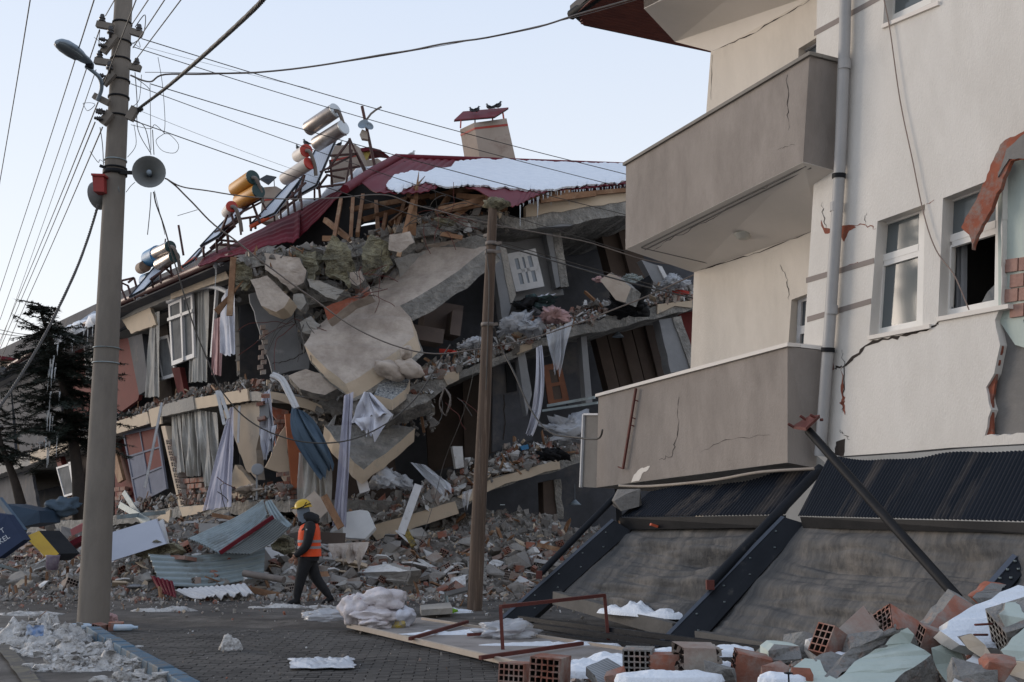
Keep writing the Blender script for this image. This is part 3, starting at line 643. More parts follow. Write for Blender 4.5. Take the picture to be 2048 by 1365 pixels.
# far end wall and back wall of the block, seen only from the side
q0, q1 = A(-150, 770), A(-150, 1130)
quad('end_wall', [q1, q0, q0 + nA * 9, q1 + nA * 9], .25, m_dark_wall)
# ---- floor slabs: facade edge polygons pushed inward
def slab(pl, pts, depth=4.6, mat=m_conc, j=.05, label=None, drop=0.0):
    n = nA if pl is A else nB
    return bp('floor_slab', pl, pts, 0.0, depth, mat, j, .22, label, vec=n * depth + Z * drop)
slab(B, ((900, 749), (970, 721), (1062, 686), (1146, 652), (1315, 610), (1385, 600), (1430, 592), (1430, 606), (1385, 618), (1260, 650), (1146, 673), (1062, 700), (984, 735), (900, 768), (862, 800), (800, 812), (700, 822), (620, 828), (640, 800), (760, 788), (840, 765)), 4.6, m_conc_rough, .035)
slab(B, ((1160, 899), (1117, 915), (980, 957), (914, 992), (820, 1022), (750, 1048), (748, 1075), (820, 1058), (920, 1018), (973, 985), (1062, 954), (1121, 940), (1162, 925)), 4.6, m_conc_rough, .03)
slab(B, ((1252, 402), (1140, 420), (1030, 436), (980, 430), (900, 436), (860, 445), (700, 490), (560, 505), (470, 520), (470, 540), (560, 530), (700, 516), (860, 470), (960, 455), (1035, 458), (1140, 448), (1252, 432), (1420, 400), (1420, 380)), 4.6, m_conc_rough, .05)
slab(A, ((230, 850), (294, 828), (323, 818), (385, 798), (495, 782), (545, 790), (545, 806), (497, 800), (389, 818), (323, 834), (230, 868), (60, 930), (-120, 985), (-120, 965), (60, 905)), 4.4, m_conc, .02)
slab(A, ((358, 1015), (407, 1010), (470, 1004), (580, 1000), (580, 1024), (470, 1030), (365, 1034), (230, 1050), (60, 1070), (-120, 1075), (-120, 1050), (60, 1050), (230, 1030)), 4.4, m_conc_rough, .04)
slab(A, ((455, 522), (340, 572), (242, 618), (188, 650), (96, 690), (0, 750), (-120, 815), (-120, 830), (0, 765), (96, 706), (188, 668), (242, 640), (340, 598), (455, 552)), 4.4, m_conc, .01)
# plastered cream edge pieces (proud of the slab)
for pl, pts in ((B, ((1180 + 135, 609), (1384, 601), (1384, 616), (1350, 612), (1315, 628))), (B, ((1028, 693), (1064, 686), (1064, 698), (1034, 710))), (B, ((882, 747), (918, 743), (918, 760), (895, 771))),
                (B, ((914, 994), (980, 960), (1062, 936), (1118, 919), (1121, 938), (1090, 944), (1062, 955), (1010, 968), (973, 985), (940, 1003))), (B, ((750, 1050), (910, 1003), (918, 1027), (754, 1081), (744, 1068))),
                (A, ((231, 844), (294, 824), (299, 847), (230, 869))), (A, ((297, 820), (319, 812), (323, 848), (303, 855))), (A, ((387, 797), (494, 778), (497, 802), (389, 819))),
                (B, ((539, 783), (605, 796), (643, 812), (650, 832), (625, 822), (572, 806), (542, 797))), (A, ((358, 1015), (407, 1010), (424, 1014), (395, 1028), (365, 1034))), (A, ((314, 1035), (340, 1020), (338, 1045), (322, 1050))),
                (A, ((341, 578), (446, 531), (458, 557), (400, 577), (341, 599))), (A, ((60, 905), (150, 875), (165, 890), (60, 928)))):
    bp('plaster_edge', pl, pts, -.05, .045, m_cream, .008, .15)
bp('concrete_lintel', A, ((323, 811), (385, 793), (389, 819), (323, 834)), -.09, .10, m_conc, .01)
# ---- top storey, right bay
bp('ceiling', B, ((1027, 440), (1202, 408), (1252, 402), (1252, 416), (1140, 452), (1040, 458)), .02, .15, m_grey_wall)
bp('partition', B, ((1000, 440), (1095, 440), (1128, 590), (1008, 605)), 1.3, .12, m_grey_wall)
bp('column', B, ((984, 490), (1003, 494), (1023, 612), (1014, 640), (1006, 655)), .05, .35, m_grey_wall, .01)
bp('column', B, ((1000, 494), (1012, 497), (1032, 590), (1022, 612)), .03, .3, m_conc, .01)
bp('column', B, ((1088, 448), (1102, 446), (1122, 573), (1112, 576)), .9, .3, m_grey_wall, .01)
bp('column', B, ((1102, 446), (1118, 444), (1138, 573), (1122, 575)), .88, .3, m_conc_rough, .015)
bp('column', B, ((1283, 520), (1315, 531), (1342, 580), (1318, 584)), .5, .3, m_grey_wall, .01)
bp('column', B, ((1315, 531), (1324, 533), (1350, 582), (1342, 584)), .45, .3, m_white)
bp('wardrobe_panel', B, ((1228, 430), (1262, 425), (1300, 560), (1266, 570)), 2.2, .5, m_brown_wall)
bp('wardrobe_panel', B, ((1194, 436), (1226, 430), (1262, 572), (1230, 575)), 2.4, .5, m_brown_wall)
wd = None
def framed(name, pl, q, off, nx, ny, mat, fw=.12, parent=None, label=None, arch=False, panem=m_dull, th=.06, panel=None):
    P = [pl(x, y, off) for x, y in q]; n = nA if pl is A else nB
    def bl(u, v): return P[0].lerp(P[1], u).lerp(P[3].lerp(P[2], u), v)
    W_, H_ = (P[1] - P[0]).length, (P[3] - P[0]).length
    fu, fv = fw / W_, fw / H_; f = MB()
    def bar(u0, v0, u1, v1): f.prism([bl(u0, v0), bl(u1, v0), bl(u1, v1), bl(u0, v1)], n * th)
    bar(0, 0, fu, 1); bar(1 - fu, 0, 1, 1); bar(fu, 0, 1 - fu, fv); bar(fu, 1 - fv, 1 - fu, 1)
    for k in range(1, nx): u = fu + (1 - 2 * fu) * k / nx; bar(u - fu * .3, fv, u + fu * .3, 1 - fv)
    for k in range(1, ny): v = fv + (1 - 2 * fv) * k / ny; bar(fu, v - fv * .3, 1 - fu, v + fv * .3)
    o = part(name, f, mat, parent or cb_, label)
    if panem:
        for a in range(nx):
            for c in range(ny):
                u0, u1 = fu + (1 - 2 * fu) * a / nx, fu + (1 - 2 * fu) * (a + 1) / nx; v0, v1 = fv + (1 - 2 * fv) * c / ny, fv + (1 - 2 * fv) * (c + 1) / ny
                g = MB(); m_ = panem
                g.prism([bl(u0, v0) + n * .03, bl(u1, v0) + n * .03, bl(u1, v1) + n * .03, bl(u0, v1) + n * .03], n * .006)
                if panel and (a, c) in panel: m_ = mat
                part('pane', g, m_, o)
    return o
framed('interior_door', B, ((1014, 508), (1071, 497), (1089, 573), (1032, 584)), .9, 3, 2, m_white, .16, label='white glazed interior door leaning in the top storey', panem=pm('frosted', (.26, .29, .33), (.22, .25, .29), 2, .4))
# ---- middle storey, right bay
bp('partition', B, ((985, 735), (1040, 715), (1066, 880), (985, 905)), 1.0, .12, m_dark_wall)
bp('column', B, ((1035, 710), (1050, 706), (1064, 790), (1054, 832), (1048, 800)), .05, .3, m_grey_wall, .01)
bp('column', B, ((1162, 674), (1173, 673), (1185, 806), (1172, 808)), .3, .3, m_grey_wall)
bp('partition', B, ((1100, 680), (1160, 668), (1172, 810), (1136, 812)), 1.6, .1, m_dark_wall)
bp('column', B, ((1318, 640), (1345, 636), (1380, 737), (1342, 746)), .1, .4, m_grey_wall, .02)
bp('column', B, ((1345, 636), (1362, 632), (1384, 700), (1380, 737)), .05, .4, m_conc_rough, .02)
bp('partition', B, ((1358, 628), (1400, 620), (1400, 740), (1384, 738)), .5, .1, m_red_wall)
for k, (x, y) in enumerate(((1190, 672), (1214, 668), (1240, 662), (1264, 657), (1290, 650))):
    bp('wardrobe_panel', B, ((x, y), (x + 22, y - 4), (x + 56, y + 130), (x + 34, y + 135)), 2.0 + .12 * (k % 2), .4, m_brown_wall)
framed('inner_door', B, ((1086, 732), (1121, 724), (1140, 807), (1098, 813)), .7, 1, 2, pm('door_brown', (.20, .075, .035), (.15, .055, .03), 3, .5), .14, panem=m_brown_wall)
bp('picture_frame', B, ((1012, 728), (1030, 724), (1034, 782), (1014, 786)), .95, .04, m_black_metal)
# middle storey centre and left: dark partitions
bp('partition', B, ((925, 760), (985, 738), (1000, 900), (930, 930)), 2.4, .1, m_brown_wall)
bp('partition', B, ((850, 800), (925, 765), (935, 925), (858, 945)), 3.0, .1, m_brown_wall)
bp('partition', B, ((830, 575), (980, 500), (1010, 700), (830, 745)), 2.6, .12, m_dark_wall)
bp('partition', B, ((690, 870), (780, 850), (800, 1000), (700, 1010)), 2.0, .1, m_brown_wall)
# ground storey hollow, right
bp('column', B, ((1086, 965), (1108, 960), (1114, 1036), (1088, 1038)), .8, .4, m_brown_wall)
bp('column', B, ((1108, 960), (1122, 958), (1127, 1038), (1114, 1038)), .75, .4, m_conc_rough, .03)
bp('column', B, ((1240, 960), (1262, 955), (1268, 1060), (1246, 1062)), 1.6, .4, m_dark_wall)
# ---- wing A interior: red walls, columns
bp('wall', A, ((236, 680), (258, 676), (280, 780), (276, 800), (234, 830)), .6, .12, m_red_wall)
bp('column', A, ((256, 676), (284, 668), (298, 779), (278, 790)), .4, .3, m_dark_wall)
bp('wall', A, ((343, 736), (359, 735), (370, 790), (358, 797)), .5, .15, m_red_wall)
bp('wall', A, ((150, 700), (180, 690), (182, 800), (160, 880), (140, 880)), .7, .12, m_red_wall)
bp('wall', A, ((230, 872), (250, 866), (275, 1010), (230, 1030)), .7, .12, m_red_wall)
bp('wall', A, ((20, 760), (110, 718), (130, 880), (40, 905)), .35, .12, m_dark_wall, .03)
bp('wall', A, ((-60, 800), (20, 762), (30, 905), (-60, 940)), .30, .12, m_dark_wall, .03)
bp('wall', A, ((160, 690), (225, 655), (232, 760), (180, 790)), .8, .12, m_grey_wall, .03)
bp('wall', A, ((-40, 935), (60, 930), (80, 1040), (-40, 1050)), .6, .12, m_dark_wall, .03)
bp('wall', A, ((120, 910), (180, 890), (196, 1030), (130, 1040)), .8, .12, m_brown_wall, .03)
bp('wall', A, ((300, 650), (334, 640), (345, 800), (325, 812), (300, 760)), 1.4, .12, m_brown_wall, .02)
bp('soffit', A, ((188, 652), (340, 585), (455, 552), (455, 575), (340, 618), (242, 660), (188, 690)), .45, .1, m_dark_wall)
bp('eaves_board', A, ((244, 640), (300, 615), (312, 650), (262, 668)), .02, .1, m_cream, .02)
# cream ground-storey wall with jagged hole, corner
bp('wall', A, ((440, 822), (470, 812), (520, 800), (522, 850), (512, 900), (516, 960), (492, 940), (478, 905), (470, 880), (462, 850)), .15, .18, pm('wall_beige', (.34, .29, .235), (.29, .25, .21), 1.5, .9, .3, c3=(.2, .18, .16), sc3=1.5, t3=.62), .03, .15)
bp('wall', A, ((470, 930), (488, 948), (508, 975), (512, 985), (482, 998), (462, 996), (464, 950)), .1, .15, m_cream, .02, .12)
bp('wall', B, ((545, 900), (575, 840), (580, 980), (560, 945), (530, 935)), .3, .15, m_cream, .03, .12)
bp('wall', B, ((540, 812), (578, 822), (578, 900), (548, 905), (556, 850)), .7, .15, m_terra, .03, .1)
bp('wall', B, ((600, 840), (700, 860), (720, 1000), (600, 1010)), 1.6, .15, m_brown_wall)
# grey corner room wall
bp('wall', B, ((498, 588), (560, 570), (626, 608), (622, 700), (618, 738), (545, 748), (530, 700), (512, 640)), .9, .15, m_grey_wall, .03, .2)
crk = MB()
def pcrack(name, pl, pts, off, w, seed=0, parent=None, mat=None):
    r = random.Random(seed); P = []
    for i in range(len(pts) - 1):
        for k in range(5):
            t = k / 5; P.append((lerp(pts[i][0], pts[i + 1][0], t) + r.uniform(-2, 2) * (k > 0), lerp(pts[i][1], pts[i + 1][1], t) + r.uniform(-2, 2) * (k > 0)))
    P.append(pts[-1]); n = len(P); s = MB(); w_ = w / 2
    s.add([pl(x - w_ * .7, y - w_ * .7, off) for x, y in P] + [pl(x + w_ * .7, y + w_ * .7, off) for x, y in P], [(i, i + 1, n + i + 1, n + i) for i in range(n - 1)])
    return part(name, s, mat or m_crack, parent or cb_)
pcrack('crack', B, ((585, 590), (592, 650), (604, 700)), .89, 3.5, 1); pcrack('crack', B, ((545, 728), (575, 722), (604, 708), (615, 700)), .89, 1.5, 2)
pcrack('crack', B, ((1008, 790), (1010, 840), (1006, 880)), .99, 3, 3)
# broken brickwork edge of that corner
def brick_wall(pl, pts, off, rows, cols, mat, wpx, hpx, shear=0.0, n_=None, th=.12):
    x0, y0 = pts
    n = nA if pl is A else nB
    for j in range(rows):
        for i in range(cols):
            x = x0 + i * wpx + (wpx * .5 if j % 2 else 0) + j * shear; y = y0 + j * hpx - i * wpx * .10
            if RND.random() < .08: continue
            q = MB(); o = off + U(-.02, .02); e_ = .6
            q.prism([pl(x + e_, y + e_, o), pl(x + wpx - e_, y - wpx * .1 + e_, o), pl(x + wpx - e_, y + hpx - e_ - wpx * .1, o), pl(x + e_, y + hpx - e_, o)], n * th)
            part('brick', q, mat, cb_)
brick_wall(A, (364, 958), .12, 5, 3, m_brick, 15, 10.5, 2.0)
brick_wall(B, (553, 945), .28, 6, 3, m_brick, 13, 9.5, .5)
brick_wall(B, (548, 840), .60, 8, 2, m_brick, 12, 9.5, .8)
brick_wall(B, (520, 650), .55, 10, 1, m_brick_dusty, 12, 10, -.6)
brick_wall(A, (228, 975), .5, 3, 2, m_brick, 11, 9, .5)
# brick pier in the ground storey (cream face, hollow side)
bp('pier_face', A, ((322, 853), (330, 852), (366, 1012), (358, 1014)), .0, .3, m_cream)
HOLE = pm('hole_dark', (.03, .02, .018), (.02, .015, .012), 5, 1, 0)
for k in range(12):
    y = 880 + k * 11; x = 331 + k * 2.6
    q = MB(); q.prism([A(x, y, .0), A(x + 8, y - 1, .0), A(x + 9.5, y + 9, .0), A(x + 1.5, y + 10, .0)], nA * .25)
    for a in range(2):
        for c in range(2):
            u, v_ = x + 1.5 + a * 3.8 + c * .8, y + 1.5 + c * 4.2
            q.prism([A(u, v_, -.004), A(u + 2.4, v_, -.004), A(u + 2.8, v_ + 3, -.004), A(u + .4, v_ + 3, -.004)], nA * .003, 1)
    part('brick', q, [m_brick_dusty, HOLE], cb_)
# windows and doors of wing A
wf = framed('window_frame', A, ((336, 606), (384, 584), (388, 715), (343, 732)), .12, 2, 1, m_white, .13)
ar = MB(); ar.tube(smooth_line([A(x, y, .1) for x, y in ((336, 604), (362, 592), (390, 578), (420, 573), (450, 582), (478, 600))], 5), .07, 6); part('arch_frame', ar, m_white, wf)
for p_, q_ in (((337, 640), (386, 622)), ((434, 578), (424, 715)), ((364, 594), (368, 722))): ar = MB(); ar.beam(A(p_[0], p_[1], .11), A(q_[0], q_[1], .11), .08, .09); part('transom', ar, m_white, wf)
framed('window_frame', A, ((285, 684), (336, 670), (352, 752), (300, 768)), .9, 2, 1, m_white, .13, label='tilted white window frame deep in the upper storey')
framed('door_frame', A, ((245, 866), (314, 851), (333, 978), (272, 1010)), .25, 2, 3, pm('door_bluegrey', (.20, .21, .255), (.16, .17, .21), 2, .9, spec=.05), .12, panem=m_red_wall, panel=((0, 1), (0, 2), (1, 2)), label='blue grey glazed door with frame leaning in the ground storey')
framed('window_frame', A, ((112, 935), (146, 925), (160, 985), (128, 995)), .2, 1, 1, m_white, .11)
framed('window_frame', A, ((167, 690), (182, 686), (186, 760), (172, 764)), .5, 1, 2, m_white, .1)
bp('post', A, ((205, 870), (222, 866), (246, 960), (236, 966)), .4, .1, m_wood)
bp('post', A, ((110, 912), (118, 910), (140, 990), (130, 995)), .25, .2, m_red_wall)
bp('post', A, ((136, 925), (143, 923), (154, 990), (148, 990)), .2, .08, m_white)
s = MB(); s.beam(B(582, 828, .1), B(596, 976, .1), .28, .12, nB); part('door_post', s, pm('orange_wood', (.38, .12, .05), (.30, .09, .04), 2, .6), cb_, 'orange brown door post')
# shelves with books in the corner room
s = MB()
for y in (690, 660, 720): s.prism([A(470, y, 1.4), A(512, y - 8, 1.4), A(512, y - 5, 1.4), A(470, y + 3, 1.4)], nA * .3)
s.beam(A(472, 600, 1.5), A(480, 750, 1.5), .06, .3); s.beam(A(500, 590, 1.5), A(508, 745, 1.5), .06, .3); part('shelves', s, m_grey_wall, cb_)
s = MB()
for k in range(14): x = 474 + k * 2.6; s.prism([A(x, 722 - k * .4, 1.42), A(x + 1.9, 721.5 - k * .4, 1.42), A(x + 2.6, 742 - k * .5, 1.42), A(x + .7, 743 - k * .5, 1.42)], nA * .2)
part('books', s, m_board, cb_)
# ---- ROOF -----------------------------------------------------------
r0, r1, r2 = at(795, 314, 29.0), at(1252, 331, 31.0), at(1101, 381, 25.6)
rn = (r1 - r0).cross(r2 - r0).normalized()
if rn.z < 0: rn = -rn
def RB(px, py, up=0.0): return hitp(px, py, r0 + rn * up, rn)
topl = [(795, 314), (960, 320), (1120, 326), (1252, 331), (1420, 337)]
botl = [(690, 380), (723, 369), (754, 386), (800, 388), (850, 384), (903, 367), (951, 380), (985, 398), (1026, 415), (1062, 398), (1101, 382), (1180, 376), (1252, 368), (1420, 352)]
T_ = [RB(x, y) for x, y in topl]
def polyx(pts, x):
    for (a, b) in zip(pts, pts[1:]):
        if a[0] <= x <= b[0]: t = (x - a[0]) / (b[0] - a[0]); return lerp(a[1], b[1], t)
    return pts[0][1] if x < pts[0][0] else pts[-1][1]
def roofB(u, v):
    xt = lerp(795, 1420, u); xb = lerp(690, 1420, u); yb = polyx(botl, xb)
    a = RB(xt, polyx(topl, xt)); b = RB(xb, yb + 1.0 * nz((u * 60, 0, 0)))
    p = a.lerp(b, v); return p + rn * (.016 * math.sin(2 * math.pi * p.dot(uB) / .22) + .03 * v * nz(p, .9))
b = MB(); b.grid(roofB, 520, 10, thick=.02); part('roof_sheet', b, m_roof, cb_, 'dark red corrugated roof sheet')
# torn hanging strip along wing A
up_ = [(398, 531), (407, 520), (460, 492), (543, 450), (640, 401), (700, 366), (745, 342), (795, 314)]
lo_ = [(398, 533), (447, 517), (484, 509), (526, 494), (572, 484), (585, 487), (604, 470), (644, 427), (688, 383), (745, 350), (797, 318)]
def strip(u, v):
    x = lerp(398, 796, u)
    a = at(x, polyx(up_, x), lerp(27.0, 29.2, u)); b_ = at(x + 2 * (1 - u), polyx(lo_, x) + (4 * nz((u * 14, 0, 0)) + 2 * nz((u * 45, 0, 0)) if u < .7 else 0), lerp(25.2, 28.8, u) if u > .5 else lerp(25.4, 24.6, u * 2) if u < .25 else lerp(25.0, 27.0, (u - .25) * 4 * .5))
    p = a.lerp(b_, v); return p + Z * (.022 * math.sin(v * 34 + u * 4) * (1 - u * .6)) - nA * (.06 * nz((u * 9, v * 2, 0)))
b = MB(); b.grid(strip, 260, 40, thick=.02); part('roof_sheet', b, m_roof, cb_, 'torn red roof sheet sagging down over the corner')
b = MB(); b.tube([RB(795, 315, .05), RB(745, 343, .05), RB(690, 379, .05)], .11, 6); b.tube([RB(795, 314, .04), RB(1100, 325, .04), RB(1420, 337, .04)], .08, 6); part('ridge_cap', b, m_roof, cb_)
# roof of wing A (nearly edge-on) and its gutter
gut = [(466, 514), (430, 526), (340, 565), (242, 608), (188, 643), (140, 668), (96, 690), (0, 746), (-120, 812)]
G_ = [A(x, y, -.45) for x, y in gut]
b = MB(); n = len(G_); ins = [p + nA * 3.9 + Z * .26 for p in G_]
b.add(G_ + ins + [p - Z * .05 for p in G_] + [p - Z * .05 for p in ins], [(i, i + 1, n + i + 1, n + i) for i in range(n - 1)] + [(2 * n + i, 3 * n + i, 3 * n + i + 1, 2 * n + i + 1) for i in range(n - 1)] + [(i, 2 * n + i, 2 * n + i + 1, i + 1) for i in range(n - 1)])
ins2 = [p + nA * 4 - Z * .9 for p in ins]; b.add(ins + ins2, [(i, i + 1, n + i + 1, n + i) for i in range(n - 1)])
part('roof_sheet', b, m_roof, cb_, 'dark red roof of the long wing')
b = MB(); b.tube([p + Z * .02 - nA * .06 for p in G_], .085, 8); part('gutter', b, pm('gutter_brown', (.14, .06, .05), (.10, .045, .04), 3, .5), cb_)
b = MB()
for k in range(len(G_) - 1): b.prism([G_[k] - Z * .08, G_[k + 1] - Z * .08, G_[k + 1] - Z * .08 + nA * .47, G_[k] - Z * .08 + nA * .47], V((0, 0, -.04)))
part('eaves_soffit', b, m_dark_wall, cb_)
# rear slope of roof B
b = MB(); P = [RB(795, 314, -.03), RB(1420, 337, -.03)]; b.prism([P[0], P[1], P[1] + nB * 5 - Z * 2.0, P[0] + nB * 5 - Z * 2.0], V((0, 0, -.04))); part('roof_sheet', b, m_roof, cb_)
# rafters and broken battens under roof B
def beamp(a, b_, w, h, name='rafter', mat=m_wood, parent=cb_, label=None):
    s = MB(); s.beam(a, b_, w, h)
    return part(name, s, mat, parent, label) if parent else (s)
for k in range(13):
    t = k / 12; xt = lerp(815, 1400, t); xb = lerp(735, 1400, t)
    a = RB(xt, polyx(topl, xt), -.10); e_ = RB(xb + U(-6, 6), polyx(botl, xb) - 1, -.10); beamp(a, a.lerp(e_, U(.85, 1.0)), .07, .12)
for (x0, y0, d0, x1, y1, d1) in ((903, 437, 25, 990, 378, 25.5), (862, 452, 25.2, 905, 380, 26), (880, 420, 24.6, 1000, 392, 25.2), (848, 470, 25, 880, 418, 26), (700, 500, 25.6, 706, 396, 27), (668, 480, 25.4, 682, 400, 27),
    (715, 470, 25.4, 726, 392, 27), (757, 478, 25.3, 752, 405, 27), (790, 470, 25.3, 812, 398, 27), (725, 440, 26, 850, 405, 27), (645, 478, 25.3, 668, 478, 25.3), (780, 448, 25.8, 840, 402, 26.8), (700, 420, 27, 860, 392, 27), (860, 395, 26, 960, 374, 25.6), (930, 400, 25.5, 1010, 408, 25), (915, 392, 25.6, 985, 398, 24.9),
    (830, 432, 25.3, 900, 470, 25.1), (1010, 400, 25.2, 1085, 392, 25.8), (1040, 395, 25.3, 1140, 385, 26), (1080, 402, 25.4, 1190, 388, 26), (870, 425, 25, 985, 405, 25), (650, 440, 26.5, 700, 480, 25.6), (735, 478, 25.4, 800, 462, 25.4), (765, 470, 25.4, 772, 430, 26)):
    beamp(at(x0, y0, d0), at(x1, y1, d1), .09, .13)
bp('fascia', B, ((1052, 412), (1105, 392), (1252, 380), (1420, 362), (1420, 382), (1252, 402), (1140, 420), (1052, 434)), -.02, .2, m_cream, .03)
bp('wall_plate', B, ((1085, 390), (1252, 376), (1420, 358), (1420, 364), (1252, 384), (1085, 400)), -.15, .1, m_wood)
# attic gable wall remains and rubble masonry below the roof on the left
for k, (pts, off, m__) in enumerate(((((480, 520), (560, 502), (600, 520), (606, 570), (570, 585), (520, 560), (486, 545)), .3, m_conc), (((560, 500), (640, 492), (660, 540), (640, 570), (600, 560)), .5, m_chunk_dark),
     (((590, 560), (640, 560), (690, 575), (668, 600), (610, 612)), .2, m_conc_rough), (((700, 520), (760, 500), (840, 478), (900, 470), (880, 500), (820, 520), (740, 560), (700, 560)), .25, m_conc_rough),
     (((620, 500), (700, 485), (780, 470), (860, 445), (950, 425), (1000, 430), (980, 470), (880, 478), (760, 512), (640, 530)), .45, m_chunk_dark), (((540, 505), (620, 495), (700, 560), (640, 620), (560, 580)), 1.0, m_dark_wall),
     (((640, 610), (690, 600), (700, 650), (640, 660)), .9, m_black), (((790, 520), (850, 500), (865, 530), (800, 560)), .1, m_conc))):
    bp('broken_masonry', B, pts, off, .35, m__, .06, .18, seed=k)
# ================================================================== FALLEN SLABS AND LOOSE PIECES (things)
def rprism(name, P, vec, mats, j, seg, label, cat, group=None, seed=0, faces=None):
    b = MB(); P = jag(P, j, seg, True, seed); n = len(P)
    back = [p + vec + V((random.Random(seed + i).uniform(-j, j), 0, random.Random(seed * 3 + i).uniform(-j, j))) * .6 for i, p in enumerate(P)]
    nn = sum(((P[i] - P[0]).cross(P[i + 1] - P[0]) for i in range(1, n - 1)), V((0, 0, 0)))
    tri = tessellate_polygon([P])
    b.add(P, list(tri), 0); b.add(back, [t[::-1] for t in tri], len(mats) - 1)
    b.add(P + back, [((i + 1) % n, i, i + n, (i + 1) % n + n) for i in range(n)], len(mats) - 1 if len(mats) < 3 else 1)
    return solo(name, b, mats, label, cat, group)
# the big tilted slab: upper face towards us, thick broken lower edge
bigp = [(985, 468, 24.4), (905, 500, 24.3), (845, 478, 25.2), (800, 505, 25.4), (780, 560, 25.0), (700, 590, 24.9), (620, 668, 23.7), (609, 690, 23.3), (700, 778, 22.7), (726, 752, 22.8), (826, 690, 23.1), (822, 640, 23.5), (806, 612, 23.8), (870, 566, 24.0), (984, 492, 24.3)]
P = [at(*q) for q in [(976, 466, 24.5), (940, 474, 24.6), (900, 483, 24.9), (850, 490, 25.2), (800, 500, 25.4), (778, 540, 25.1), (760, 566, 25.0), (690, 606, 24.5), (626, 660, 23.8), (608, 690, 23.3), (650, 735, 23.0), (692, 768, 22.8), (740, 740, 23.0), (800, 698, 23.3), (829, 672, 23.6), (822, 636, 23.8), (800, 612, 23.95), (850, 585, 24.1), (920, 540, 24.3), (984, 487, 24.6)]]
def big_slab():
    b = MB(); Q = jag(P, .022, .3, True, 5)
    vec = V((.17, .05, -.40)); n = len(Q)
    tri = tessellate_polygon([Q]); b.add(Q, list(tri), 0)
    mid = [p + vec * .8 for p in Q]; bk = [p + vec + V((U(-.03, .03), 0, U(-.03, .03))) for p in Q]
    b.add(Q + mid, [((i + 1) % n, i, i + n, (i + 1) % n + n) for i in range(n)], 2)
    k0 = [i for i in range(n) if Q[i].z < at(700, 655, 23).z]
    b.m[-n:] = [1 if i in k0 else 2 for i in range(n)]
    b.add(mid + bk, [((i + 1) % n, i, i + n, (i + 1) % n + n) for i in range(n)], 2); b.add(bk, [t[::-1] for t in tri], 2)
    return solo('fallen_slab', b, [m_slabface, m_cream, m_conc_rough], 'huge broken concrete slab hanging diagonally from the top storey', 'concrete slab')
big_slab()
P2 = [at(*q) for q in ((648, 852, 23.3), (700, 850, 23.7), (760, 848, 23.9), (832, 856, 23.8), (790, 892, 23.3), (728, 940, 22.7), (708, 925, 22.6), (680, 890, 22.8))]
b = MB(); Q = jag(P2, .03, .25, True, 2); vec = V((-.05, .1, -.30)); n = len(Q); tri = tessellate_polygon([Q]); b.add(Q, list(tri), 0); bk = [p + vec for p in Q]; b.add(bk, [t[::-1] for t in tri], 1)
b.add(Q + bk, [((i + 1) % n, i, i + n, (i + 1) % n + n) for i in range(n)], 1); solo('fallen_slab', b, [m_conc_rough, m_cream], 'smaller cream edged slab tipped forward below the white cloth', 'concrete slab')
rprism('concrete_block', [at(x, y, 23.4) for x, y in ((501, 560), (534, 552), (580, 596), (568, 615), (552, 624), (522, 612))], V((.1, .4, -.12)), [m_slabface, m_cream, m_conc_rough], .02, .2, 'long plastered concrete block hanging left of the grey wall', 'concrete block', seed=3)
rprism('concrete_block', [at(x, y, 23.0) for x, y in ((648, 616), (718, 588), (738, 572), (742, 588), (705, 605), (655, 642))], V((.05, .3, -.1)), [m_terra, m_slabface], .015, .2, 'brown plastered beam end lying on the big slab', 'concrete block', seed=4)
rprism('concrete_block', [at(x, y, 24.2) for x, y in ((1200, 560), (1222, 545), (1262, 575), (1250, 605), (1232, 600))], V((.3, .4, -.05)), [m_board, m_conc_rough], .02, .2, 'beige cupboard side tipped over in the top storey rubble', 'cupboard', seed=5)
rprism('rubble_slab', [at(x, y, 23.2) for x, y in ((576, 752), (612, 738), (668, 752), (690, 772), (650, 790), (600, 778))], V((0, .3, -.12)), [m_slabface, m_conc_rough], .02, .2, 'flat beige slab lying below the big slab', 'concrete slab', seed=6)
rprism('rubble_slab', [at(x, y, 23.0) for x, y in ((700, 870 - 60), (760, 790), (852, 786), (862, 800), (820, 818), (740, 838), (712, 832))], V((0, .6, -.2)), [m_conc_rough, m_conc_rough], .04, .15, 'ragged end of a broken floor slab above the white cloth', 'concrete slab', seed=7)
rprism('rubble_slab', [hz(x, y, z) for x, y, z in ((686, 1176, .05), (700, 1140, .35), (772, 1128, .5), (822, 1142, .45), (815, 1180, .05))], V((.15, .5, .0)), [m_plaster_white, m_conc, m_terra], .02, .15, 'wide dusty slab with a red side lying in front of the heap', 'concrete slab', seed=8)
rprism('cut_sheet', [at(x, y, 22.0) for x, y in ((686, 1052), (692, 1025), (720, 1020), (735, 1022), (750, 1056), (730, 1078), (686, 1075))], V((.02, .12, -.03)), [pm('foam_white', (.66, .68, .70), (.6, .62, .64), 4, .8, .1)], .01, .3, 'large white cut panel leaning on the heap right of the worker', 'panel', seed=9)
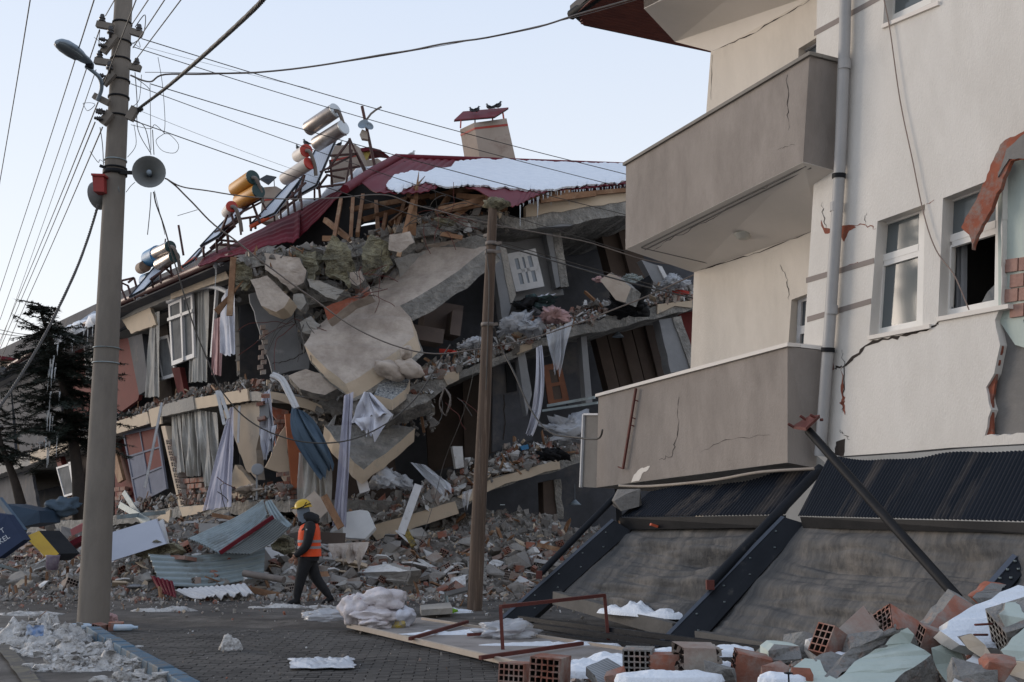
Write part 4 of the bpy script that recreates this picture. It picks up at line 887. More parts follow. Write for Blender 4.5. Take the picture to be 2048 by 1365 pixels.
def roughen(o, cuts, amp, fr, only=None):
    """subdivide a flat piece and give its faces an uneven broken relief"""
    bm = bmesh.new(); bm.from_mesh(o.data); bmesh.ops.remove_doubles(bm, verts=bm.verts, dist=.002)
    bmesh.ops.triangulate(bm, faces=[f for f in bm.faces if len(f.verts) > 4])
    for _ in range(cuts):
        es = [e_ for e_ in bm.edges if e_.calc_length() > .10 * (1.4 if cuts > 2 else 1)]
        bmesh.ops.subdivide_edges(bm, edges=es, cuts=1, use_grid_fill=False); bmesh.ops.triangulate(bm, faces=[f for f in bm.faces if len(f.verts) > 4])
    bm.normal_update(); org = ORG[o]
    for v in bm.verts:
        q = V(v.co) + org; v.co += v.normal * (amp * noise.fractal(q * fr, 1, 2, 4) + amp * .5 * abs(noise.noise(q * fr * 4)))
    bm.to_mesh(o.data); bm.free()
for o in list(COL.objects):
    if o.name.startswith(('fallen_slab', 'concrete_block', 'rubble_slab')): roughen(o, 4, .022, 2.2)
    elif o.name.startswith('broken_masonry'): roughen(o, 3, .07, 1.8)
# ================================================================== ON THE ROOF
def slabsnow(P, up, thick, label, cat, seed=0, name='roof_snow'):
    """soft edged sheet of snow over an outline lying on the roof"""
    b = MB(); c = sum(P, V((0, 0, 0))) / len(P); Q = jag(P, .12, .35, True, seed); n = len(Q); rings = []
    for s_, h in ((1.0, .0), (1.0, thick * .55), (.985, thick * .9), (.95, thick), (.8, thick), (.55, thick), (.25, thick)):
        rings.append([c + (p - c) * s_ + up * (h + (.05 * nz(p * s_, .8) if h > thick * .8 else 0)) for p in Q])
    rings.append([c + up * thick for _ in Q])
    vs = [p for r in rings for p in r]
    b.add(vs, [(i * n + k, i * n + (k + 1) % n, (i + 1) * n + (k + 1) % n, (i + 1) * n + k) for i in range(len(rings) - 1) for k in range(n)], 0, True)
    return solo(name, b, m_snow, label, cat)
sp_ = [(787, 386), (778, 370), (800, 351), (826, 347), (840, 352), (868, 342), (905, 338), (898, 330), (940, 322), (1000, 323), (1120, 328), (1420, 342), (1420, 352), (1252, 364), (1200, 372), (1130, 378), (1090, 384), (1062, 380), (1010, 377), (935, 373), (985, 366), (960, 364), (930, 372), (900, 378), (860, 362), (830, 374), (800, 372)]
# concave outline: build as grid columns between upper and lower edge instead
us = [(775, 372), (790, 356), (826, 347), (850, 351), (870, 341), (905, 338), (912, 327), (960, 321), (1120, 327), (1420, 338)]
ls = [(775, 378), (795, 388), (806, 378), (850, 366), (880, 374), (905, 378), (935, 372), (985, 377), (1040, 381), (1085, 384), (1130, 378), (1180, 372), (1252, 365), (1420, 350)]
def snowB(u, v):
    x = lerp(775, 1420, u); e_ = 3.0 * nz((x * .05, 0, 3)) + 2.4 * nz((x * .16, 0, 8))
    y0, y1 = polyx(us, x) + e_ * .8, polyx(ls, x) + e_ * 1.2
    h = .055 * (min(1, v * 10) ** .5) * (min(1, (1 - v) * 9) ** .5) * min(1, u * 30) ** .5
    p = RB(x, lerp(y0, y1, v), .025)
    return p + rn * (h * (1 + .6 * nz(p, .8) + .4 * nz(p, 3)))
b = MB(); b.grid(snowB, 240, 24, thick=.05); solo('roof_snow', b, m_snow, 'wide white snow sheet lying on the red corrugated roof', 'roof snow')
def icicle(b, p, L, r):
    b.tube([p, p - Z * L * .4 + V((U(-.01, .01), 0, 0)), p - Z * L], [r, r * .6, .003], 5)
for k in range(34):
    x = 1040 + (1250 - 1040) * (k + U(0, .9)) / 34; y = polyx(botl, x) + 2; D = lerp(25.6, 27, (x - 1040) / 210)
    L = (U(4, 14) if k % 5 else U(22, 48)) * mpp(D)
    b = MB(); p = at(x, y, D); p = RB(x, y, -.02); icicle(b, p, L, U(.012, .03)); solo('icicle', b, m_ice, 'long icicle on the right roof edge below the snow' if k % 5 == 0 else 'short icicle in the fringe on the right roof edge', 'icicle', 'icicles along the right roof edge')
# snow and icicles on the long wing's eave
for i, (xs, w_, h_, lab) in enumerate((((92, 205), .42, .26, 'lumpy snow bank with drips on the long wing eave behind the fir'), ((262, 292), .22, .09, 'small snow streak at the eave beside the chrome tanks'), ((424, 442), .22, .16, 'little snow cap near the end of the brown gutter'))):
    def fn(u, v, xs=xs, w_=w_, h_=h_):
        x = lerp(xs[0], xs[1], u); g = A(x, polyx([(a, c) for a, c in gut[::-1]], x), -.5)
        a = math.pi * (v * 1.3 - .25); e_ = min(1, 12 * u, 12 * (1 - u)) ** .5
        k = 1 + .5 * nz((x * .09, v * 2, 0)) + .35 * nz((x * .28, v * 4, 5))
        return g + nA * (.25 - math.cos(a) * w_ * k * e_) + Z * (math.sin(a) * h_ * k * e_ + .02)
    b = MB(); b.grid(fn, 60, 12, thick=.02); solo('eave_snow', b, m_snow, lab, 'roof snow')
G = 'icicles hanging from the long wing eave'
for k in range(22):
    x = U(94, 190) if k < 19 else U(425, 436); y = polyx(gut[::-1], x); b = MB(); p = A(x, y + 1, -.55); icicle(b, p, U(.15, .8), .03)
    solo('icicle', b, m_ice, 'icicle hanging from the snow bank on the long wing eave' if k < 19 else 'icicle under the snow cap near the gutter end', 'icicle', G)
# pale smear of wet snow on the deck behind the strip
b = MB(); P = [at(x, y, 28.3) for x, y in ((560, 444), (600, 425), (660, 392), (700, 366), (740, 348), (700, 372), (640, 404), (575, 436))]
for (x0, y0, x1, y1) in ((560, 440, 640, 404), (640, 404, 700, 370), (690, 372, 752, 340)):
    b.tube([at(x0, y0, 28.4), at((x0 + x1) / 2, (y0 + y1) / 2 - 4, 28.5), at(x1, y1 - 2, 28.6)], [.10, .24, .1], 8)
solo('roof_snow', b, m_snow, 'long drift of snow on the roof behind the solar heater frames', 'roof snow')
# ---- solar water heaters
m_tank_s = pm('tank_chrome', (.42, .38, .35), (.26, .22, .20), 1.5, .35, .2, 12, metal=.75, c3=(.20, .14, .11), sc3=1.6, t3=.6)
m_tank_o = pm('tank_orange', (.52, .24, .03), (.46, .20, .03), 1.2, .5, .1); m_tank_w = pm('tank_white', (.62, .57, .53), (.55, .50, .46), 1.5, .5, .1)
m_cap_g = pm('cap_dark_green', (.018, .045, .045), (.03, .06, .06), 4, .4, .1); m_cap_r = pm('cap_red', (.42, .045, .03), (.36, .04, .03), 3, .4, .1); m_cap_s = pm('cap_silver', (.55, .57, .58), (.45, .47, .48), 2, .4, .1, metal=.4)
m_collect = pm('collector', (.42, .47, .54), (.36, .41, .48), 1, .45, 0, wave=('X', 5, .4, (.52, .54, .60), .6), spec=.5); m_orpipe = pm('pipe_orange', (.55, .10, .04), (.45, .08, .04), 3, .45, .1)  # pale blue panel colour stands in for reflected sky
m_frame = pm('rust_frame', (.05, .035, .035), (.10, .045, .04), 3, .7, .1)
FNT = bpy.data.fonts.load('<builtin>') if False else None
def text_mesh(body, size, M, name, mat, parent=None, bold=0.0, ext=.002):
    cu = bpy.data.curves.new(name, 'FONT'); cu.body = body; cu.size = size; cu.extrude = ext; cu.offset = bold; cu.align_x = 'CENTER'; cu.align_y = 'CENTER'
    t = bpy.data.objects.new(name, cu); COL.objects.link(t); dg = bpy.context.evaluated_depsgraph_get(); me = bpy.data.meshes.new_from_object(t.evaluated_get(dg)); bpy.data.objects.remove(t)
    me.transform(M); me.materials.clear(); me.materials.append(mat); o = bpy.data.objects.new(name, me); COL.objects.link(o)
    if parent: o.parent = parent; me.transform(Matrix.Translation(-ORG[parent])); ORG[o] = ORG[parent]
    return o
def frame_matrix(o, x, y):
    x = x.normalized(); z = x.cross(y).normalized(); y = z.cross(x); M = Matrix((x, y, z)).transposed().to_4x4(); M.translation = o; return M
def cyl(b, a, c, r, mi=0, mcap=None, n=20, dome=.10):
    d = (c - a).normalized(); R_ = d.to_track_quat('Z', 'Y').to_matrix(); L = (c - a).length
    b.lathe(a, [(.01, -dome * .9), (r * .55, -dome * .75), (r * .9, -dome * .3), (r, 0), (r, L)], n, R_, mi)
    b.lathe(a, [(r * 1.0, L), (r * 1.02, L + .01), (r * 1.02, L + .03), (r * .95, L + .045), (0.005, L + .05)], n, R_, mcap if mcap is not None else mi, False)
def heater(D, tanks, panel, label, mats, legs, txt=None, pipe=None, rr=None):
    cx_ = sum(p[0] for p in panel) / 4; cy_ = sum(p[1] for p in panel) / 4
    wd_ = V((panel[1][0] - panel[0][0], panel[1][1] - panel[0][1], 0)) * .13; panel = [(p[0] + wd_.x * k, p[1] + wd_.y * k) for p, k in zip(panel, (-1, 1, 1, -1))]
    tanks = [(a_, b_, r_ * 1.16) for a_, b_, r_ in tanks]
    bx = at(panel[2][0], panel[2][1], D); t = thing('solar_water_heater', bx, label, 'solar heater', 'solar water heaters along the roof')
    for i, (face, back, rpx) in enumerate(tanks):
        f_, k_ = at(face[0], face[1], D - .35), at(back[0], back[1], D + .25)
        b = MB(); cyl(b, k_, f_, rpx * mpp(D), 0, 1); tk = part('water_tank', b, mats[i] if isinstance(mats[0], list) else mats, t)
        if txt:
            d = (f_ - k_).normalized(); out = (V((0, 0, CAMH)) - f_).normalized(); out = (out - d * out.dot(d)).normalized()
            up = d.cross(out); s = 1 if up.z > 0 else -1
            text_mesh(txt[i][0], rpx * mpp(D) * txt[i][1], frame_matrix(k_.lerp(f_, .35) + out * (rpx * mpp(D) + .004), d * s if False else d, up if up.z > 0 else up), 'lettering', txt[i][2], tk, ext=.001)
    P = [at(x, y, D + dd) for (x, y), dd in zip(panel, (1.1, 1.1, -.4, -.4))]
    b = MB(); b.prism(P, (P[1] - P[0]).cross(P[3] - P[0]).normalized() * .05); cp = part('collector_panel', b, m_collect, t)
    b = MB()
    for k in range(4): b.beam(P[k], P[(k + 1) % 4], .035, .045)
    part('panel_frame', b, m_steel, cp)
    for (x0, y0, x1, y1) in legs: b = MB(); b.beam(at(x0, y0, D + U(-.3, .4)), at(x1, y1, D + U(-.3, .4)), .05, .05); part('stand_bar', b, m_frame, t)
    if pipe: b = MB(); b.tube([at(pipe[0], pipe[1], D - .5), at(pipe[2], pipe[3], D - .3)], .055, 8); part('header_pipe', b, m_orpipe, t)
    b = MB(); f0, f1 = tanks[0][0], panel[1]
    b.tube(smooth_line([at(f0[0], f0[1], D - .42), at(f0[0] + 8, f0[1] + 3, D - .45), at(f0[0] + 17, f0[1] + 28, D - .3), at(f0[0] + 20, f0[1] + 50, D - .2)], 4), .05, 6); part('lagged_pipe', b, m_cable_pale, t)
    return t
mk = pm('print_grey', (.20, .19, .18), (.15, .14, .14), 6, .6, 0)
mkw = pm('print_white', (.6, .55, .5), (.5, .45, .4), 6, .6, 0)
heater(27.6, (((670, 222), (617, 258), 13.5), ((686, 256), (633, 289), 13.5)), ((634, 300), (670, 276), (628, 374), (588, 396)), 'tallest solar heater with two chrome brown tanks high on the ridge', [m_tank_s, m_cap_s],
       ((699, 277, 732, 352), (699, 277, 704, 365), (700, 280, 655, 340), (690, 380, 704, 300), (628, 376, 712, 366), (640, 345, 712, 308), (650, 345, 720, 333), (665, 375, 660, 320), (640, 396, 636, 350), (600, 392, 600, 402), (629, 376, 629, 400), (660, 312, 716, 308), (652, 350, 690, 358), (712, 305, 735, 350), (634, 378, 655, 350), (588, 398, 629, 376)))
heater(27.0, (((612, 302), (596, 313), 11.5), ((617, 328), (569, 359), 11.5)), ((583, 364), (609, 347), (546, 429), (506, 446)), 'solar heater with white tanks and red ends beside the tallest one', [m_tank_w, m_cap_r],
       ((609, 350, 596, 396), (575, 400, 612, 365), (546, 431, 600, 395), (548, 430, 549, 442), (560, 415, 562, 436), (575, 404, 577, 430), (600, 372, 604, 420), (585, 384, 590, 424), (510, 447, 511, 458)), None, (500, 455, 545, 431))
heater(26.4, (((505, 356), (470, 380), 13.5), ((516, 383), (478, 404), 13)), ((481, 410), (504, 402), (433, 474), (404, 492)), 'solar heater with two orange tanks and dark ends on the left roof half', [m_tank_o, m_cap_g],
       ((520, 396, 532, 420), (504, 405, 520, 446), (470, 432, 528, 402), (484, 418, 522, 398), (436, 476, 480, 440), (470, 440, 522, 432), (480, 440, 482, 470), (500, 434, 502, 462), (406, 494, 408, 515), (433, 476, 434, 505), (433, 480, 474, 484), (420, 498, 470, 452), (455, 470, 458, 500), (440, 490, 480, 492), (410, 510, 445, 484)),
       None, (365, 536, 391, 517))
heater(26.2, (((463, 414), (454, 426), 10),), ((400, 498), (408, 494), (385, 522), (366, 534)), 'small white solar tank with red end tucked behind the orange tanks', [m_tank_w, m_cap_r], ((430, 466, 476, 440), (462, 425, 470, 455), (455, 430, 440, 470)))
heater(28.5, (((340, 494), (313, 507), 10.5), ((348, 514), (318, 530), 10.5)), ((313, 533), (337, 527), (285, 580), (262, 594)), 'solar heater with small chrome tanks next to the blue barrel', [m_tank_s, m_cap_g],
       ((340, 525, 344, 556), (300, 560, 342, 530), (290, 576, 340, 552), (320, 545, 322, 566), (268, 592, 270, 600), (304, 556, 306, 575), (330, 536, 346, 550)))
def barrel(D, a, c, r, mats, label):
    b = MB(); cyl(b, at(c[0], c[1], D + .3), at(a[0], a[1], D - .2), r * mpp(D), 0, 1, dome=.04); t = solo('barrel', b, mats, label, 'barrel'); return t
m_bluebar = pm('barrel_blue', (.03, .16, .34), (.06, .19, .34), 2, .5, .1); m_rustbar = pm('barrel_rust', (.24, .19, .15), (.16, .09, .06), 4, .8, .3)
barrel(29.4, (316, 509), (299, 518), 18, [m_bluebar, m_bluebar], 'large blue water barrel on the roof edge beside chrome tanks'); barrel(29.8, (290, 533), (282, 537), 12, [m_rustbar, m_rustbar], 'rusty pale barrel half hidden below the blue barrel')
barrel(30.2, (304, 558), (292, 562), 15, [m_bluebar, m_galv], 'dull blue lower barrel beneath the blue barrel')
b = MB()
for (x0, y0, x1, y1) in ((243, 562, 268, 556), (268, 556, 274, 578), (243, 562, 243, 580), (243, 566, 256, 572), (256, 572, 262, 592), (268, 556, 256, 566), (244, 580, 252, 600)): b.beam(at(x0, y0, 30), at(x1, y1, 30), .05, .05)
solo('roof_frame', b, m_frame, 'empty angle iron frame on the roof just right of the concrete pole', 'frame')
b = MB(); b.prism([at(x, y, 36) for x, y in ((152, 647), (188, 622), (190, 632), (168, 650))], V((.1, .1, -.03))); solo('solar_collector', b, m_collect, 'thin tilted solar panel seen edge on at the left of the concrete pole', 'solar panel')
b = MB(); b.tube([at(357, 451, 29), at(367, 511, 29)], .035, 6); b.tube([at(330, 487, 29), at(331, 478, 29)], .02, 4); solo('roof_mast', b, m_frame, 'bare thin metal mast between blue barrel and orange tanks', 'mast')
# ---- chimneys
m_chim = pm('chimney_render', (.37, .31, .265), (.32, .27, .23), 1.5, .9, .3, 30, c3=(.24, .18, .15), sc3=2, t3=.62); m_redband = pm('band_red', (.36, .05, .035), (.3, .05, .04), 3, .6)
def chimney(D, q, dep, label, band=.2, cap=None, dirv=None):
    """q: px outline of the front face TL TR BR BL; dep: vector back"""
    P = [at(x, y, D) for x, y in q]; t = thing('chimney', P[3], label, 'chimney')
    b = MB(); b.prism(P, dep); part('stack', b, m_chim, t)
    if band:
        b = MB(); k = band; F_ = [p + p2 for p, p2 in zip((P[0].lerp(P[3], k), P[1].lerp(P[2], k), P[1].lerp(P[2], k + .05), P[0].lerp(P[3], k + .05)), [V((0, -.01, 0))] * 4)]
        b.prism(F_, V((0, .03, 0))); l = [P[0].lerp(P[3], k), P[0].lerp(P[3], k) + dep, P[0].lerp(P[3], k + .05) + dep, P[0].lerp(P[3], k + .05)]; ofs = (P[0] - P[1]).normalized() * .012
        b.prism([p + ofs for p in l], -ofs); part('red_band', b, m_redband, t)
    return t, P
t, P = chimney(30.6, ((948, 246), (1013, 237), (1032, 322), (960, 320)), V((-.45, .62, .02)), 'big beige chimney with red sheet hood and pigeons on the ridge', .13)
b = MB(); C_ = [at(908, 242, 31.0), at(989, 235, 30.2), at(1017, 217, 31.2), at(926, 225, 31.8)]; b.prism(C_, V((0, 0, .03))); part('hood', b, m_roof, t)
b = MB(); b.prism([p - Z * .035 for p in C_], V((0, 0, .03))); part('hood_underside', b, m_black_metal, t)
b = MB()
for a, c in (((922, 240), (921, 256)), ((950, 238), (950, 262)), ((985, 234), (986, 256)), ((1005, 222), (1009, 248))): b.beam(at(a[0], a[1], 30.9), at(c[0], c[1], 30.7), .04, .04)
part('hood_post', b, m_redband, t)
t, P = chimney(29.4, ((663, 292), (710, 289), (732, 352), (660, 380)), V((.25, .7, 0)), 'leaning beige chimney behind the tallest solar heater', .32)
t, P = chimney(29.8, ((723, 323), (755, 317), (757, 336), (727, 345)), V((.2, .6, 0)), 'low broken chimney stub beside the antenna mast', .7)
b = MB(); b.prism([at(x, y, 29.7) for x, y in ((713, 298), (738, 294), (761, 300), (757, 303), (740, 301), (713, 305))], V((.2, .7, .02))); part('hood', b, m_roof, t)
b = MB(); b.prism([at(x, y, 29.8) for x, y in ((717, 305), (735, 303), (727, 320), (718, 318))], V((.1, .02, 0))); part('hood_side', b, pm('sheet_yellow', (.45, .36, .10), (.4, .32, .1), 2), t)
t, P = chimney(29.2, ((526, 375), (552, 373), (557, 440), (520, 446)), V((.2, .6, 0)), 'narrow chimney with black flat hood behind the orange tanks', .35)
b = MB(); b.prism([at(519, 360, 29.2), at(537, 371, 28.9), at(553, 356, 29.5), at(533, 352, 29.8)], V((0, 0, .03))); b.beam(at(548, 360, 29.3), at(549, 374, 29.3), .02, .02); part('hood', b, m_black_metal, t)
chimney(29.6, ((574, 408), (600, 400), (600, 425), (574, 436)), V((.2, .6, 0)), 'short chimney block under the white tank collector', .8)
chimney(29.6, ((430, 490), (452, 486), (452, 510), (432, 514)), V((.2, .5, 0)), 'low rendered roof block under the orange tank stand', 0)
# ---- antenna mast with dish
t = thing('antenna_mast', at(752, 345, 28.6), 'leaning antenna mast with small dish and hanging box on the ridge', 'antenna')
b = MB(); b.tube([at(724, 213, 28.6), at(752, 345, 28.6)], .045, 6); part('pole', b, m_frame, t)
b = MB(); b.tube([at(x, y, 28.5) for x, y in ((733, 240), (742, 228), (752, 220), (763, 214))], .03, 5); part('arm', b, m_cable_pale, t)
b = MB(); R_ = V((-.25, -.9, .35)).to_track_quat('Z', 'Y').to_matrix(); b.lathe(at(728, 251, 28.5), [(.0, 0), (.08, .008), (.15, .04), (.16, .06), (.15, .05), (.0, .02)], 18, R_); part('dish', b, m_lampgrey, t)
b = MB(); R_ = V((.5, -.8, .3)).to_track_quat('Z', 'Y').to_matrix(); b.lathe(at(737, 254, 28.4), [(.0, 0), (.1, .01), (.13, .05), (.1, .02)], 16, R_); part('dish', b, m_lampgrey, t)
b = MB(); b.prism([at(x, y, 28.5) for x, y in ((719, 270), (724, 259), (734, 263), (736, 279), (722, 277))], V((0, .18, 0))); part('hanging_box', b, m_board, t)
# ---- pigeons
def pigeon(px, py, D, L, face, dark, label, wing=False):
    """py: feet; L body length in m"""
    c = at(px, py, D); s = L; t = thing('pigeon', c, label, 'pigeon', 'pigeons resting on the roofs'); f = V((face, .25, 0)).normalized(); mt = dark
    up_ = .5
    b = MB(); bd_ = (f + Z * .55).normalized(); p0 = c - f * s * .45 + Z * s * .18; p5 = c + f * s * .2 + Z * s * .55
    b.tube(smooth_line([p0 - f * s * .25 - Z * s * .05, p0, c + Z * s * .28, c + f * s * .14 + Z * s * .42, c + f * s * .2 + Z * s * .58, c + f * s * .24 + Z * s * .68, c + f * s * .27 + Z * s * .74], 2), [s * .03, s * .05, s * .08, s * .13, s * .19, s * .2, s * .19, s * .15, s * .10, s * .085, s * .085, s * .07, s * .02], 10)
    part('body', b, mt, t)
    b = MB(); h = c + f * s * .27 + Z * s * .70; b.tube([h, h + f * s * .15 - Z * s * .03], [s * .035, s * .008], 5); part('beak', b, m_black_metal, t)
    b = MB()
    for sd in (-1, 1): q = f.cross(Z) * s * .05 * sd; b.tube([c + q + Z * s * .2, c + q], s * .018, 4)
    part('legs', b, m_redband, t)
    b = MB()
    for sd in (-1, 1):
        q = f.cross(Z) * s * .15 * sd; b.tube([c + q + f * s * .1 + Z * s * .42, c + q * 1.1 - f * s * .12 + Z * s * .33, c + q * .6 - f * s * .45 + Z * s * .2], [s * .05, s * .11, s * .02], 6)
    part('wings', b, m_steel if dark is not m_plaster_white else mt, t)
pg = pm('pigeon_grey', (.07, .075, .085), (.045, .05, .06), 12, .7, .1)
pigeon(612, 292, 27, .26, -1, pg, 'dark pigeon standing on the upper white tank'); pigeon(597, 302, 27, .24, -1, pg, 'dark pigeon at the back end of the white tank')
pigeon(823, 315, 29, .28, 1, m_plaster_white, 'pale pigeon alone on the ridge left of the snow'); pigeon(752, 346, 28.5, .2, 1, pg, 'dark pigeon on the hip beside the mast foot')
pigeon(679, 293, 28, .2, 1, pg, 'dark pigeon under the lower chrome tank'); pigeon(944, 226, 31, .26, -1, pg, 'pigeon at the left end of the chimney hood'); pigeon(953, 226, 30.8, .3, 1, pg, 'crouching pigeon second from left on the chimney hood')
pigeon(978, 220, 31, .28, -1, pg, 'upright pigeon in the middle of the chimney hood'); pigeon(996, 218, 31, .34, 1, pg, 'largest pigeon at the right end of the chimney hood')
# far-left little roof
b = MB(); b.prism([at(x, y, 60) for x, y in ((-60, 715), (0, 712), (55, 719), (55, 722), (0, 718), (-60, 722))], V((0, 5, .3))); fh = solo('distant_house', b, m_roof, 'small distant house with red roof edge at the far left', 'house')
b = MB(); b.prism([at(x, y, 61) for x, y in ((-60, 722), (52, 722), (52, 900), (-60, 900))], V((0, 5, 0))); part('wall', b, m_cream, fh)
# ================================================================== POLES AND CABLES
base = hz(186, 1250); DP = base.y
t = thing('concrete_pole', base, 'tall tapered concrete utility pole at left with insulators and a grey street lamp', 'utility pole')
CP = t
pole_px = lambda y: lerp(247, 186, y / 1250)
def PP(px, py, dy=0.0): return at(px, py, DP + dy)
pp_ = [PP(pole_px(y), y) for y in (1262, 1000, 700, 400, 100, -300, -420)]
rad = [w * mpp(DP) / 2 for w in (60, 55, 48, 43.5, 38, 31, 29)]
b = MB(); b.tube(pp_, rad, 28); part('shaft', b, m_pole, t)
def wpx(y): return lerp(37, 60, y / 1250)
def ring(y, m, th=.012, h=3, name='band'):
    b = MB(); x = pole_px(y); r = wpx(y) * mpp(DP) / 2 + th; b.lathe(PP(x, y), [(r - .01, -h * .004), (r, -h * .004), (r, h * .004), (r - .01, h * .004)], 28, None); part(name, b, m, t)
for y in (48, 86, 121, 163, 196, 234): ring(y, m_black_metal)
ring(697, m_galv, .01, 1.6); ring(727, m_galv, .01, 1.6); ring(347, m_black_metal, .02, 8); ring(322, m_galv, .01, 2); ring(338, m_black_metal, .015, 3)
def insulator(c, up, par, s=1.0):
    R_ = up.to_track_quat('Z', 'Y').to_matrix(); b = MB()
    b.lathe(c, [(.006, -.06 * s), (.02 * s, -.06 * s), (.022 * s, -.01), (.05 * s, 0), (.052 * s, .015 * s), (.036 * s, .02 * s), (.036 * s, .04 * s), (.046 * s, .045 * s), (.044 * s, .06 * s), (.026 * s, .066 * s), (.034 * s, .085 * s), (.026 * s, .11 * s), (.004, .118 * s)], 14, R_); part('insulator', b, m_ceramic, par)
def arm(a, c, ins, ya=-.2, yb=-.2, w=.075):
    b = MB(); b.beam(PP(a[0], a[1], ya), PP(c[0], c[1], yb), w, w * 1.2); o = part('cross_arm', b, m_pole, t)
    for (x, y) in ins: insulator(PP(x, y, ya), Z, o)
arm((194, 49), (226, 55), ((204, 44),)); arm((262, 63), (284, 70), ((278, 64),)); arm((190, 122), (222, 127), ((199, 117),)); arm((260, 133), (281, 138), ((273, 132),))
insulator(PP(221, 68, -.24), Z, t); insulator(PP(219, 139, -.24), Z, t)
arm((206, 106), (232, 72), ()); arm((207, 170), (228, 146), ()); arm((204, 248), (222, 225), (), w=.09); arm((188, 192), (218, 207), (), w=.07); arm((258, 240), (272, 216), (), w=.09)
for x, y in ((209, 80), (208, 92), (206, 152), (203, 226), (200, 238), (204, 222)): insulator(PP(x, y, -.28), V((-1, -.2, .1)), t, .7)
insulator(PP(274, 222, -.2), V((1, -.1, .3)), t, .8)
# street lamp head on its curved arm
b = MB(); b.tube(smooth_line([PP(195, 201, -.25), PP(203, 178, -.35), PP(199, 156, -.5), PP(178, 137, -.7), PP(172, 134, -.75)], 6), .028, 8); la = part('lamp_arm', b, m_lampgrey, t)
h0, h1 = PP(184, 131, -.7), PP(114, 84, -1.3); d = (h1 - h0).normalized(); sd = d.cross(Z).normalized(); up_ = sd.cross(d)
if up_.z < 0: up_ = -up_
prof = [(0, .035, .03), (.08, .06, .045), (.18, .085, .055), (.32, .10, .06), (.42, .115, .085), (.6, .135, .10), (.8, .13, .095), (.93, .10, .07), (1.0, .04, .03)]
def loft(b, secs, n=18, mi=0):
    vs = []
    for (c, x, y, rx, ry, ry2) in secs:
        for k in range(n):
            a = 2 * math.pi * k / n; vs.append(c + x * rx * math.cos(a) + y * (ry if math.sin(a) > 0 else ry2) * math.sin(a))
    m = len(secs); b.add(vs, [(i * n + k, i * n + (k + 1) % n, (i + 1) * n + (k + 1) % n, (i + 1) * n + k) for i in range(m - 1) for k in range(n)], mi, True)
    b.add(vs[:n], [tuple(range(n))[::-1]], mi); b.add(vs[-n:], [tuple(range(n))], mi); return b
b = MB(); loft(b, [(h0.lerp(h1, u), sd, up_, rx, ry, ry * .35) for u, rx, ry in prof]); lh = part('lamp_head', b, m_lampgrey, t)
b = MB(); loft(b, [(h0.lerp(h1, u) - up_ * .015, sd, up_, rx * .8, .01, ry * .62) for u, rx, ry in prof[4:]]); part('lamp_glass', b, pm('lamp_lens', (.10, .12, .13), (.13, .15, .16), 3, .2, 0, spec=.6), lh)
b = MB(); b.box(h0.lerp(h1, .06) - up_ * .03, (.09, .07, .06)); part('lamp_clamp', b, m_steel, lh)
# horns
def horn(c, dirv, L, r, label=None):
    R_ = dirv.to_track_quat('Z', 'Y').to_matrix(); b = MB()
    b.lathe(c, [(.03, -L * 1.0), (.07, -L * 1.0), (.075, -L * .75), (.05, -L * .7), (.045, -L * .55), (.09, -L * .35), (.17, -L * .13), (r, 0), (r * 1.02, .006), (r * .98, .004), (.16, -L * .14), (.08, -L * .36), (.03, -L * .5)], 28, R_); h = part('loudspeaker', b, pm('horn_grey', (.20, .21, .21), (.15, .155, .155), 3, .6, .1), t, label)
    b = MB(); b.lathe(c, [(.0, -L * .5), (.035, -L * .5), (.035, -L * .05), (.03, -L * .02), (.0, -L * .02)], 14, R_); part('driver_tube', b, m_lampgrey, h); return h
horn(PP(298, 344, -.45), V((.28, -.93, -.10)), .42, 33 * mpp(DP - .45), 'round grey horn loudspeaker facing the street')
horn(PP(196, 392, .1), V((-.9, .35, -.1)), .42, .20)
b = MB(); b.beam(PP(232, 345, -.1), PP(268, 346, -.1), .03, .05); b.beam(PP(200, 332, -.1), PP(240, 345, -.1), .03, .04); part('horn_bracket', b, m_black_metal, t)
b = MB(); b.prism([PP(184, 350, -.25), PP(207, 350, -.25), PP(208, 384, -.25), (PP(187, 383, -.25))], V((.0, .18, 0))); b.prism([PP(182, 347, -.28), PP(209, 348, -.28), PP(209, 352, -.28), PP(182, 351, -.28)], V((0, .24, 0))); part('red_box', b, pm('box_red', (.30, .035, .03), (.24, .03, .028), 3, .5), t)
# old wooden-looking pole in front of the ruin
b0 = hz(949, 1222); DW = b0.y
tw = thing('wooden_pole', b0, 'slim brown wooden pole with metal bands standing before the collapsed block', 'utility pole')
wp_ = lambda y: lerp(986, 949, (y - 412) / 806)
b = MB(); ys = (1226, 1000, 800, 600, 440, 412); b.tube([at(wp_(y) + (1.2 if y == 800 else 0), y, DW) for y in ys], [w * mpp(DW) / 2 for w in (30, 28, 25.5, 22.5, 19, 17)], 16); part('shaft', b, m_poleW, tw)
for y in (488, 505, 650):
    b = MB(); r = .095 if y < 600 else .105; b.lathe(at(wp_(y), y, DW), [(r - .01, -.03), (r, -.03), (r, .03), (r - .01, .03)], 16); b.beam(at(wp_(y) + 8, y, DW - .05), at(wp_(y) + 20, y - 2, DW), .03, .05); part('band', b, m_cable_pale, tw)
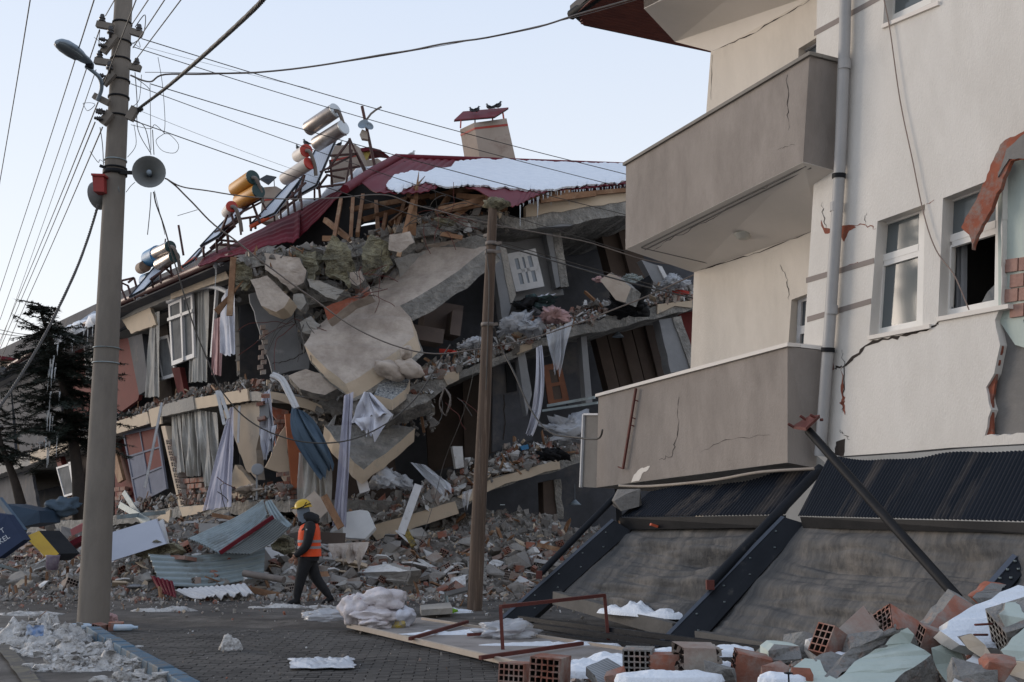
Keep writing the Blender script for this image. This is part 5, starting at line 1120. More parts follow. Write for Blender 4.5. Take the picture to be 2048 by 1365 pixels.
# tuft of wool caught on top
b = MB(); b.blob(at(992, 408, DW), (.2, .14, .10), .5, 2.5, 16, 10); solo('wool_tuft', b, m_wool, 'scrap of mineral wool caught on top of the wooden pole', 'insulation')
def cable(pts, r, label, mat=m_cable, n=6, cat='cable', group=None, name='overhead_cable', sub=6, wob=0.0):
    P = smooth_line([at(*p) for p in pts], sub); r *= .78
    if wob: P = [p + V((nz(p, 1.7), 0, nz(p + V((9, 9, 9)), 1.7))) * wob for p in P]
    b = MB(); b.tube(P, r, n); return solo(name, b, mat, label, cat, group)
def twisted(pts, r, label, turns=.16):
    P = smooth_line([at(*p) for p in pts], 40); b = MB()
    acc = [0.0]
    for i in range(1, len(P)): acc.append(acc[-1] + (P[i] - P[i - 1]).length)
    N = int(acc[-1] / .02); Q = []
    k = 0
    for j in range(N + 1):
        s_ = acc[-1] * j / N
        while k < len(acc) - 2 and acc[k + 1] < s_: k += 1
        f = (s_ - acc[k]) / max(acc[k + 1] - acc[k], 1e-6); Q.append((P[k].lerp(P[k + 1], f), s_))
    d = (P[-1] - P[0]).normalized(); x = d.cross(Z).normalized(); y = x.cross(d)
    for ph in (0, 2.09, 4.19): b.tube([p + (x * math.cos(s_ / turns * 2 * math.pi + ph) + y * math.sin(s_ / turns * 2 * math.pi + ph)) * r * .9 for p, s_ in Q], r, 5)
    return solo('twisted_cable', b, m_cable, label, 'cable')
D0 = DP - .25
twisted([(545, -25, 8.0), (505, 22, 8.6), (400, 118, 11), (330, 178, 13.5), (276, 219, D0)], .0125, 'thick twisted cable running from the pole up over the camera')
twisted([(196, 410, D0), (178, 470, 14.2), (150, 545, 13.6), (100, 650, 12.8), (55, 730, 12.2), (0, 812, 11.6), (-60, 880, 11)], .0105, 'twisted cable drooping from the pole down to the left edge', .13)
cable([(1300, -12, 14.3), (1150, 31, 14.3), (1040, 62, 14.5), (905, 85, 14.6), (780, 108, 14.7), (640, 130, 14.8), (530, 143, 14.9), (430, 149, 15), (330, 148, 15), (300, 163, 15), (262, 152, D0)], .0165, 'pale bundled cable sagging between the eaves and the concrete pole', m_cable_pale, wob=.02)
cable([(1300, -8, 14.3), (1145, 36, 14.4), (905, 88, 14.6), (560, 141, 14.9), (290, 145, 15.0)], .006, 'thin carrier wire beside the pale bundled cable', m_cable_pale)
G = 'service wires from the concrete pole to the right'
for i, (p0, p1, s_, r) in enumerate((((284, 78), (1256, 350), 9, .010), ((266, 94), (1256, 378), 10, .009), ((300, 168), (1256, 431), 8, .010), ((262, 168), (1256, 505), 9, .008), ((268, 242), (1385, 592), 14, .010), ((275, 220), (640, 358), 3, .004), ((290, 94), (620, 178), 2, .004))):
    mid = ((p0[0] + p1[0]) / 2, (p0[1] + p1[1]) / 2 + s_)
    cable([(p0[0], p0[1], D0), (lerp(p0[0], mid[0], .5), lerp(p0[1], mid[1], .5) + s_ * .25, 16), (mid[0], mid[1], 17), (lerp(mid[0], p1[0], .5), lerp(mid[1], p1[1], .5) + s_ * .25, 18), (p1[0], p1[1], 19)], r,
          ('topmost straight wire running from the pole to the right above the roof', 'second straight wire from the top crossing before the big chimney', 'third straight wire crossing the snowy roof', 'fourth straight wire passing over the roof hip', 'lowest straight wire passing the solar tanks and the ruin', 'hair thin wire ending at the solar heaters', 'hair thin wire close under the topmost one')[i], group=G)
G = 'street wires receding to the left'
for i, (p0, p1, r, da, db) in enumerate((((62, -10), (-4, 385), .010, 12, 20), ((192, -12), (-6, 600), .010, 11, 30), ((199, 60), (0, 640), .011, D0, 36), ((192, 140), (0, 690), .008, D0, 36), ((196, 205), (-3, 690), .012, D0, 38), ((190, 245), (-3, 705), .012, D0, 38), ((205, 255), (-3, 728), .012, D0, 38), ((0, 660), (95, 668), .02, 50, 48), ((0, 668), (130, 672), .02, 50, 48))):
    cable([(p0[0], p0[1], da), (lerp(p0[0], p1[0], .5), lerp(p0[1], p1[1], .5) + 5, (da + db) / 2), (p1[0], p1[1], db)], r,
          ('leftmost wire crossing the top left corner', 'second wire from the left reaching the top edge', 'wire from the topmost left insulator down the street', 'faint wire just inside the topmost street wire', 'third street wire from below the lamp arm', 'street wire second from the bottom', 'lowest street wire leaving under the cross arms', 'upper far wire behind the fir top', 'lower far wire behind the fir top')[i], group=G)
G = 'wires rising from the pole top over the camera'
for i, (p0, p1) in enumerate((((211, 32), (236, -12)), ((205, 175), (276, -10)), ((262, 52), (306, -14)), ((266, 96), (336, -10)), ((264, 130), (368, -8)))):
    cable([(p0[0], p0[1], D0), (p1[0], p1[1], 11)], .009, ('short wire rising left of the pole top', 'wire crossing in front of the pole top', 'first wire rising right of the pole', 'middle wire rising right of the pole', 'rightmost of the wires rising from the pole')[i], group=G)
# slack cables
cable([(330, 358, D0), (360, 372, 15.2), (400, 380, 15.5), (500, 394, 16), (620, 399, 16.5), (760, 391, 17), (830, 410, 17.2), (975, 447, 17.4), (1160, 482, 17.5), (1290, 520, 17.5), (1400, 535, 17.5)], .014, 'slack grey cable from the horn past the roof to the right balcony', m_cable_pale, wob=.015)
cable([(330, 358, D0), (352, 372, 15.1), (380, 400, 15.3), (430, 450, 15.6), (520, 520, 16), (600, 580, 16.4), (700, 650, 16.8), (800, 695, 17), (880, 708, 17.2), (965, 697, 17.3), (1080, 672, 17.3), (1200, 630, 17.3), (1300, 590, 17.2), (1400, 545, 17)], .015, 'long slack cable swooping across the big slab', m_cable_pale, wob=.02)
cable([(307, 385, D0), (320, 430, 15.2), (345, 510, 15.4), (370, 600, 15.6), (410, 710, 15.8), (450, 790, 16), (510, 850, 16.2), (600, 884, 16.4), (690, 884, 16.6), (760, 855, 16.8), (830, 800, 17), (880, 720, 17.2), (900, 690, 17.3)], .014, 'slack dark cable drooping in front of the curtains', wob=.02)
cable([(985, 488, DW - .1), (1050, 505, 17), (1150, 535, 16.8), (1260, 566, 16.5), (1400, 600, 16.2)], .016, 'black cable from the wooden pole to the right building')
cable([(988, 655, DW - .1), (1000, 690, 17.3), (1030, 750, 17), (1062, 820, 16.6), (1100, 865, 16), (1150, 875, 15.5), (1195, 878, 15), (1205, 860, 14.8)], .018, 'thick black cable drooping from the wooden pole to the low balcony')
cable([(978, 510, DW + .1), (972, 600, DW + 3), (935, 800, DW + 3.5), (890, 920, 21.5), (860, 1030, 21.2), (800, 1195, 19.5)], .008, 'thin wire stay from the wooden pole down to the rubble')
cable([(972, 498, DW - .1), (978, 560, DW - .13), (976, 660, DW - .16), (972, 780, DW - .16)], .013, 'dark cable running down the upper shaft of the wooden pole')
# tangle of thin drop wires round the concrete pole
G = 'loose thin wires tangled round the concrete pole'
tang = [[(270, 145), (274, 200), (276, 260), (300, 305)], [(283, 150), (278, 200), (262, 215)], [(262, 250), (300, 258), (310, 250), (330, 268)], [(268, 240), (290, 256), (302, 310)], [(316, 115), (325, 170), (330, 240), (328, 268)], [(328, 268), (312, 282), (325, 302), (350, 306), (357, 290), (340, 270), (328, 268)],
        [(262, 150), (290, 170), (300, 180)], [(268, 250), (272, 290), (255, 315)], [(300, 170), (302, 300)], [(305, 260), (308, 310)], [(188, 75), (200, 85), (206, 100)], [(166, 207), (175, 222), (190, 210), (180, 206), (166, 207)], [(200, 255), (205, 290), (207, 330)], [(215, 330), (200, 320), (196, 325), (180, 303)], [(252, 385), (262, 372), (270, 365)],
        [(302, 385), (300, 420), (295, 470)], [(309, 382), (330, 470)], [(355, 432), (395, 420)], [(270, 55), (290, 30), (286, 70), (262, 90)], [(265, 85), (280, 95), (276, 78)], [(200, 60), (198, 90), (208, 105)]]
b = MB()
for k, w_ in enumerate(tang):
    b = MB(); b.tube(smooth_line([PP(x, y, -.3 + .02 * k) for x, y in w_], 5), .0045 + .002 * (k % 3 == 0), 4); solo('loose_wire', b, m_cable, 'thin loose wire end in the tangle round the concrete pole', 'wire', G)
b = MB()
for (x0, y0, x1, y1) in ((0, 745, 8, 745), (0, 740, 12, 742), (2, 735, 8, 750), (0, 855, 4, 860)): b.tube([at(x0, y0, 40), at(x1, y1, 40)], .12, 6)
solo('insulator_end', b, m_ceramic, 'dark wire fittings poking in at the left edge', 'insulator')
# ================================================================== RUBBLE HEAPS
def dAB(p): return max(-(p - C0).dot(nA), -(p - C0).dot(nB))
def ss(t): t = max(0, min(1, t)); return t * t * (3 - 2 * t)
def H(x, y):
    p = V((x, y, 0)); d = dAB(p); wl = ss((C0.x + 2.5 - x) / 5)
    amp = lerp(.95, 1.45, wl); wid = lerp(4.2, 5.5, wl)
    k = ss(1.08 - d / wid)
    far = ss((p - C0).dot(uA) / 8) if x < C0.x else 0
    k *= 1 - .35 * far
    e_ = ss((y - 18.9) / 1.2)
    return e_ * (amp * k * (1 + .30 * nz((x, y, 0), .8)) + .16 * k ** .5 * fbm((x, y, 4), 1.9)) - .03
def heap(u, v):
    x = lerp(-17, 4.6, u); y = lerp(18.6, 33, v ** 1.3)
    return V((x, y, H(x, y) + .05 * nz((x, y, 1), 4)))
b = MB(); b.grid(heap, 190, 150); m_heap = pm('heap_dust', (.15, .135, .12), (.095, .085, .077), 3, .95, 1.0, 14, c3=(.23, .21, .19), sc3=1.6, t3=.56, w3=.1, bdist=.05)
solo('rubble_ground', b, m_heap, kind='structure')
# shared meshes for pieces -------------------------------------------------
def brick_mesh(nx, ny, L, w, h, mats, dusty=False, depth=.05, brk=0.0, seed=0):
    """hollow clay block: hole grid on both ends (x axis is the long one)"""
    b = MB(); r = random.Random(seed)
    for sx in (-1, 1):
        x = sx * L / 2; ys = []; zs = []
        wall = .010 * (w / .19) ** .5
        cw, ch = (w - wall * (nx + 1)) / nx, (h - wall * (ny + 1)) / ny
        Y = [-w / 2]; Z_ = [-h / 2]
        for i in range(nx): Y += [Y[-1] + wall, Y[-1] + wall + cw]
        Y.append(w / 2)
        for i in range(ny): Z_ += [Z_[-1] + wall, Z_[-1] + wall + ch]
        Z_.append(h / 2)
        vs = [V((x, a, c)) for c in Z_ for a in Y]; W_ = len(Y); fs = []
        for j in range(len(Z_) - 1):
            for i in range(W_ - 1):
                if i % 2 == 1 and j % 2 == 1: continue
                f = (j * W_ + i, j * W_ + i + 1, (j + 1) * W_ + i + 1, (j + 1) * W_ + i); fs.append(f if sx > 0 else f[::-1])
        b.add(vs, fs, 0)
        for j in range(ny):
            for i in range(nx):
                a0, a1, c0, c1 = Y[1 + 2 * i], Y[2 + 2 * i], Z_[1 + 2 * j], Z_[2 + 2 * j]; xi = x - sx * depth
                q = [V((x, a0, c0)), V((x, a1, c0)), V((x, a1, c1)), V((x, a0, c1))]; q2 = [V((xi, p.y, p.z)) for p in q]
                f = [(0, 4, 5, 1), (1, 5, 6, 2), (2, 6, 7, 3), (3, 7, 4, 0), (4, 7, 6, 5)]
                b.add(q + q2, f if sx > 0 else [k[::-1] for k in f], 1)
    x = L / 2; y = w / 2; z = h / 2
    c = [V((-x, -y, -z)), V((x, -y, -z)), V((x, y, -z)), V((-x, y, -z)), V((-x, -y, z)), V((x, -y, z)), V((x, y, z)), V((-x, y, z))]
    b.add(c, [(0, 3, 2, 1), (4, 5, 6, 7), (0, 1, 5, 4), (2, 3, 7, 6)], 0)
    if brk:
        b.v = [(p[0] + (brk * r.uniform(-1, 1) if abs(p[0]) > L * .4 else 0), p[1], p[2]) for p in b.v]
    return b
BR = [brick_mesh(4, 3, .19, .19, .135, 0).mesh('brick', [m_brick, HOLE]), brick_mesh(3, 2, .19, .13, .09, 0).mesh('brick', [m_brick, HOLE]), brick_mesh(4, 4, .24, .19, .19, 0).mesh('brick', [m_brick_dusty, HOLE]),
      brick_mesh(4, 3, .14, .19, .135, 0, brk=.02).mesh('brick', [m_brick_dusty, HOLE]), brick_mesh(3, 3, .19, .135, .135, 0).mesh('brick', [m_brick, HOLE])]
CH = [MB().hull((0, 0, 0), (U(.12, .2), U(.1, .16), U(.06, .12)), 14).mesh('chunk', m) for m in [m_chunk] * 6 + [m_chunk_dark] * 3 + [m_plaster_white] * 2]
PL = []
for k in range(10):
    b = MB(); n = RND.randint(4, 6); r = random.Random(k + 50); P_ = [V((math.cos(2 * math.pi * i / n) * r.uniform(.14, .26), math.sin(2 * math.pi * i / n) * r.uniform(.09, .2), 0)) for i in range(n)]
    b.prism(P_, V((0, 0, r.uniform(.012, .035)))); PL.append(b.mesh('board', [m_plaster_white, m_plaster_white, m_board, m_cream, m_brick, m_plaster_white, m_grey_wall, m_plaster_white, m_cream, m_wood][k]))
ST = [MB().box((0, 0, 0), (U(.5, 1.1), U(.04, .09), U(.02, .05))).mesh('stick', m) for m in (m_wood, m_wood, m_white, m_galv, m_board)]
DIV = {}; UNIQ = {}
LMK = [(620, 1205, 'the shoes'), (640, 1080, 'the orange vest'), (720, 1045, 'the white cut panel'), (750, 1150, 'the dusty slab'), (830, 1140, 'the dusty slab end'), (900, 1120, 'the pole, low left'), (890, 1190, 'the metal table frame'), (860, 1070, 'the lower parapet end'), (1000, 1180, 'the pole foot'), (1010, 1110, 'the pole shaft'), (1090, 1150, 'the left rafter'), (1130, 1100, 'the left strut'), (420, 1160, 'the lying blue sheet'), (470, 1050, 'the slanting blue sheet'), (560, 1160, 'the grey pipe'), (270, 1090, 'the clean white board'), (230, 1180, 'the pole strip'), (20, 1070, 'the navy sign'), (90, 1090, 'the yellow sign'), (60, 1180, 'the blue kerb'), (130, 1010, 'the overturned armchair'), (350, 1030, 'the red brickwork')]
CNT = {'brick': 0, 'chunk': 0, 'board': 0, 'stick': 0}
def put(kind, p, where, grp, sc=None, rot=None):
    px_, py_ = proj(p); DIV[grp] = DIV.get(grp, []); d_ = DIV[grp]; seen = d_; sp_x = ('left', 'centre', 'right')[int(px_ / 37) % 3]; sp_y = ('front', 'middle', 'back')[int(py_ / 23) % 3]
    if kind == 'brick': me, nm, lab = RND.choice(BR), 'broken_brick', 'hollow red brick'
    elif kind == 'chunk': me, nm, lab = RND.choice(CH), 'concrete_chunk', 'grey angular concrete lump'
    elif kind == 'board': me, nm, lab = RND.choice(PL), 'broken_board', 'flat broken plaster or board scrap'
    else: me, nm, lab = RND.choice(ST), 'loose_batten', 'thin loose batten'
    if CNT[kind] >= 295: return
    CNT[kind] += 1; s = sc or (U(1.5, 2.3) if kind in ('chunk', 'board') and U(0, 1) < .2 else U(.7, 1.25))
    cat = {'brick': 'brick', 'chunk': 'concrete lump', 'board': 'scrap board', 'stick': 'batten'}[kind]
    i_ = {'brick': BR, 'chunk': CH, 'board': PL, 'stick': ST}[kind].index(me); ad = {'brick': ('red', 'slim red', 'pale', 'dusty', 'squat red'), 'chunk': ('grey', 'sharp grey', 'flat grey', 'rounded grey', 'wedge like grey', 'pointed grey', 'dark grey', 'flat dark grey', 'dark', 'white', 'pale'), 'board': ('white', 'narrow white', 'beige', 'cream', 'reddish', 'wide white', 'grey', 'ragged white', 'yellowish', 'brown'), 'stick': ('brown', 'dark wooden', 'white', 'metal', 'beige')}[kind][i_]
    lab = ('small ' if s < .88 else 'large ' if s > 1.08 else '') + ad + {'brick': ' hollow brick', 'chunk': ' concrete lump', 'board': ' board scrap', 'stick': ' batten'}[kind]
    if UNIQ.get((lab, where)): s_k = UNIQ[(lab, where)]; near_ = min(LMK, key=lambda q: abs(q[0] - px_) + abs(q[1] - py_)); lab += ' nearest ' + near_[2]; where = 'in the rubble'
    UNIQ[(lab, where)] = UNIQ.get((lab, where), 0) + 1
    inst(nm, me, p, rot or (U(-.6, .6), U(-.6, .6), U(0, 6.28)) if kind != 'stick' else (U(-.15, .15), U(-.5, .5), U(0, 6.28)), s, lab + ' ' + where, cat, {'brick': 'hollow bricks', 'chunk': 'concrete lumps', 'board': 'scrap boards', 'stick': 'battens'}[kind] + ' scattered in the rubble')
def proj(p):
    q = p - V((0, 0, CAMH)); dz = q.y * _c + q.z * _s
    return CX + FPX * q.x / dz, CY - FPX * (-q.y * _s + q.z * _c) / dz
def hitheap(px, py):
    r = ray(px, py); o = V((0, 0, CAMH)); t = 15.0
    while t < 45:
        q = o + r * t
        if q.z < H(q.x, q.y) or q.z < 0: return q
        t += .08
    return None
ZN = [((690, 1080, 960, 1190), (62, 66, 32, 8), 'in the heap between the worker and the wooden pole', 'before the wooden pole'),
      ((960, 1090, 1180, 1190), (44, 44, 20, 6), 'in the heap right of the wooden pole', 'right of the wooden pole'),
      ((540, 1050, 700, 1190), (20, 52, 16, 6), 'in the grey heap around the worker', 'around the worker'),
      ((225, 1030, 560, 1180), (26, 24, 34, 14), 'in the heap by the corrugated sheets', 'by the corrugated sheets'),
      ((0, 1020, 170, 1180), (26, 26, 24, 8), 'in the street rubble left of the concrete pole', 'left of the concrete pole')]
for (x0, y0, x1, y1), cnt, wh, gr in ZN:
    for kind, n in zip(('brick', 'chunk', 'board', 'stick'), cnt):
        for _ in range(n):
            q = hitheap(U(x0, x1), lerp(y0, y1, U(0, 1) ** (.85)))
            if q is None or dAB(q) < 0: continue
            put(kind, q + Z * U(.01, .1), wh, gr)
# fine debris too small to pick apart: one object per zone
FM = [m_brick, m_chunk, m_plaster_white, m_wood, m_cream, m_chunk_dark, m_brick_dusty]
def debris(name, fn, n, smin, smax, wts=(1.5, 7, 2.2, 1, 1.2, 3.5, 2.2), parent=None):
    b = MB(); cube = [(-1, -1, -1), (1, -1, -1), (1, 1, -1), (-1, 1, -1), (-1, -1, 1), (1, -1, 1), (1, 1, 1), (-1, 1, 1)]
    fc = [(3, 2, 1, 0), (4, 5, 6, 7), (0, 1, 5, 4), (1, 2, 6, 5), (2, 3, 7, 6), (3, 0, 4, 7)]
    for _ in range(n):
        p = fn()
        if p is None: continue
        s = smin * (smax / smin) ** (U(0, 1) ** 2.2); R_ = Euler((U(0, 6), U(0, 6), U(0, 6))).to_matrix(); mi = RND.choices(range(7), wts)[0]
        d = (s, s * U(.4, 1), s * (U(.12, .3) if mi in (2, 4) else U(.35, .9)))
        if mi == 3: d = (s * 2.4, s * .25, s * .2)
        if s > .085 and mi != 3: b.hull(p, (s, s * U(.5, 1), s * (U(.15, .3) if mi in (2, 4) else U(.4, .8))), 9, RND, R_, mi); continue
        b.add([R_ @ V((c[0] * d[0] * U(.6, 1), c[1] * d[1] * U(.6, 1), c[2] * d[2] * U(.6, 1))) + p for c in cube], fc, mi)
    return part(name, b, FM, parent, kind='stuff') if parent else solo(name, b, FM, kind='stuff')
def f_heap():
    x = U(-16, 4.5); y = 18.7 + 13 * U(0, 1) ** 1.4
    if dAB(V((x, y, 0))) < -.3: return None
    if not inview(V((x, y, .5)), 60): return None
    return V((x, y, H(x, y) + U(0, .05)))
debris('small_rubble', f_heap, 26000, .018, .13)
def f_street():
    x = U(-12, 6); y = U(14.6, 19.4); return V((x, y, .03)) if nz((x, y, 2), .6) > U(-.8, .5) * 1.0 and U(0, 1) < ((y - 13.5) / 6) ** 2 else None
debris('street_grit', f_street, 9000, .006, .045)
debris('pavement_grit', lambda: V((U(-5, 4), U(9.3, 13.4), PAVE_Z + .004)), 500, .004, .018)
# rubble on the tilting floors
def on_slab(pts, n, dmin, dmax, up, s0, s1, wts, name='floor_rubble'):
    def f():
        x = U(pts[0][0], pts[-1][0]); y = polyx(pts, x); o = U(dmin, dmax); p = B(x, y, o * .6)
        h = up * max(0, 1 - abs(o - (dmin + dmax) / 2) / ((dmax - dmin) / 2)) * (1 + .7 * nz((x * .02, o, 0)))
        return p + Z * (U(0, 1) * h + .02)
    return debris(name, f, n, s0, s1, wts, cb_)
S2 = [(850, 762), (900, 746), (970, 718), (1062, 684), (1146, 650), (1315, 608), (1385, 598)]
on_slab(S2, 2600, -.1, 1.8, .5, .02, .2, (1.6, 4, 7, 1.2, 1, 2.5, 2)); 
S3 = [(700, 1040), (750, 1046), (820, 1020), (914, 990), (980, 955), (1117, 913), (1160, 897)]
on_slab(S3, 3000, -.1, 1.8, .6, .02, .2, (2, 4, 6, 1.2, 1, 2.5, 2))
on_slab([(540, 775), (620, 790), (700, 800), (860, 786)], 1500, -.1, 1.2, .30, .02, .10, (1, 6, 2, 1, 1, 4, 1))
def slabA(pts, n, up):
    def f():
        x = U(pts[0][0], pts[-1][0]); p = A(x, polyx(pts, x), U(-.08, .8)); return p + Z * U(0, up)
    return debris('floor_rubble', f, n, .02, .14, (3, 4, 3, 1, 1, 3, 2), cb_)
slabA([(60, 903), (230, 848), (294, 826), (385, 796), (495, 780), (545, 786)], 900, .25); slabA([(230, 1028), (358, 1012), (407, 1008), (580, 1000)], 900, .35)
def f_attic():
    x = U(470, 1020); y = polyx([(470, 520), (560, 505), (700, 485), (860, 440), (1020, 425)], x); return B(x, y + U(-8, 40), U(-.1, .6))
debris('attic_rubble', f_attic, 600, .03, .2, (.3, 3, .4, 2, .7, 9, .4), cb_)  # mostly dark pieces, so the colour carries the shade under the roof
def f_hang():
    x = U(560, 870); y = polyx([(560, 560), (700, 560), (870, 520)], x); return B(x, y + U(-30, 40), U(.2, .7))
debris('hanging_debris', f_hang, 350, .05, .22, (.2, 6, .1, .3, .6, 6, .2), cb_)
for pts, wh, n in ((S2, 'on the top storey floor edge', 13), (S3, 'on the lower tilting floor edge', 34)):
    for k in range(n):
        for kind in (('brick', 'board', 'chunk') if pts is S3 else ('brick', 'board', 'board')):
            x = U(pts[0][0] + 10, pts[-1][0] - 30); p = B(x, polyx(pts, x) - U(2, 16), U(-.05, .5)); put(kind, p, wh, wh, U(.6, 1.1))
# grey crushed mass under the lowest slab
b = MB()
def mass(u, v):
    x = lerp(860, 1260, u); top = polyx([(860, 1045), (900, 1030), (960, 1022), (1060, 1030), (1150, 1055), (1260, 1062)], x); p = at(x, lerp(top, 1110, v), lerp(26.2, 24.2, v))
    return p + V((0, -.5 * abs(fbm(p, .9)), .25 * fbm(p, 1.3)))
b.grid(mass, 90, 40); solo('crushed_concrete', b, m_conc_rough, 'grey crushed mass of concrete in the dark under the lowest slab', 'concrete heap')
# rebar wisps
G = 'bent reinforcing bars of the collapsed block'; b = None
def wisps(cx, cy, D, n, L, lab, spread=1.0, down=0.0):
    for _ in range(n):
        p = at(cx + U(-40, 40) * spread, cy + U(-14, 14) * spread, D + U(-.2, .2)); a = U(0, 6.28); d = V((math.cos(a), -.4, math.sin(a) * .6 - down)); pts = [p]
        for k in range(4): d = (d + V((U(-.5, .5), U(-.2, .2), U(-.5, .3)))).normalized(); pts.append(pts[-1] + d * L * U(.15, .35))
        b = MB(); b.tube(smooth_line(pts, 3), .009, 4); solo('rebar', b, m_rust if _ % 3 == 0 else m_cable, ('bent rusty reinforcing bar ' if _ % 3 == 0 else 'bent dark reinforcing bar ') + lab + (', left end' if pts[-1].x < at(cx - 12, cy, D).x else ', right end' if pts[-1].x > at(cx + 12, cy, D).x else ', middle'), 'reinforcing bar', G)
wisps(900, 440, 24.3, 22, .8, 'in the attic rubble above the big slab', 1.8); wisps(600, 640, 23.9, 12, 1.2, 'hanging over the grey corner wall', .7, .5); wisps(735, 590, 23.0, 7, .8, 'sticking out of the big slab top', .6); wisps(480, 1010, 23.5, 6, .7, 'near the lilac curtain foot', .8)
wisps(720, 555, 23.8, 8, .9, 'behind the big slab', 1.0); wisps(900, 800, 23.3, 4, .7, 'hanging from the middle floor edge', .5, .6)
# coil of pale cord hanging under the middle slab
b = MB(); c = at(890, 800, 23.2); b.tube([c + V((.10 * math.cos(a * .55) + .03 * math.sin(a * 1.7), .05 * math.sin(a), .30 * math.sin(a * .55) - .05)) for a in range(40)], .012, 5); solo('cord_coil', b, m_cable_pale, 'coil of pale cord hanging below the middle slab', 'cord')
# ================================================================== MINERAL WOOL
def wool(D, pts, label, seed, th=.16):
    o = rprism('mineral_wool', [at(x, y, D + .12 * ((i * 7 + seed) % 3 - 1)) for i, (x, y) in enumerate(pts)], V((.03, th, -.02)), [m_wool], .05, .10, label, 'insulation', 'torn mineral wool insulation', seed)
    roughen(o, 3, .11, 3.2)
wool(23.7, ((665, 472), (682, 482), (702, 502), (709, 532), (702, 562), (690, 570), (674, 556), (652, 548), (644, 520), (655, 490)), 'largest pointed tuft of mineral wool hanging left of centre under the roof', 1)
wool(23.9, ((742, 470), (762, 478), (780, 500), (782, 524), (768, 542), (752, 532), (734, 545), (722, 530), (721, 494)), 'second mineral wool tuft hanging just above the big slab', 2)
wool(24.1, ((548, 500), (600, 492), (640, 498), (646, 520), (612, 556), (590, 540), (562, 534)), 'dark flat mineral wool under the sagging roof strip', 3)
wool(23.9, ((600, 512), (630, 505), (640, 530), (622, 566), (606, 548)), 'narrow wool flap between the two largest tufts and the corner room', 4)
wool(23.4, ((466, 528), (486, 524), (504, 545), (498, 566), (484, 582), (472, 570), (464, 550)), 'yellowish wool tuft beside the hanging planks', 5)
wool(24.3, ((868, 438), (900, 428), (916, 436), (900, 446), (876, 450)), 'small wool strip right of the upright plank', 6)
wool(20.2, ((270, 1110), (280, 1092), (310, 1084), (345, 1090), (360, 1100), (330, 1112), (290, 1118)), 'mineral wool lump lying on the ground by the sheets', 7, .3)
wool(20.6, ((542, 1090), (556, 1074), (580, 1080), (584, 1096), (560, 1102)), 'small wool lump in the heap left of the worker', 8, .3)
for pts, lab, sd in ((((528, 506), (600, 514), (614, 540), (608, 566), (580, 580), (556, 556), (530, 540)), 'large cracked plaster plate tilted above the corner room', 1), (((612, 556), (640, 560), (690, 580), (672, 600), (652, 594), (618, 575)), 'grey plate with bared mesh above the brown beam end', 2), (((780, 470), (820, 462), (828, 485), (800, 505), (778, 500)), 'small plaster plate between wool and upright plank', 3), (((700, 545), (722, 540), (730, 560), (714, 574), (698, 566)), 'rounded plaster lump below the largest wool tuft', 4), (((600, 645), (622, 634), (640, 650), (628, 668), (606, 664)), 'rough concrete lump at the left tip of the big slab', 5), (((588, 590), (606, 588), (612, 606), (602, 620), (586, 612)), 'round pale lump beside the hanging plastered block', 6)):
    o = rprism('plaster_plate', [at(x, y, 23.8) for x, y in pts], V((.05, .25, -.05)), [m_slabface if sd in (1, 3, 4) else m_conc, m_conc_rough], .02, .12, lab, 'plaster plate', seed=sd + 20); roughen(o, 3, .04, 2.5)
# ================================================================== LOOSE TIMBER
def plank(x0, y0, d0, x1, y1, d1, w, label, h=.05, mat=m_wood, cat='plank', name='loose_plank', taper=False):
    a, c = at(x0, y0, d0), at(x1, y1, d1); b = MB()
    if taper:
        d = (c - a).normalized(); x = d.cross(V((0, 1, 0))).normalized() * w / 2; b.prism([a, c - x, c + x], V((0, h, 0)))
    else: b.beam(a, c, h, w, (c - a).cross(V((0, 1, 0))).normalized())
    return solo(name, b, mat, label, cat)
plank(838, 340, 23.9, 822, 470, 24.2, .22, 'tall splintered plank standing upright through the torn roof', taper=True); plank(826, 400, 24, 797, 514, 23.8, .10, 'thin plank leaning just below the splintered upright one'); plank(850, 352, 24, 815, 392, 24.3, .09, 'short splinter beside the upright plank', taper=True)
plank(486, 561, 23.2, 432, 625, 23.6, .16, 'dark brown plank slanting across the corner curtains', taper=True); plank(467, 515, 23.4, 459, 632, 23.3, .13, 'pale plank hanging straight down at the corner'); plank(880, 468, 24.3, 925, 476, 24.3, .1, 'short orange plank lying on top of the big slab')
plank(648, 992, 21.6, 682, 1056, 21.4, .14, 'brown plank leaning upright just right of the worker'); plank(645, 1000, 22.2, 600, 1040, 22, .5, 'wide beige board behind the helmet of the worker', mat=m_board); plank(612, 1075, 21.5, 690, 1078, 21.3, .22, 'dusky mauve board lying right of the worker shoulder', mat=m_brown_wall)
plank(425, 1030, 22, 520, 1048, 21.6, .08, 'dark batten lying above the corrugated sheets'); plank(478, 1175, 19.3, 560, 1192, 18.9, .1, 'wet brown batten on the ground left of the worker')
plank(1075, 1090, 20.2, 1120, 1100, 20, .08, 'small orange plank in the heap right of the pole'); plank(700, 1000 + 20, 22.4, 722, 1046, 22.2, .05, 'short batten leaning by the lace curtain foot')
plank(805, 1050, 22.3, 828, 1092, 21.8, .12, 'black and yellow strip leaning under the lower parapet', mat=pm('stripe_yellow', (.35, .25, .03), (.04, .035, .03), 9, .5))
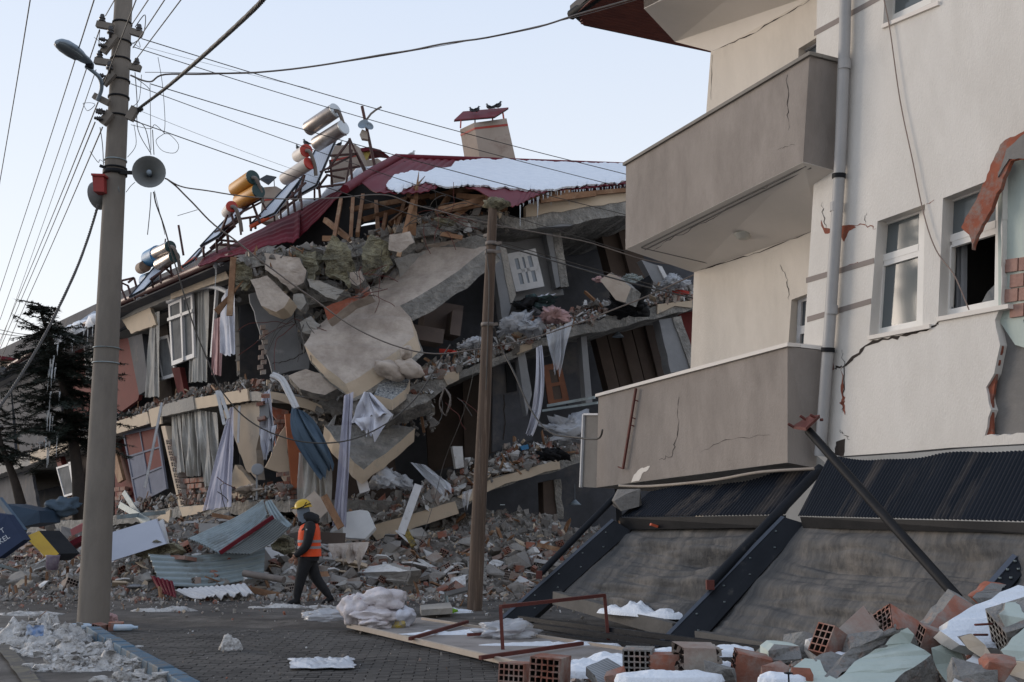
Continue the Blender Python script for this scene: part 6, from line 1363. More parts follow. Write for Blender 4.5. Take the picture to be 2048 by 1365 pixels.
# white and grey profiles
for i, (x0, y0, d0, x1, y1, d1, w, lab, m__) in enumerate(((837, 970, 22, 802, 1068, 21.8, .16, 'white plastic window profile leaning on the lower parapet', m_white), (324, 806, 24.4, 290, 976, 24, .05, 'long thin white rail hanging over the blue grey door', m_white), (434, 782, 23.4, 449, 850, 23.2, .07, 'left one of two white rails hanging at the slab', m_white), (440, 782, 23.3, 458, 838, 23.2, .07, 'right one of two white rails hanging at the slab', m_white),
    (479, 812, 23.5, 476, 886, 23.5, .045, 'short vertical white rod beside the lilac curtain', m_white), (206, 1182, 19.6, 330, 1120, 21, .10, 'long pale metal strip lying left of the sheets', m_galv), (215, 1145, 20.2, 335, 1105, 21, .09, 'pale metal strip just above the long one', m_galv), (300, 1065, 21.5, 248, 985, 23, .1, 'grey aluminium rail slanting by the blue grey door', m_galv), (322, 1042, 21, 333, 1092, 20.6, .11, 'short upright white profile at the board end', m_white),
    (240, 1010, 22.5, 300, 1045, 21.6, .12, 'folded aluminium frame above the white board', m_galv), (235, 1035, 21.5, 330, 1025, 22.5, .08, 'level aluminium rail behind the white board', m_galv), (1095, 812, 24, 1190, 795, 23, .06, 'thin metal rails heaped beside the low balcony', m_galv), (1085, 822, 24, 1195, 806, 23.2, .05, 'lower metal rail heaped beside the low balcony', m_galv), (730, 925 + 60, 23, 700, 870, 23.4, .22, 'white door leaf leaning behind the lilac lace', m_white), (1000, 1010, 23, 1010, 1010, 23, .02, 'thin metal tube in the dark under the slab', m_galv))):
    plank(x0, y0, d0, x1, y1, d1, w, lab, .04, m__, 'profile', 'metal_profile' if m__ is m_galv else 'plastic_profile')
b = MB(); b.tube(smooth_line([at(*q) for q in ((542, 752, 23.2), (560, 760, 23.1), (574, 785, 23), (590, 818, 22.9))], 5), .045, 8); b.tube(smooth_line([at(*q) for q in ((546, 748, 23.2), (566, 758, 23.1), (580, 783, 23), (596, 816, 22.9))], 5), .045, 8); solo('curtain_rail', b, m_white, 'pair of bent white curtain rails hanging above the slate cloth', 'curtain rail')
# big white board left
b = MB(); P_ = [hz(218, 1122, .15), at(219, 1066, 19.9), at(312, 1038, 20.5), at(332, 1086, 20.2)]; b.prism([at(218, 1124, 19.6), at(220, 1066, 20.2), at(312, 1038, 20.6), at(332, 1088, 20.1)], V((.01, .06, 0))); solo('white_board', b, pm('board_white', (.42, .44, .50), (.38, .40, .46), 1, .5, .1), 'large clean white board leaning in the rubble right of the concrete pole', 'panel')
# ================================================================== CORRUGATED SHEETS ON THE GROUND
def corr(name, q, D, n, amp, label, mat, bend=0.0, along='v', nu=90, nv=16, jagy=0.0):
    P_ = [at(x, y, d) for (x, y), d in zip(q, D)]; n_ = (P_[1] - P_[0]).cross(P_[3] - P_[0]).normalized()
    def fn(u, v):
        p = P_[0].lerp(P_[1], u).lerp(P_[3].lerp(P_[2], u), v); w_ = v if along == 'v' else u
        return p + n_ * (amp * math.sin(w_ * n * 2 * math.pi) + bend * math.sin(math.pi * (u if along == 'v' else v)) + .06 * nz(p, 1.3)) + Z * (jagy * nz((u * 9, v, 2)) * (v if along == 'u' else 1))
    b = MB(); b.grid(fn, nu if along == 'u' else 24, nv if along == 'u' else 90, thick=.012); return solo(name, b, mat, label, 'metal sheet')
corr('corrugated_sheet', ((296, 1108), (530, 1094), (528, 1152), (322, 1170)), (19.8, 20.6, 20.0, 19.3), 6, .028, 'pale blue corrugated sheet lying on edge, bent at its left end', m_galv, .12, 'v')
corr('corrugated_sheet', ((375, 1076), (526, 998), (534, 1030), (440, 1108)), (20.4, 21.0, 20.6, 19.8), 12, .02, 'upper pale blue corrugated sheet slanting up to the right', m_galv, .10, 'v')
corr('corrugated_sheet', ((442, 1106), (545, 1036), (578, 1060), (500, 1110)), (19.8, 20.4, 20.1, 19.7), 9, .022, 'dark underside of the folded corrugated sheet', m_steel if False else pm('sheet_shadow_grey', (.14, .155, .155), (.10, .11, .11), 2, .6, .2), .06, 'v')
corr('corrugated_sheet', ((530, 1004), (542, 1000), (584, 1052), (560, 1066)), (20.8, 20.9, 20.6, 20.3), 3, .02, 'narrow blue grey corrugated flap folded down right of the peak', m_galv, .05, 'u')
b = MB(); b.beam(at(440, 1106, 19.75), at(546, 1034, 20.35), .05, .07); solo('red_flashing', b, m_roof, 'dark red metal strip along the fold of the corrugated sheets', 'metal strip')
corr('corrugated_sheet', ((350, 1184), (490, 1172), (508, 1190), (400, 1198)), (18.9, 19.1, 18.6, 18.5), 13, .011, 'crumpled white corrugated scrap at the foot of the sheets', m_white, .03, 'u', jagy=.07)
corr('red_sheet', ((300, 1150), (345, 1165), (352, 1198), (322, 1188)), (19.3, 19.1, 18.6, 18.9), 5, .015, 'torn dull red sheet corner beneath the blue sheets', m_roof, .05, 'u')
b = MB(); b.tube([at(488, 1147, 19.6), at(568, 1160, 19.2)], .06, 10); solo('pipe', b, m_cable_pale, 'short grey pipe lying right of the corrugated sheet', 'pipe')
# blue sign with letters, yellow lightbox, dumpster
sg = [at(-40, 1022, 18.6), at(14, 1030, 18.6), at(48, 1080, 18.4), at(-5, 1118, 18.2), at(-40, 1090, 18.2)]
b = MB(); b.prism(sg, V((.05, .15, 0))); sgn = solo('shop_sign', b, m_navy, 'tilted navy blue shop sign with white letters at the left edge', 'sign')
wl = pm('letter_white', (.55, .58, .62), (.5, .53, .57), 3, .5, 0); xa = (at(36, 1054, 18.5) - at(0, 1078, 18.5)); ya = (at(-10, 1040, 18.5) - at(2, 1062, 18.5))
text_mesh('KEL', .12, frame_matrix(at(8, 1079, 18.2), xa, ya), 'lettering', wl, sgn); text_mesh('T', .12, frame_matrix(at(5, 1062, 18.25), xa, ya), 'lettering', wl, sgn)
for o in sgn.children:
    if len(o.data.polygons) and 'lettering' in o.name: pass
b = MB(); b.prism([at(10, 1008, 20.5), at(78, 1022, 20.7), at(80, 1046, 20.7), at(40, 1055, 20.5), at(12, 1048, 20.4)], V((.1, .7, 0))); solo('blue_box', b, pm('box_blue', (.025, .045, .075), (.03, .055, .09), 2, .5), 'dull blue crate like box behind the navy sign', 'box')
b = MB(); b.beam(at(0, 1000, 19.6), at(50, 1065, 18.9), .06, .10); solo('blue_bar', b, m_blue_cloth, 'slanting blue metal bar crossing behind the navy sign', 'bar')
b = MB(); q = [at(50, 1074, 18.6), at(78, 1062, 18.7), at(118, 1108, 18.3), at(98, 1122, 18.2)]; b.prism(q[:2] + q[2:], V((.25, .25, 0)));
ys = solo('lightbox_sign', b, [pm('sign_yellow', (.42, .27, .02), (.36, .22, .02), 4, .4), m_black_metal], 'narrow yellow and black lightbox sign leaning in the left rubble', 'sign')
ys.data.polygons[1].material_index = 1
for i_, pl in enumerate(ys.data.polygons): pl.material_index = 0 if i_ == 0 else 1
mp_ = pm('print_black', (.03, .03, .02), (.05, .04, .03), 4, .6, 0)
b = MB(); b.lathe(at(104, 1140, 18.2), [(.0, 0), (.09, 0), (.11, .22), (.115, .24), (.10, .235), (.08, .02)], 14); solo('bucket', b, pm('bucket_mauve', (.16, .11, .18), (.3, .27, .3), 7, .4), 'mauve plastic bucket at the foot of the yellow sign', 'bucket')
b = MB(); b.prism([hz(*q) for q in ((66, 1148, .06), (118, 1148, .10), (128, 1136, .16), (80, 1134, .12))], V((0, 0, .03))); solo('white_tray', b, m_white, 'flat white tray lying under the mauve bucket', 'tray')
b = MB(); b.prism([at(x, y, 19.6) for x, y in ((78, 1066), (112, 1062), (130, 1100), (95, 1098))], V((.05, .05, 0))); solo('curved_panel', b, m_grey_wall, 'grey chipped panel in the left rubble behind the yellow sign', 'panel')
b = MB(); b.prism([at(x, y, 19.3) for x, y in ((112, 1098), (160, 1072), (165, 1082), (118, 1108))], V((.05, .3, 0))); solo('maroon_panel', b, m_roof, 'maroon metal strip left of the concrete pole foot', 'metal strip')
b = MB(); b.prism([at(x, y, 20.5) for x, y in ((140, 1060), (166, 1048), (166, 1062), (144, 1072))], V((.05, .3, .1))); solo('pink_board', b, pm('board_pink', (.34, .12, .12), (.28, .1, .1), 2), 'dusty pink board beside the concrete pole', 'board')
b = MB(); b.blob(at(113, 1100, 19), (.16, .1, .10), .6, 2.5, 16, 10); solo('pink_bag', b, pm('bag_pink', (.42, .12, .26), (.36, .1, .22), 3, .5), 'bright pink bag caught under the maroon strip', 'bag')
b = MB(); b.blob(at(128, 1014, 21.5), (.32, .28, .18), .5, 1.8, 30, 18); solo('blue_armchair', b, m_blue_cloth, 'overturned slate blue armchair against the tree trunk', 'armchair')
# armchair in the exposed room
ac = thing('armchair', B(880, 662, 1.0), 'brown grey armchair sitting in the exposed middle room', 'armchair'); m_arm = pm('armchair_taupe', (.20, .16, .145), (.16, .13, .12), 2, .9, .3)
b = MB(); b.box(B(880, 640, 1.4), (.95, .7, .75), (0, .12, .3)); part('back', b, m_arm, ac); b = MB(); b.box(B(905, 652, .9), (.26, .8, .6), (0, .12, .3)); part('armrest', b, m_arm, ac); b = MB(); b.box(B(845, 672, .9), (.9, .7, .35), (0, .12, .3)); part('seat', b, m_arm, ac)
b = MB(); b.blob(at(1190, 470 - 60, 28), (.1, .1, .1)) if False else None
# lamp shades inside
for (x, y, o, lab) in ((1194, 455, 1.6, 'dim white lamp shade hanging in the dark top room'), (1236, 672, 1.5, 'small dim lamp hanging in the middle storey room'), (1150, 1008, 1.2, 'pale lamp shade hanging in the ground storey dark')):
    b = MB(); c = B(x, y, o); b.lathe(c, [(.03, .1), (.09, .04), (.16, -.03), (.14, -.03), (.05, .05)], 14); b.tube([c + Z * .1, c + Z * .5], .006, 4); solo('hanging_lamp', b, m_lampgrey, lab, 'lamp')
# beige pillows under the big slab
for i, (x, y, w, h, lab) in enumerate(((780, 740, 70, 36, 'large dusty beige cushion under the big slab edge'), (818, 738, 60, 34, 'round dusty cushion right of the large beige one'), (812, 706, 24, 30, 'small brown cushion against the slab'))):
    b = MB(); b.blob(at(x, y, 22.9), (w * mpp(23) / 2, .22, h * mpp(23) / 2), .32, 1.1, 28, 18, R=Euler((0, .4, 0)).to_matrix(), seed=i + 4); solo('cushion', b, m_slabface, lab, 'cushion')
# mattress / patterned box below
b = MB(); P_ = [at(748, 790, 22.6), at(760, 766, 23.1), at(820, 758, 23.2), at(812, 778, 22.9), at(784, 800, 22.5)]; b.prism(P_, V((0, .05, -.22)), 0, 1); solo('patterned_mattress', b, [pm('pattern_navy', (.02, .03, .05), (.40, .40, .38), 24, .9, .3), m_cream], 'dark patterned mattress piece on the ragged slab end', 'mattress')

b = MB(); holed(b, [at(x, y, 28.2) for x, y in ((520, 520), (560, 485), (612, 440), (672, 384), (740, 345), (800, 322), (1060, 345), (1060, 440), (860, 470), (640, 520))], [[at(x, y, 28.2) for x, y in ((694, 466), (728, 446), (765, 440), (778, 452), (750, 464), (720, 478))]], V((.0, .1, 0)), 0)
part('attic_dark_sheet', b, m_black, cb_)  # near-black sheet added behind the roof gap as the attic's darkness
def f_broken():
    x = U(490, 985); y0 = polyx([(490, 525), (560, 510), (700, 495), (860, 450), (985, 430)], x); y1 = polyx([(490, 580), (600, 620), (680, 590), (780, 520), (900, 480), (985, 465)], x); return B(x, lerp(y0, y1, U(0, 1)), U(.15, .7))
debris('broken_concrete', f_broken, 150, .05, .40, (.1, 4, .4, .8, 1.0, 8, .2), cb_)  # weighted to dark pieces to stand in for shadow among the debris
debris('broken_concrete', lambda: B(U(600, 700), U(570, 680), U(.5, .9)), 110, .05, .22, (.1, 7, .1, .1, .6, 5, .1), cb_)
debris('broken_concrete', lambda: B(U(610, 870), U(785, 870), U(-.1, .8)), 420, .03, .18, (.3, 7, .8, .6, 1, 5, .3), cb_)

def f_mass():
    x = U(870, 1250); top = polyx([(860, 1045), (900, 1030), (960, 1022), (1060, 1030), (1150, 1055), (1260, 1062)], x); v = U(0, 1); p = at(x, lerp(top, 1110, v), lerp(26.2, 24.2, v)); return p + V((0, -.5 * abs(fbm(p, .9)), .25 * fbm(p, 1.3)))
debris('crushed_rubble', f_mass, 1500, .03, .2, (.6, 7, .6, .5, .6, 5, 1))
# ================================================================== FALLEN CANOPY
cn = thing('fallen_canopy', at(1500, 1240, 12), 'collapsed dark steel shop canopy with ribbed sheets and dusty membrane leaning on the pavement', 'canopy')
m_mem = pm('membrane', (.043, .044, .047), (.092, .091, .091), 5.0, .8, .6, 25, c3=(.155, .142, .13), sc3=2.6, t3=.56, w3=.10, frame=(-1.0, -.5, -.95), bdist=.02)
m_rib = pm('ribbed_navy', (.009, .012, .018), (.015, .018, .025), 3, .5, .2, 30, c3=(.115, .095, .08), sc3=2.6, t3=.66, w3=.12, frame=(-.8, -.4, -.95), spec=.12)
m_barg = pm('bar_grey', (.11, .105, .10), (.075, .072, .07), 3, .7, .4)
def cpart(name, b, m, label=None): return part(name, b, m, cn, label)
def cbeam(name, p, q, w, h, m, n=None, label=None):
    b = MB(); a, c = at(*p), at(*q); b.beam(a, c, w, h, n or Z); return cpart(name, b, m, label)
def quadbeam(name, q0, q1, m, th=.16):    # q0/q1: (edge a, edge b) at each end in px+D, extruded back
    b = MB(); P = [at(*q0[0]), at(*q0[1]), at(*q1[1]), at(*q1[0])]; n = (P[1] - P[0]).cross(P[3] - P[0]).normalized()
    if n.dot(P[0] - V((0, 0, CAMH))) < 0: n = -n
    b.prism(P, n * th); o = cpart(name, b, m)
    return o, n, P
for q0, q1 in ((((1226, 1040, 14.8), (1262, 1062, 14.7)), ((1000, 1240, 14.45), (1056, 1246, 14.35))), (((1566, 1034, 12.0), (1612, 1048, 11.9)), ((1312, 1294, 11.55), (1384, 1302, 11.4))), (((2030, 1112, 8.6), (2062, 1128, 8.5)), ((1960, 1190, 8.5), (1990, 1210, 8.4)))):
    o, n, P = quadbeam('rafter', q0, q1, m_steel); b = MB()
    for k in range(1, 9):
        c = P[0].lerp(P[3], k / 9.3).lerp(P[1].lerp(P[2], k / 9.3), .25 if k % 2 else .7); b.lathe(c - n * .006, [(.0, -.006), (.012, -.004), (.012, .01)], 8, (-n).to_track_quat('Z', 'Y').to_matrix() if False else None)
    part('bolt', b, m_galv, o, None, 'stuff')
    b = MB(); e_ = (P[0] - P[1]).normalized() * .02; b.prism([P[0] + e_ - n * .01, P[0] - e_ - n * .01, P[3] - e_ - n * .01, P[3] + e_ - n * .01], n * .2); part('flange', b, pm('steel_pale', (.07, .085, .11), (.09, .10, .13), 3, .45, .1) if 'steel_pale' not in MATS else MATS['steel_pale'], o)
# ribbed roofing, upper strips
def rib(q, n, lab, wav=0.0):
    P = [at(*p) for p in q]; nn = (P[1] - P[0]).cross(P[3] - P[0]).normalized()
    def fn(u, v):
        p = P[0].lerp(P[1], u).lerp(P[3].lerp(P[2], u), v); return p + nn * (.009 * math.sin(2 * math.pi * n * u)) + Z * (.05 * (1 - v) * nz((u * 4 + wav, 0, 1))) + Z * .03 * math.sin(u * 9 + wav) * (1 - v)
    b = MB(); b.grid(fn, n * 6, 8, thick=.006); return cpart('ribbed_sheet', b, m_rib, lab)
rib(((1300, 984, 15.2), (1632, 940, 12.6), (1570, 1030, 12.1), (1240, 1034, 14.9)), 52, 'ribbed navy sheet under the low balcony, dusty on top')
rib(((1658, 918, 12.0), (2150, 906, 8.9), (2085, 1044, 8.5), (1596, 1032, 11.85)), 70, 'ribbed navy sheet at the right, brighter and cleaner', 2)
for a, c, d in (((1238, 1036, 14.85), (1572, 1031, 12.05), 24), ((1600, 1034, 11.8), (2075, 1046, 8.45), 22)):
    b = MB(); P = [at(a[0], a[1], a[2]), at(c[0], c[1], c[2]), at(c[0], c[1] + d, c[2]), at(a[0] + 6, a[1] + d, a[2])]; b.prism(P, V((.02, .08, 0))); cpart('fascia', b, m_black_metal)
# sagging membrane panels
def memb(q, sag, lab, seed):
    P = [at(*p) for p in q]; nn = (P[1] - P[0]).cross(P[3] - P[0]).normalized()
    if nn.z < 0: nn = -nn
    def fn(u, v):
        p = P[0].lerp(P[1], u).lerp(P[3].lerp(P[2], u), v)
        e_ = min(1, 6 * u, 6 * (1 - u), 5 * v + .1); return p - nn * (.17 + sag * math.sin(math.pi * u) * math.sin(math.pi * v)) + nn * e_ * (.085 * math.sin(v * 15 + 2.8 * nz((u * 2.4, v, seed))) * (.4 + .6 * u) + .10 * fbm((u * 1.6, v * 7, seed), 1.0) + .035 * nz((u * 5, v * 26, seed)))
    b = MB(); b.grid(fn, 60, 90, thick=.01); return cpart('membrane', b, m_mem, lab)
memb(((1238, 1038, 14.85), (1572, 1032, 12.1), (1400, 1232, 11.7), (1098, 1184, 14.35)), .08, 'dusty grey membrane panel left of the middle rafter', 1)
memb(((1585, 1028, 11.9), (2075, 1034, 8.4), (1990, 1330, 7.9), (1362, 1268, 11.6)), .08, 'dusty grey membrane panel right of the middle rafter', 4)
cbeam('lower_bar', (1112, 1196, 14.1), (1352, 1262, 11.9), .10, .16, m_barg); cbeam('lower_bar', (1398, 1276, 11.4), (1640, 1318, 9.6), .10, .14, m_barg)
for dy, w in ((0, .06), (12, .05), (26, .07)): cbeam('track_rail', (1040, 1236 + dy, 14.0 - dy * .02), (1700, 1322 + dy * 1.3, 9.2 - dy * .01), w, .05, m_steel)
# struts
def strut(pts, r, lab, m=None):
    b = MB(); b.tube([at(*p) for p in pts], r, 12); return cpart('strut', b, m or m_steel, lab)
strut(((1232, 992, 15.0), (1078, 1150, 14.5)), .045, 'round strut by the left rafter'); strut(((1642, 936, 12.3), (1421, 1168, 11.75)), .055, 'round strut by the middle rafter')
for q_ in ((1420, 1170, 11.7), (1078, 1150, 14.4)): b = MB(); b.box(at(*q_), (.08, .08, .10)); cpart('rusty_bracket', b, m_rust)
po = thing('propped_pole', at(1910, 1190, 8.6), 'long black steel tube leaning across the canopy with a rusty bolted plate on top', 'steel tube')
b = MB(); b.tube([at(1617, 862, 10.6), at(1915, 1196, 8.5)], .042, 16); part('shaft', b, m_black_metal, po)
b = MB(); c = at(1612, 852, 10.6); b.prism([at(1586, 858, 10.6), at(1612, 862, 10.4), at(1640, 836, 10.6), at(1618, 838, 10.9)], V((0, 0, .03))); pl_ = part('plate', b, m_rust, po)
b = MB()
for x, y, dx, dy in ((1590, 856, -14, -8), (1612, 840, -12, -8), (1636, 838, -16, -8), (1640, 840, 6, 0)): b.tube([at(x, y, 10.6), at(x + dx, y + dy, 10.6)], .014, 6)
part('bolt', b, m_rust, pl_)
b = MB(); b.tube(smooth_line([at(*p) for p in ((1238, 972, 14.4), (1300, 973, 14.0), (1420, 962, 13), (1520, 945, 12.4), (1628, 938, 12))], 6), .018, 6); solo('pale_hose', b, m_board, 'long pale hose slung under the low balcony edge', 'hose')
b = MB(); b.hull(at(1252, 1000, 14.9), (.22, .2, .16), 16); solo('concrete_lump', b, m_chunk, 'concrete lump stuck at the canopy corner under the balcony', 'concrete lump')
snow_heap('snow_heap', at(1292, 1226, 12.6) - Z * .0, .68, .22, .14, 'clean white snow strip caught at the canopy membrane foot', m_snow, 31, 54, rot=-.75, lump=.5)
b = MB(); b.box(at(1112, 1240, 13.6), (.10, .05, .03), (0, .3, .3)); solo('orange_scrap', b, m_orpipe, 'small orange scrap on the fascia of the canopy', 'scrap'); bpy.data.objects['orange_scrap'].location = at(1308, 1056, 14.1)
# ================================================================== RED FRAME PANEL ON THE PAVEMENT
rf = thing('fallen_gate', hz(1100, 1300), 'fallen white board with a rusty red tube frame standing up from it', 'metal frame')
m_wpan = pm('panel_dusty', (.30, .275, .26), (.24, .22, .21), 2, .7, .2, c3=(.17, .155, .14), sc3=2, t3=.6)
b = MB(); b.prism([hz(x, y, .10) for x, y in ((700, 1252), (845, 1238), (1290, 1305), (1180, 1345), (1040, 1332))], V((0, 0, .02))); part('board', b, m_wpan, rf)
b = MB(); b.beam(hz(697, 1251, .13), hz(1044, 1331, .13), .05, .05); b.beam(hz(845, 1238, .13), hz(1290, 1305, .13), .04, .03); part('edge_trim', b, m_board, rf)
b = MB(); g = lambda x, y, D: at(x, y, D); Dl, Dr = 10.9, 12.2
A1, A2, B1, B2 = at(1007, 1326, Dl), at(1001, 1214, Dl), at(1218, 1296, Dr), at(1209, 1191, Dr)
for p, q in ((A1, A2), (B1, B2), (A2, B2), (at(1006, 1316, Dl), at(1217, 1292, Dr))): b.beam(p, q, .035, .035, V((0, 1, .01)))
b.beam(hz(960, 1316, .16), hz(1165, 1287, .16), .035, .035); b.beam(hz(820, 1278, .16), hz(935, 1244, .16), .035, .035); b.beam(hz(935, 1270, .16), hz(1070, 1262, .16), .03, .03)
part('tube_frame', b, m_rust, rf)
def sack(name, px, py, D, w, h, dpt, mat, label, cat, seed, amp=.35, fr=2.2, z=0.0):
    b = MB(); s = mpp(D)
    b.blob(at(px, py, D), (w * s / 2, dpt, h * s / 2), amp, fr, 44, 28, seed=seed, flat=h * s * .38); return solo(name, b, mat, label, cat)
m_quilt = pm('quilt', (.60, .56, .57), (.52, .48, .49), 3, .9, .7, 9, c3=(.36, .13, .19), sc3=11, t3=.66, w3=.03, bdist=.05)
G = None
for i, (x, y, w, h, lab) in enumerate(((712, 1222, 62, 66, 'left floral quilt bunch standing tallest at the back'), (762, 1203, 100, 46, 'large floral quilt folded on top of the pile'), (752, 1228, 90, 30, 'middle rolled floral quilt with red roses'), (750, 1246, 64, 26, 'lowest front roll of floral quilt'), (800, 1234, 56, 44, 'plain white end of the bedding at the right side'))):
    sack('quilt', x, y, 13.3 - .12 * (i in (2, 3)) - .1 * (i == 3), w, h, .30, m_quilt if i != 4 else m_cloth_white, lab, 'quilt', i + 3, .38, 1.4)
sack('plastic_wrap', 655, 1232, 13.9, 92, 24, .2, m_sheer, 'flattened translucent plastic beside the quilts', 'plastic sheet', 12, .5, 1.6)
b = MB()
def bagf(u, v):
    p = hz(lerp(580, 708, u), lerp(1318, 1338, v) , .08); e_ = min(1, 7 * u, 7 * (1 - u), 5 * v, 5 * (1 - v)); return V((p.x + .05 * nz((u * 5, v * 5, 2)), p.y + .10 * nz((u * 4, v * 3, 1)), .075 + .07 * e_ * abs(fbm((u * 5, v * 3, 3))) + .01))
b.grid(bagf, 40, 20, thick=.004); solo('plastic_bag', b, pm('bag_white', (.58, .60, .64), (.50, .52, .56), 3, .35, .4, 20, c3=(.55, .04, .04), sc3=5.5, t3=.70, w3=.02, bdist=.03), 'flat white plastic bag with red print on the block pavement', 'bag')
sack('plastic_bag', 1012, 1263, 12.0, 112, 40, .25, m_sheer, 'crumpled clear white plastic bag lying inside the red frame', 'bag', 15, .5, 2.2)
snow_heap('snow_patch', hz(930, 1268, .12), .75, .12, .07, 'thin snow strip lying on the fallen white board', m_snow, 41, 40, rot=.1)
snow_heap('snow_patch', hz(1100, 1290, .12), .7, .10, .05, 'thin snow strip between the red frame rails', m_snow, 42, 36, rot=.05)
snow_heap('snow_patch', hz(895, 1222, .03), .35, .12, .06, 'white foam crumbs at the foot of the wooden pole', m_snow, 43, 30)
b = MB(); b.hull(hz(797, 1256, .12), (.10, .06, .09), 12); solo('yellow_wrapper', b, pm('wrap_yellow', (.42, .30, .03), (.1, .15, .3), 12, .5), 'crumpled yellow and blue wrapper in front of the quilts', 'litter')
b = MB(); b.hull(hz(905, 1222, .05), (.10, .05, .04), 12); solo('green_glove', b, pm('glove_green', (.20, .45, .02), (.2, .4, .02), 3, .6), 'bright green scrap just left of the wooden pole foot', 'litter')
b = MB(); b.prism([hz(840, 1222, .06), hz(900, 1216, .06), hz(905, 1228, .06), hz(842, 1232, .06)], V((0, 0, .08))); solo('foam_block', b, m_conc, 'short grey block lying left of the wooden pole foot', 'block')
st = thing('stool_frame', hz(915, 1216), 'grey metal table frame with dark top beside the wooden pole', 'table frame')
b = MB(); T0 = [at(890, 1184, 17.9), at(938, 1172, 18.0), at(944, 1178, 17.6), at(894, 1192, 17.5)]; b.prism(T0, V((0, 0, -.03))); part('top', b, m_barg, st)
for p, (x, y) in zip(T0, ((898, 1216), (940, 1212), (934, 1222), (906, 1226))):
    b = MB(); b.tube([p, V((p.x + .03, p.y, 0))], .018, 6); part('leg', b, m_galv, st)
b = MB(); b.prism([at(935, 1120, 17.9), at(975, 1106, 18), at(973, 1160, 18), at(936, 1172, 17.9)], V((0, .06, 0))); solo('pierced_brick_panel', b, pm('speckled', (.50, .50, .50), (.06, .06, .06), 26, .7, .2), 'white speckled board standing behind the wooden pole', 'board')
# water bottles and litter at the concrete pole's foot
for i, (x, y, lab) in enumerate(((165, 1254, 'clear blue plastic bottle lying at the foot of the concrete pole'), (250, 1256, 'blue capped plastic bottle in the snow right of the pole foot'))):
    b = MB(); c = hz(x, y, .10); b.tube([c + V((-.13, 0, 0)), c + V((.06, .03, 0)), c + V((.10, .035, 0)), c + V((.14, .04, 0))], [.04, .04, .018, .018], 10); solo('plastic_bottle', b, pm('bottle_blue%d' % i, (.30, .45, .60), (.5, .55, .6), 4, .2), lab, 'bottle')
inst('broken_brick', BR[0], hz(232, 1255, .09), (0, 0, .3), .9, 'single brick half on the pavement at the foot of the concrete pole', 'brick'); inst('broken_brick', BR[1], hz(200, 1255, .1), (.2, 0, 1.3), .9, 'small brick bit touching the foot of the concrete pole', 'brick')
sack('rag', 214, 1240, 15.0, 40, 26, .15, m_pink, 'pale rag on the bricks behind the concrete pole foot', 'rag', 21)
# ================================================================== NEAR RUBBLE AT THE BOTTOM RIGHT
b = MB()
def near(u, v):
    x = lerp(960, 2250, u); y = polyx([(960, 1372), (1150, 1356), (1350, 1350), (1500, 1342), (1620, 1322), (1760, 1300), (1900, 1268), (2048, 1235), (2250, 1200)], x)
    D = lerp(7.0, 5.0, v); p = at(x, y + v * 260, D); return p + Z * (.05 * fbm(p, 3) - .6 * (v > .98))
b.grid(near, 90, 24); solo('near_heap', b, m_heap, kind='structure')
m_mort = pm('mortar', (.24, .235, .225), (.17, .165, .16), 7, .95, 1.0, 30, c3=(.30, .20, .16), sc3=6, t3=.62, bdist=.03)
NB = [brick_mesh(5, 5, .24, .19, .19, 0, depth=.07, brk=.006).mesh('brick', [m_brick, HOLE]), brick_mesh(5, 4, .26, .19, .16, 0, depth=.07).mesh('brick', [m_brick, HOLE]), brick_mesh(3, 4, .20, .135, .19, 0, depth=.07).mesh('brick', [m_brick, HOLE]), brick_mesh(4, 4, .22, .19, .19, 0, depth=.07, brk=.03).mesh('brick', [m_brick_dusty, HOLE]), brick_mesh(5, 5, .22, .19, .19, 0, depth=.07).mesh('brick', [m_mort, HOLE])]
def nb(k, x, y, D, rot, lab, s=1.0): s *= .88; return inst('broken_brick', NB[k], at(x, y, D), rot, s, lab, 'brick', 'large hollow bricks in the near rubble')
nb(0, 1100, 1345, 6.2, (.05, .03, 1.25), 'hollow brick with mortar filled holes at the bottom left of the near rubble', 1.05); nb(1, 1040, 1350, 6.5, (.0, .08, 1.1), 'dark red brick tucked behind the leftmost hollow brick', 1.0)
nb(4, 1278, 1326, 6.1, (0, 0, 1.35), 'mortar smeared hollow brick left of the trio under the snow', .95); nb(1, 1330, 1330, 6.05, (0, 0, .12), 'plain red brick in the middle of the trio under the snow', .85); nb(3, 1392, 1322, 6.0, (.1, .05, .25), 'upright brick with grey mortar side right of the trio', 1.0)
nb(0, 1502, 1336, 6.0, (.1, .2, -.05), 'red brick with dark holes left of the mint plaster lumps', .9); nb(2, 1662, 1290, 6.1, (.1, .5, .6), 'small red brick showing six holes above the mint slabs', 1.0); nb(3, 1716, 1278, 6.2, (.9, -.6, .35), 'brick row fragment tilted upward behind the big mint slab', 1.1)
nb(0, 1790, 1262, 6.2, (.9, .5, .3), 'broken hollow brick at the upper tip of the big mint slab', 1.0); nb(4, 2046, 1262, 5.6, (.5, -.3, -.1), 'mortared hollow brick at the right edge of the picture', 1.3); nb(2, 1868, 1290, 6.0, (.2, .3, .0), 'small dark brick under the red block', 1.0)

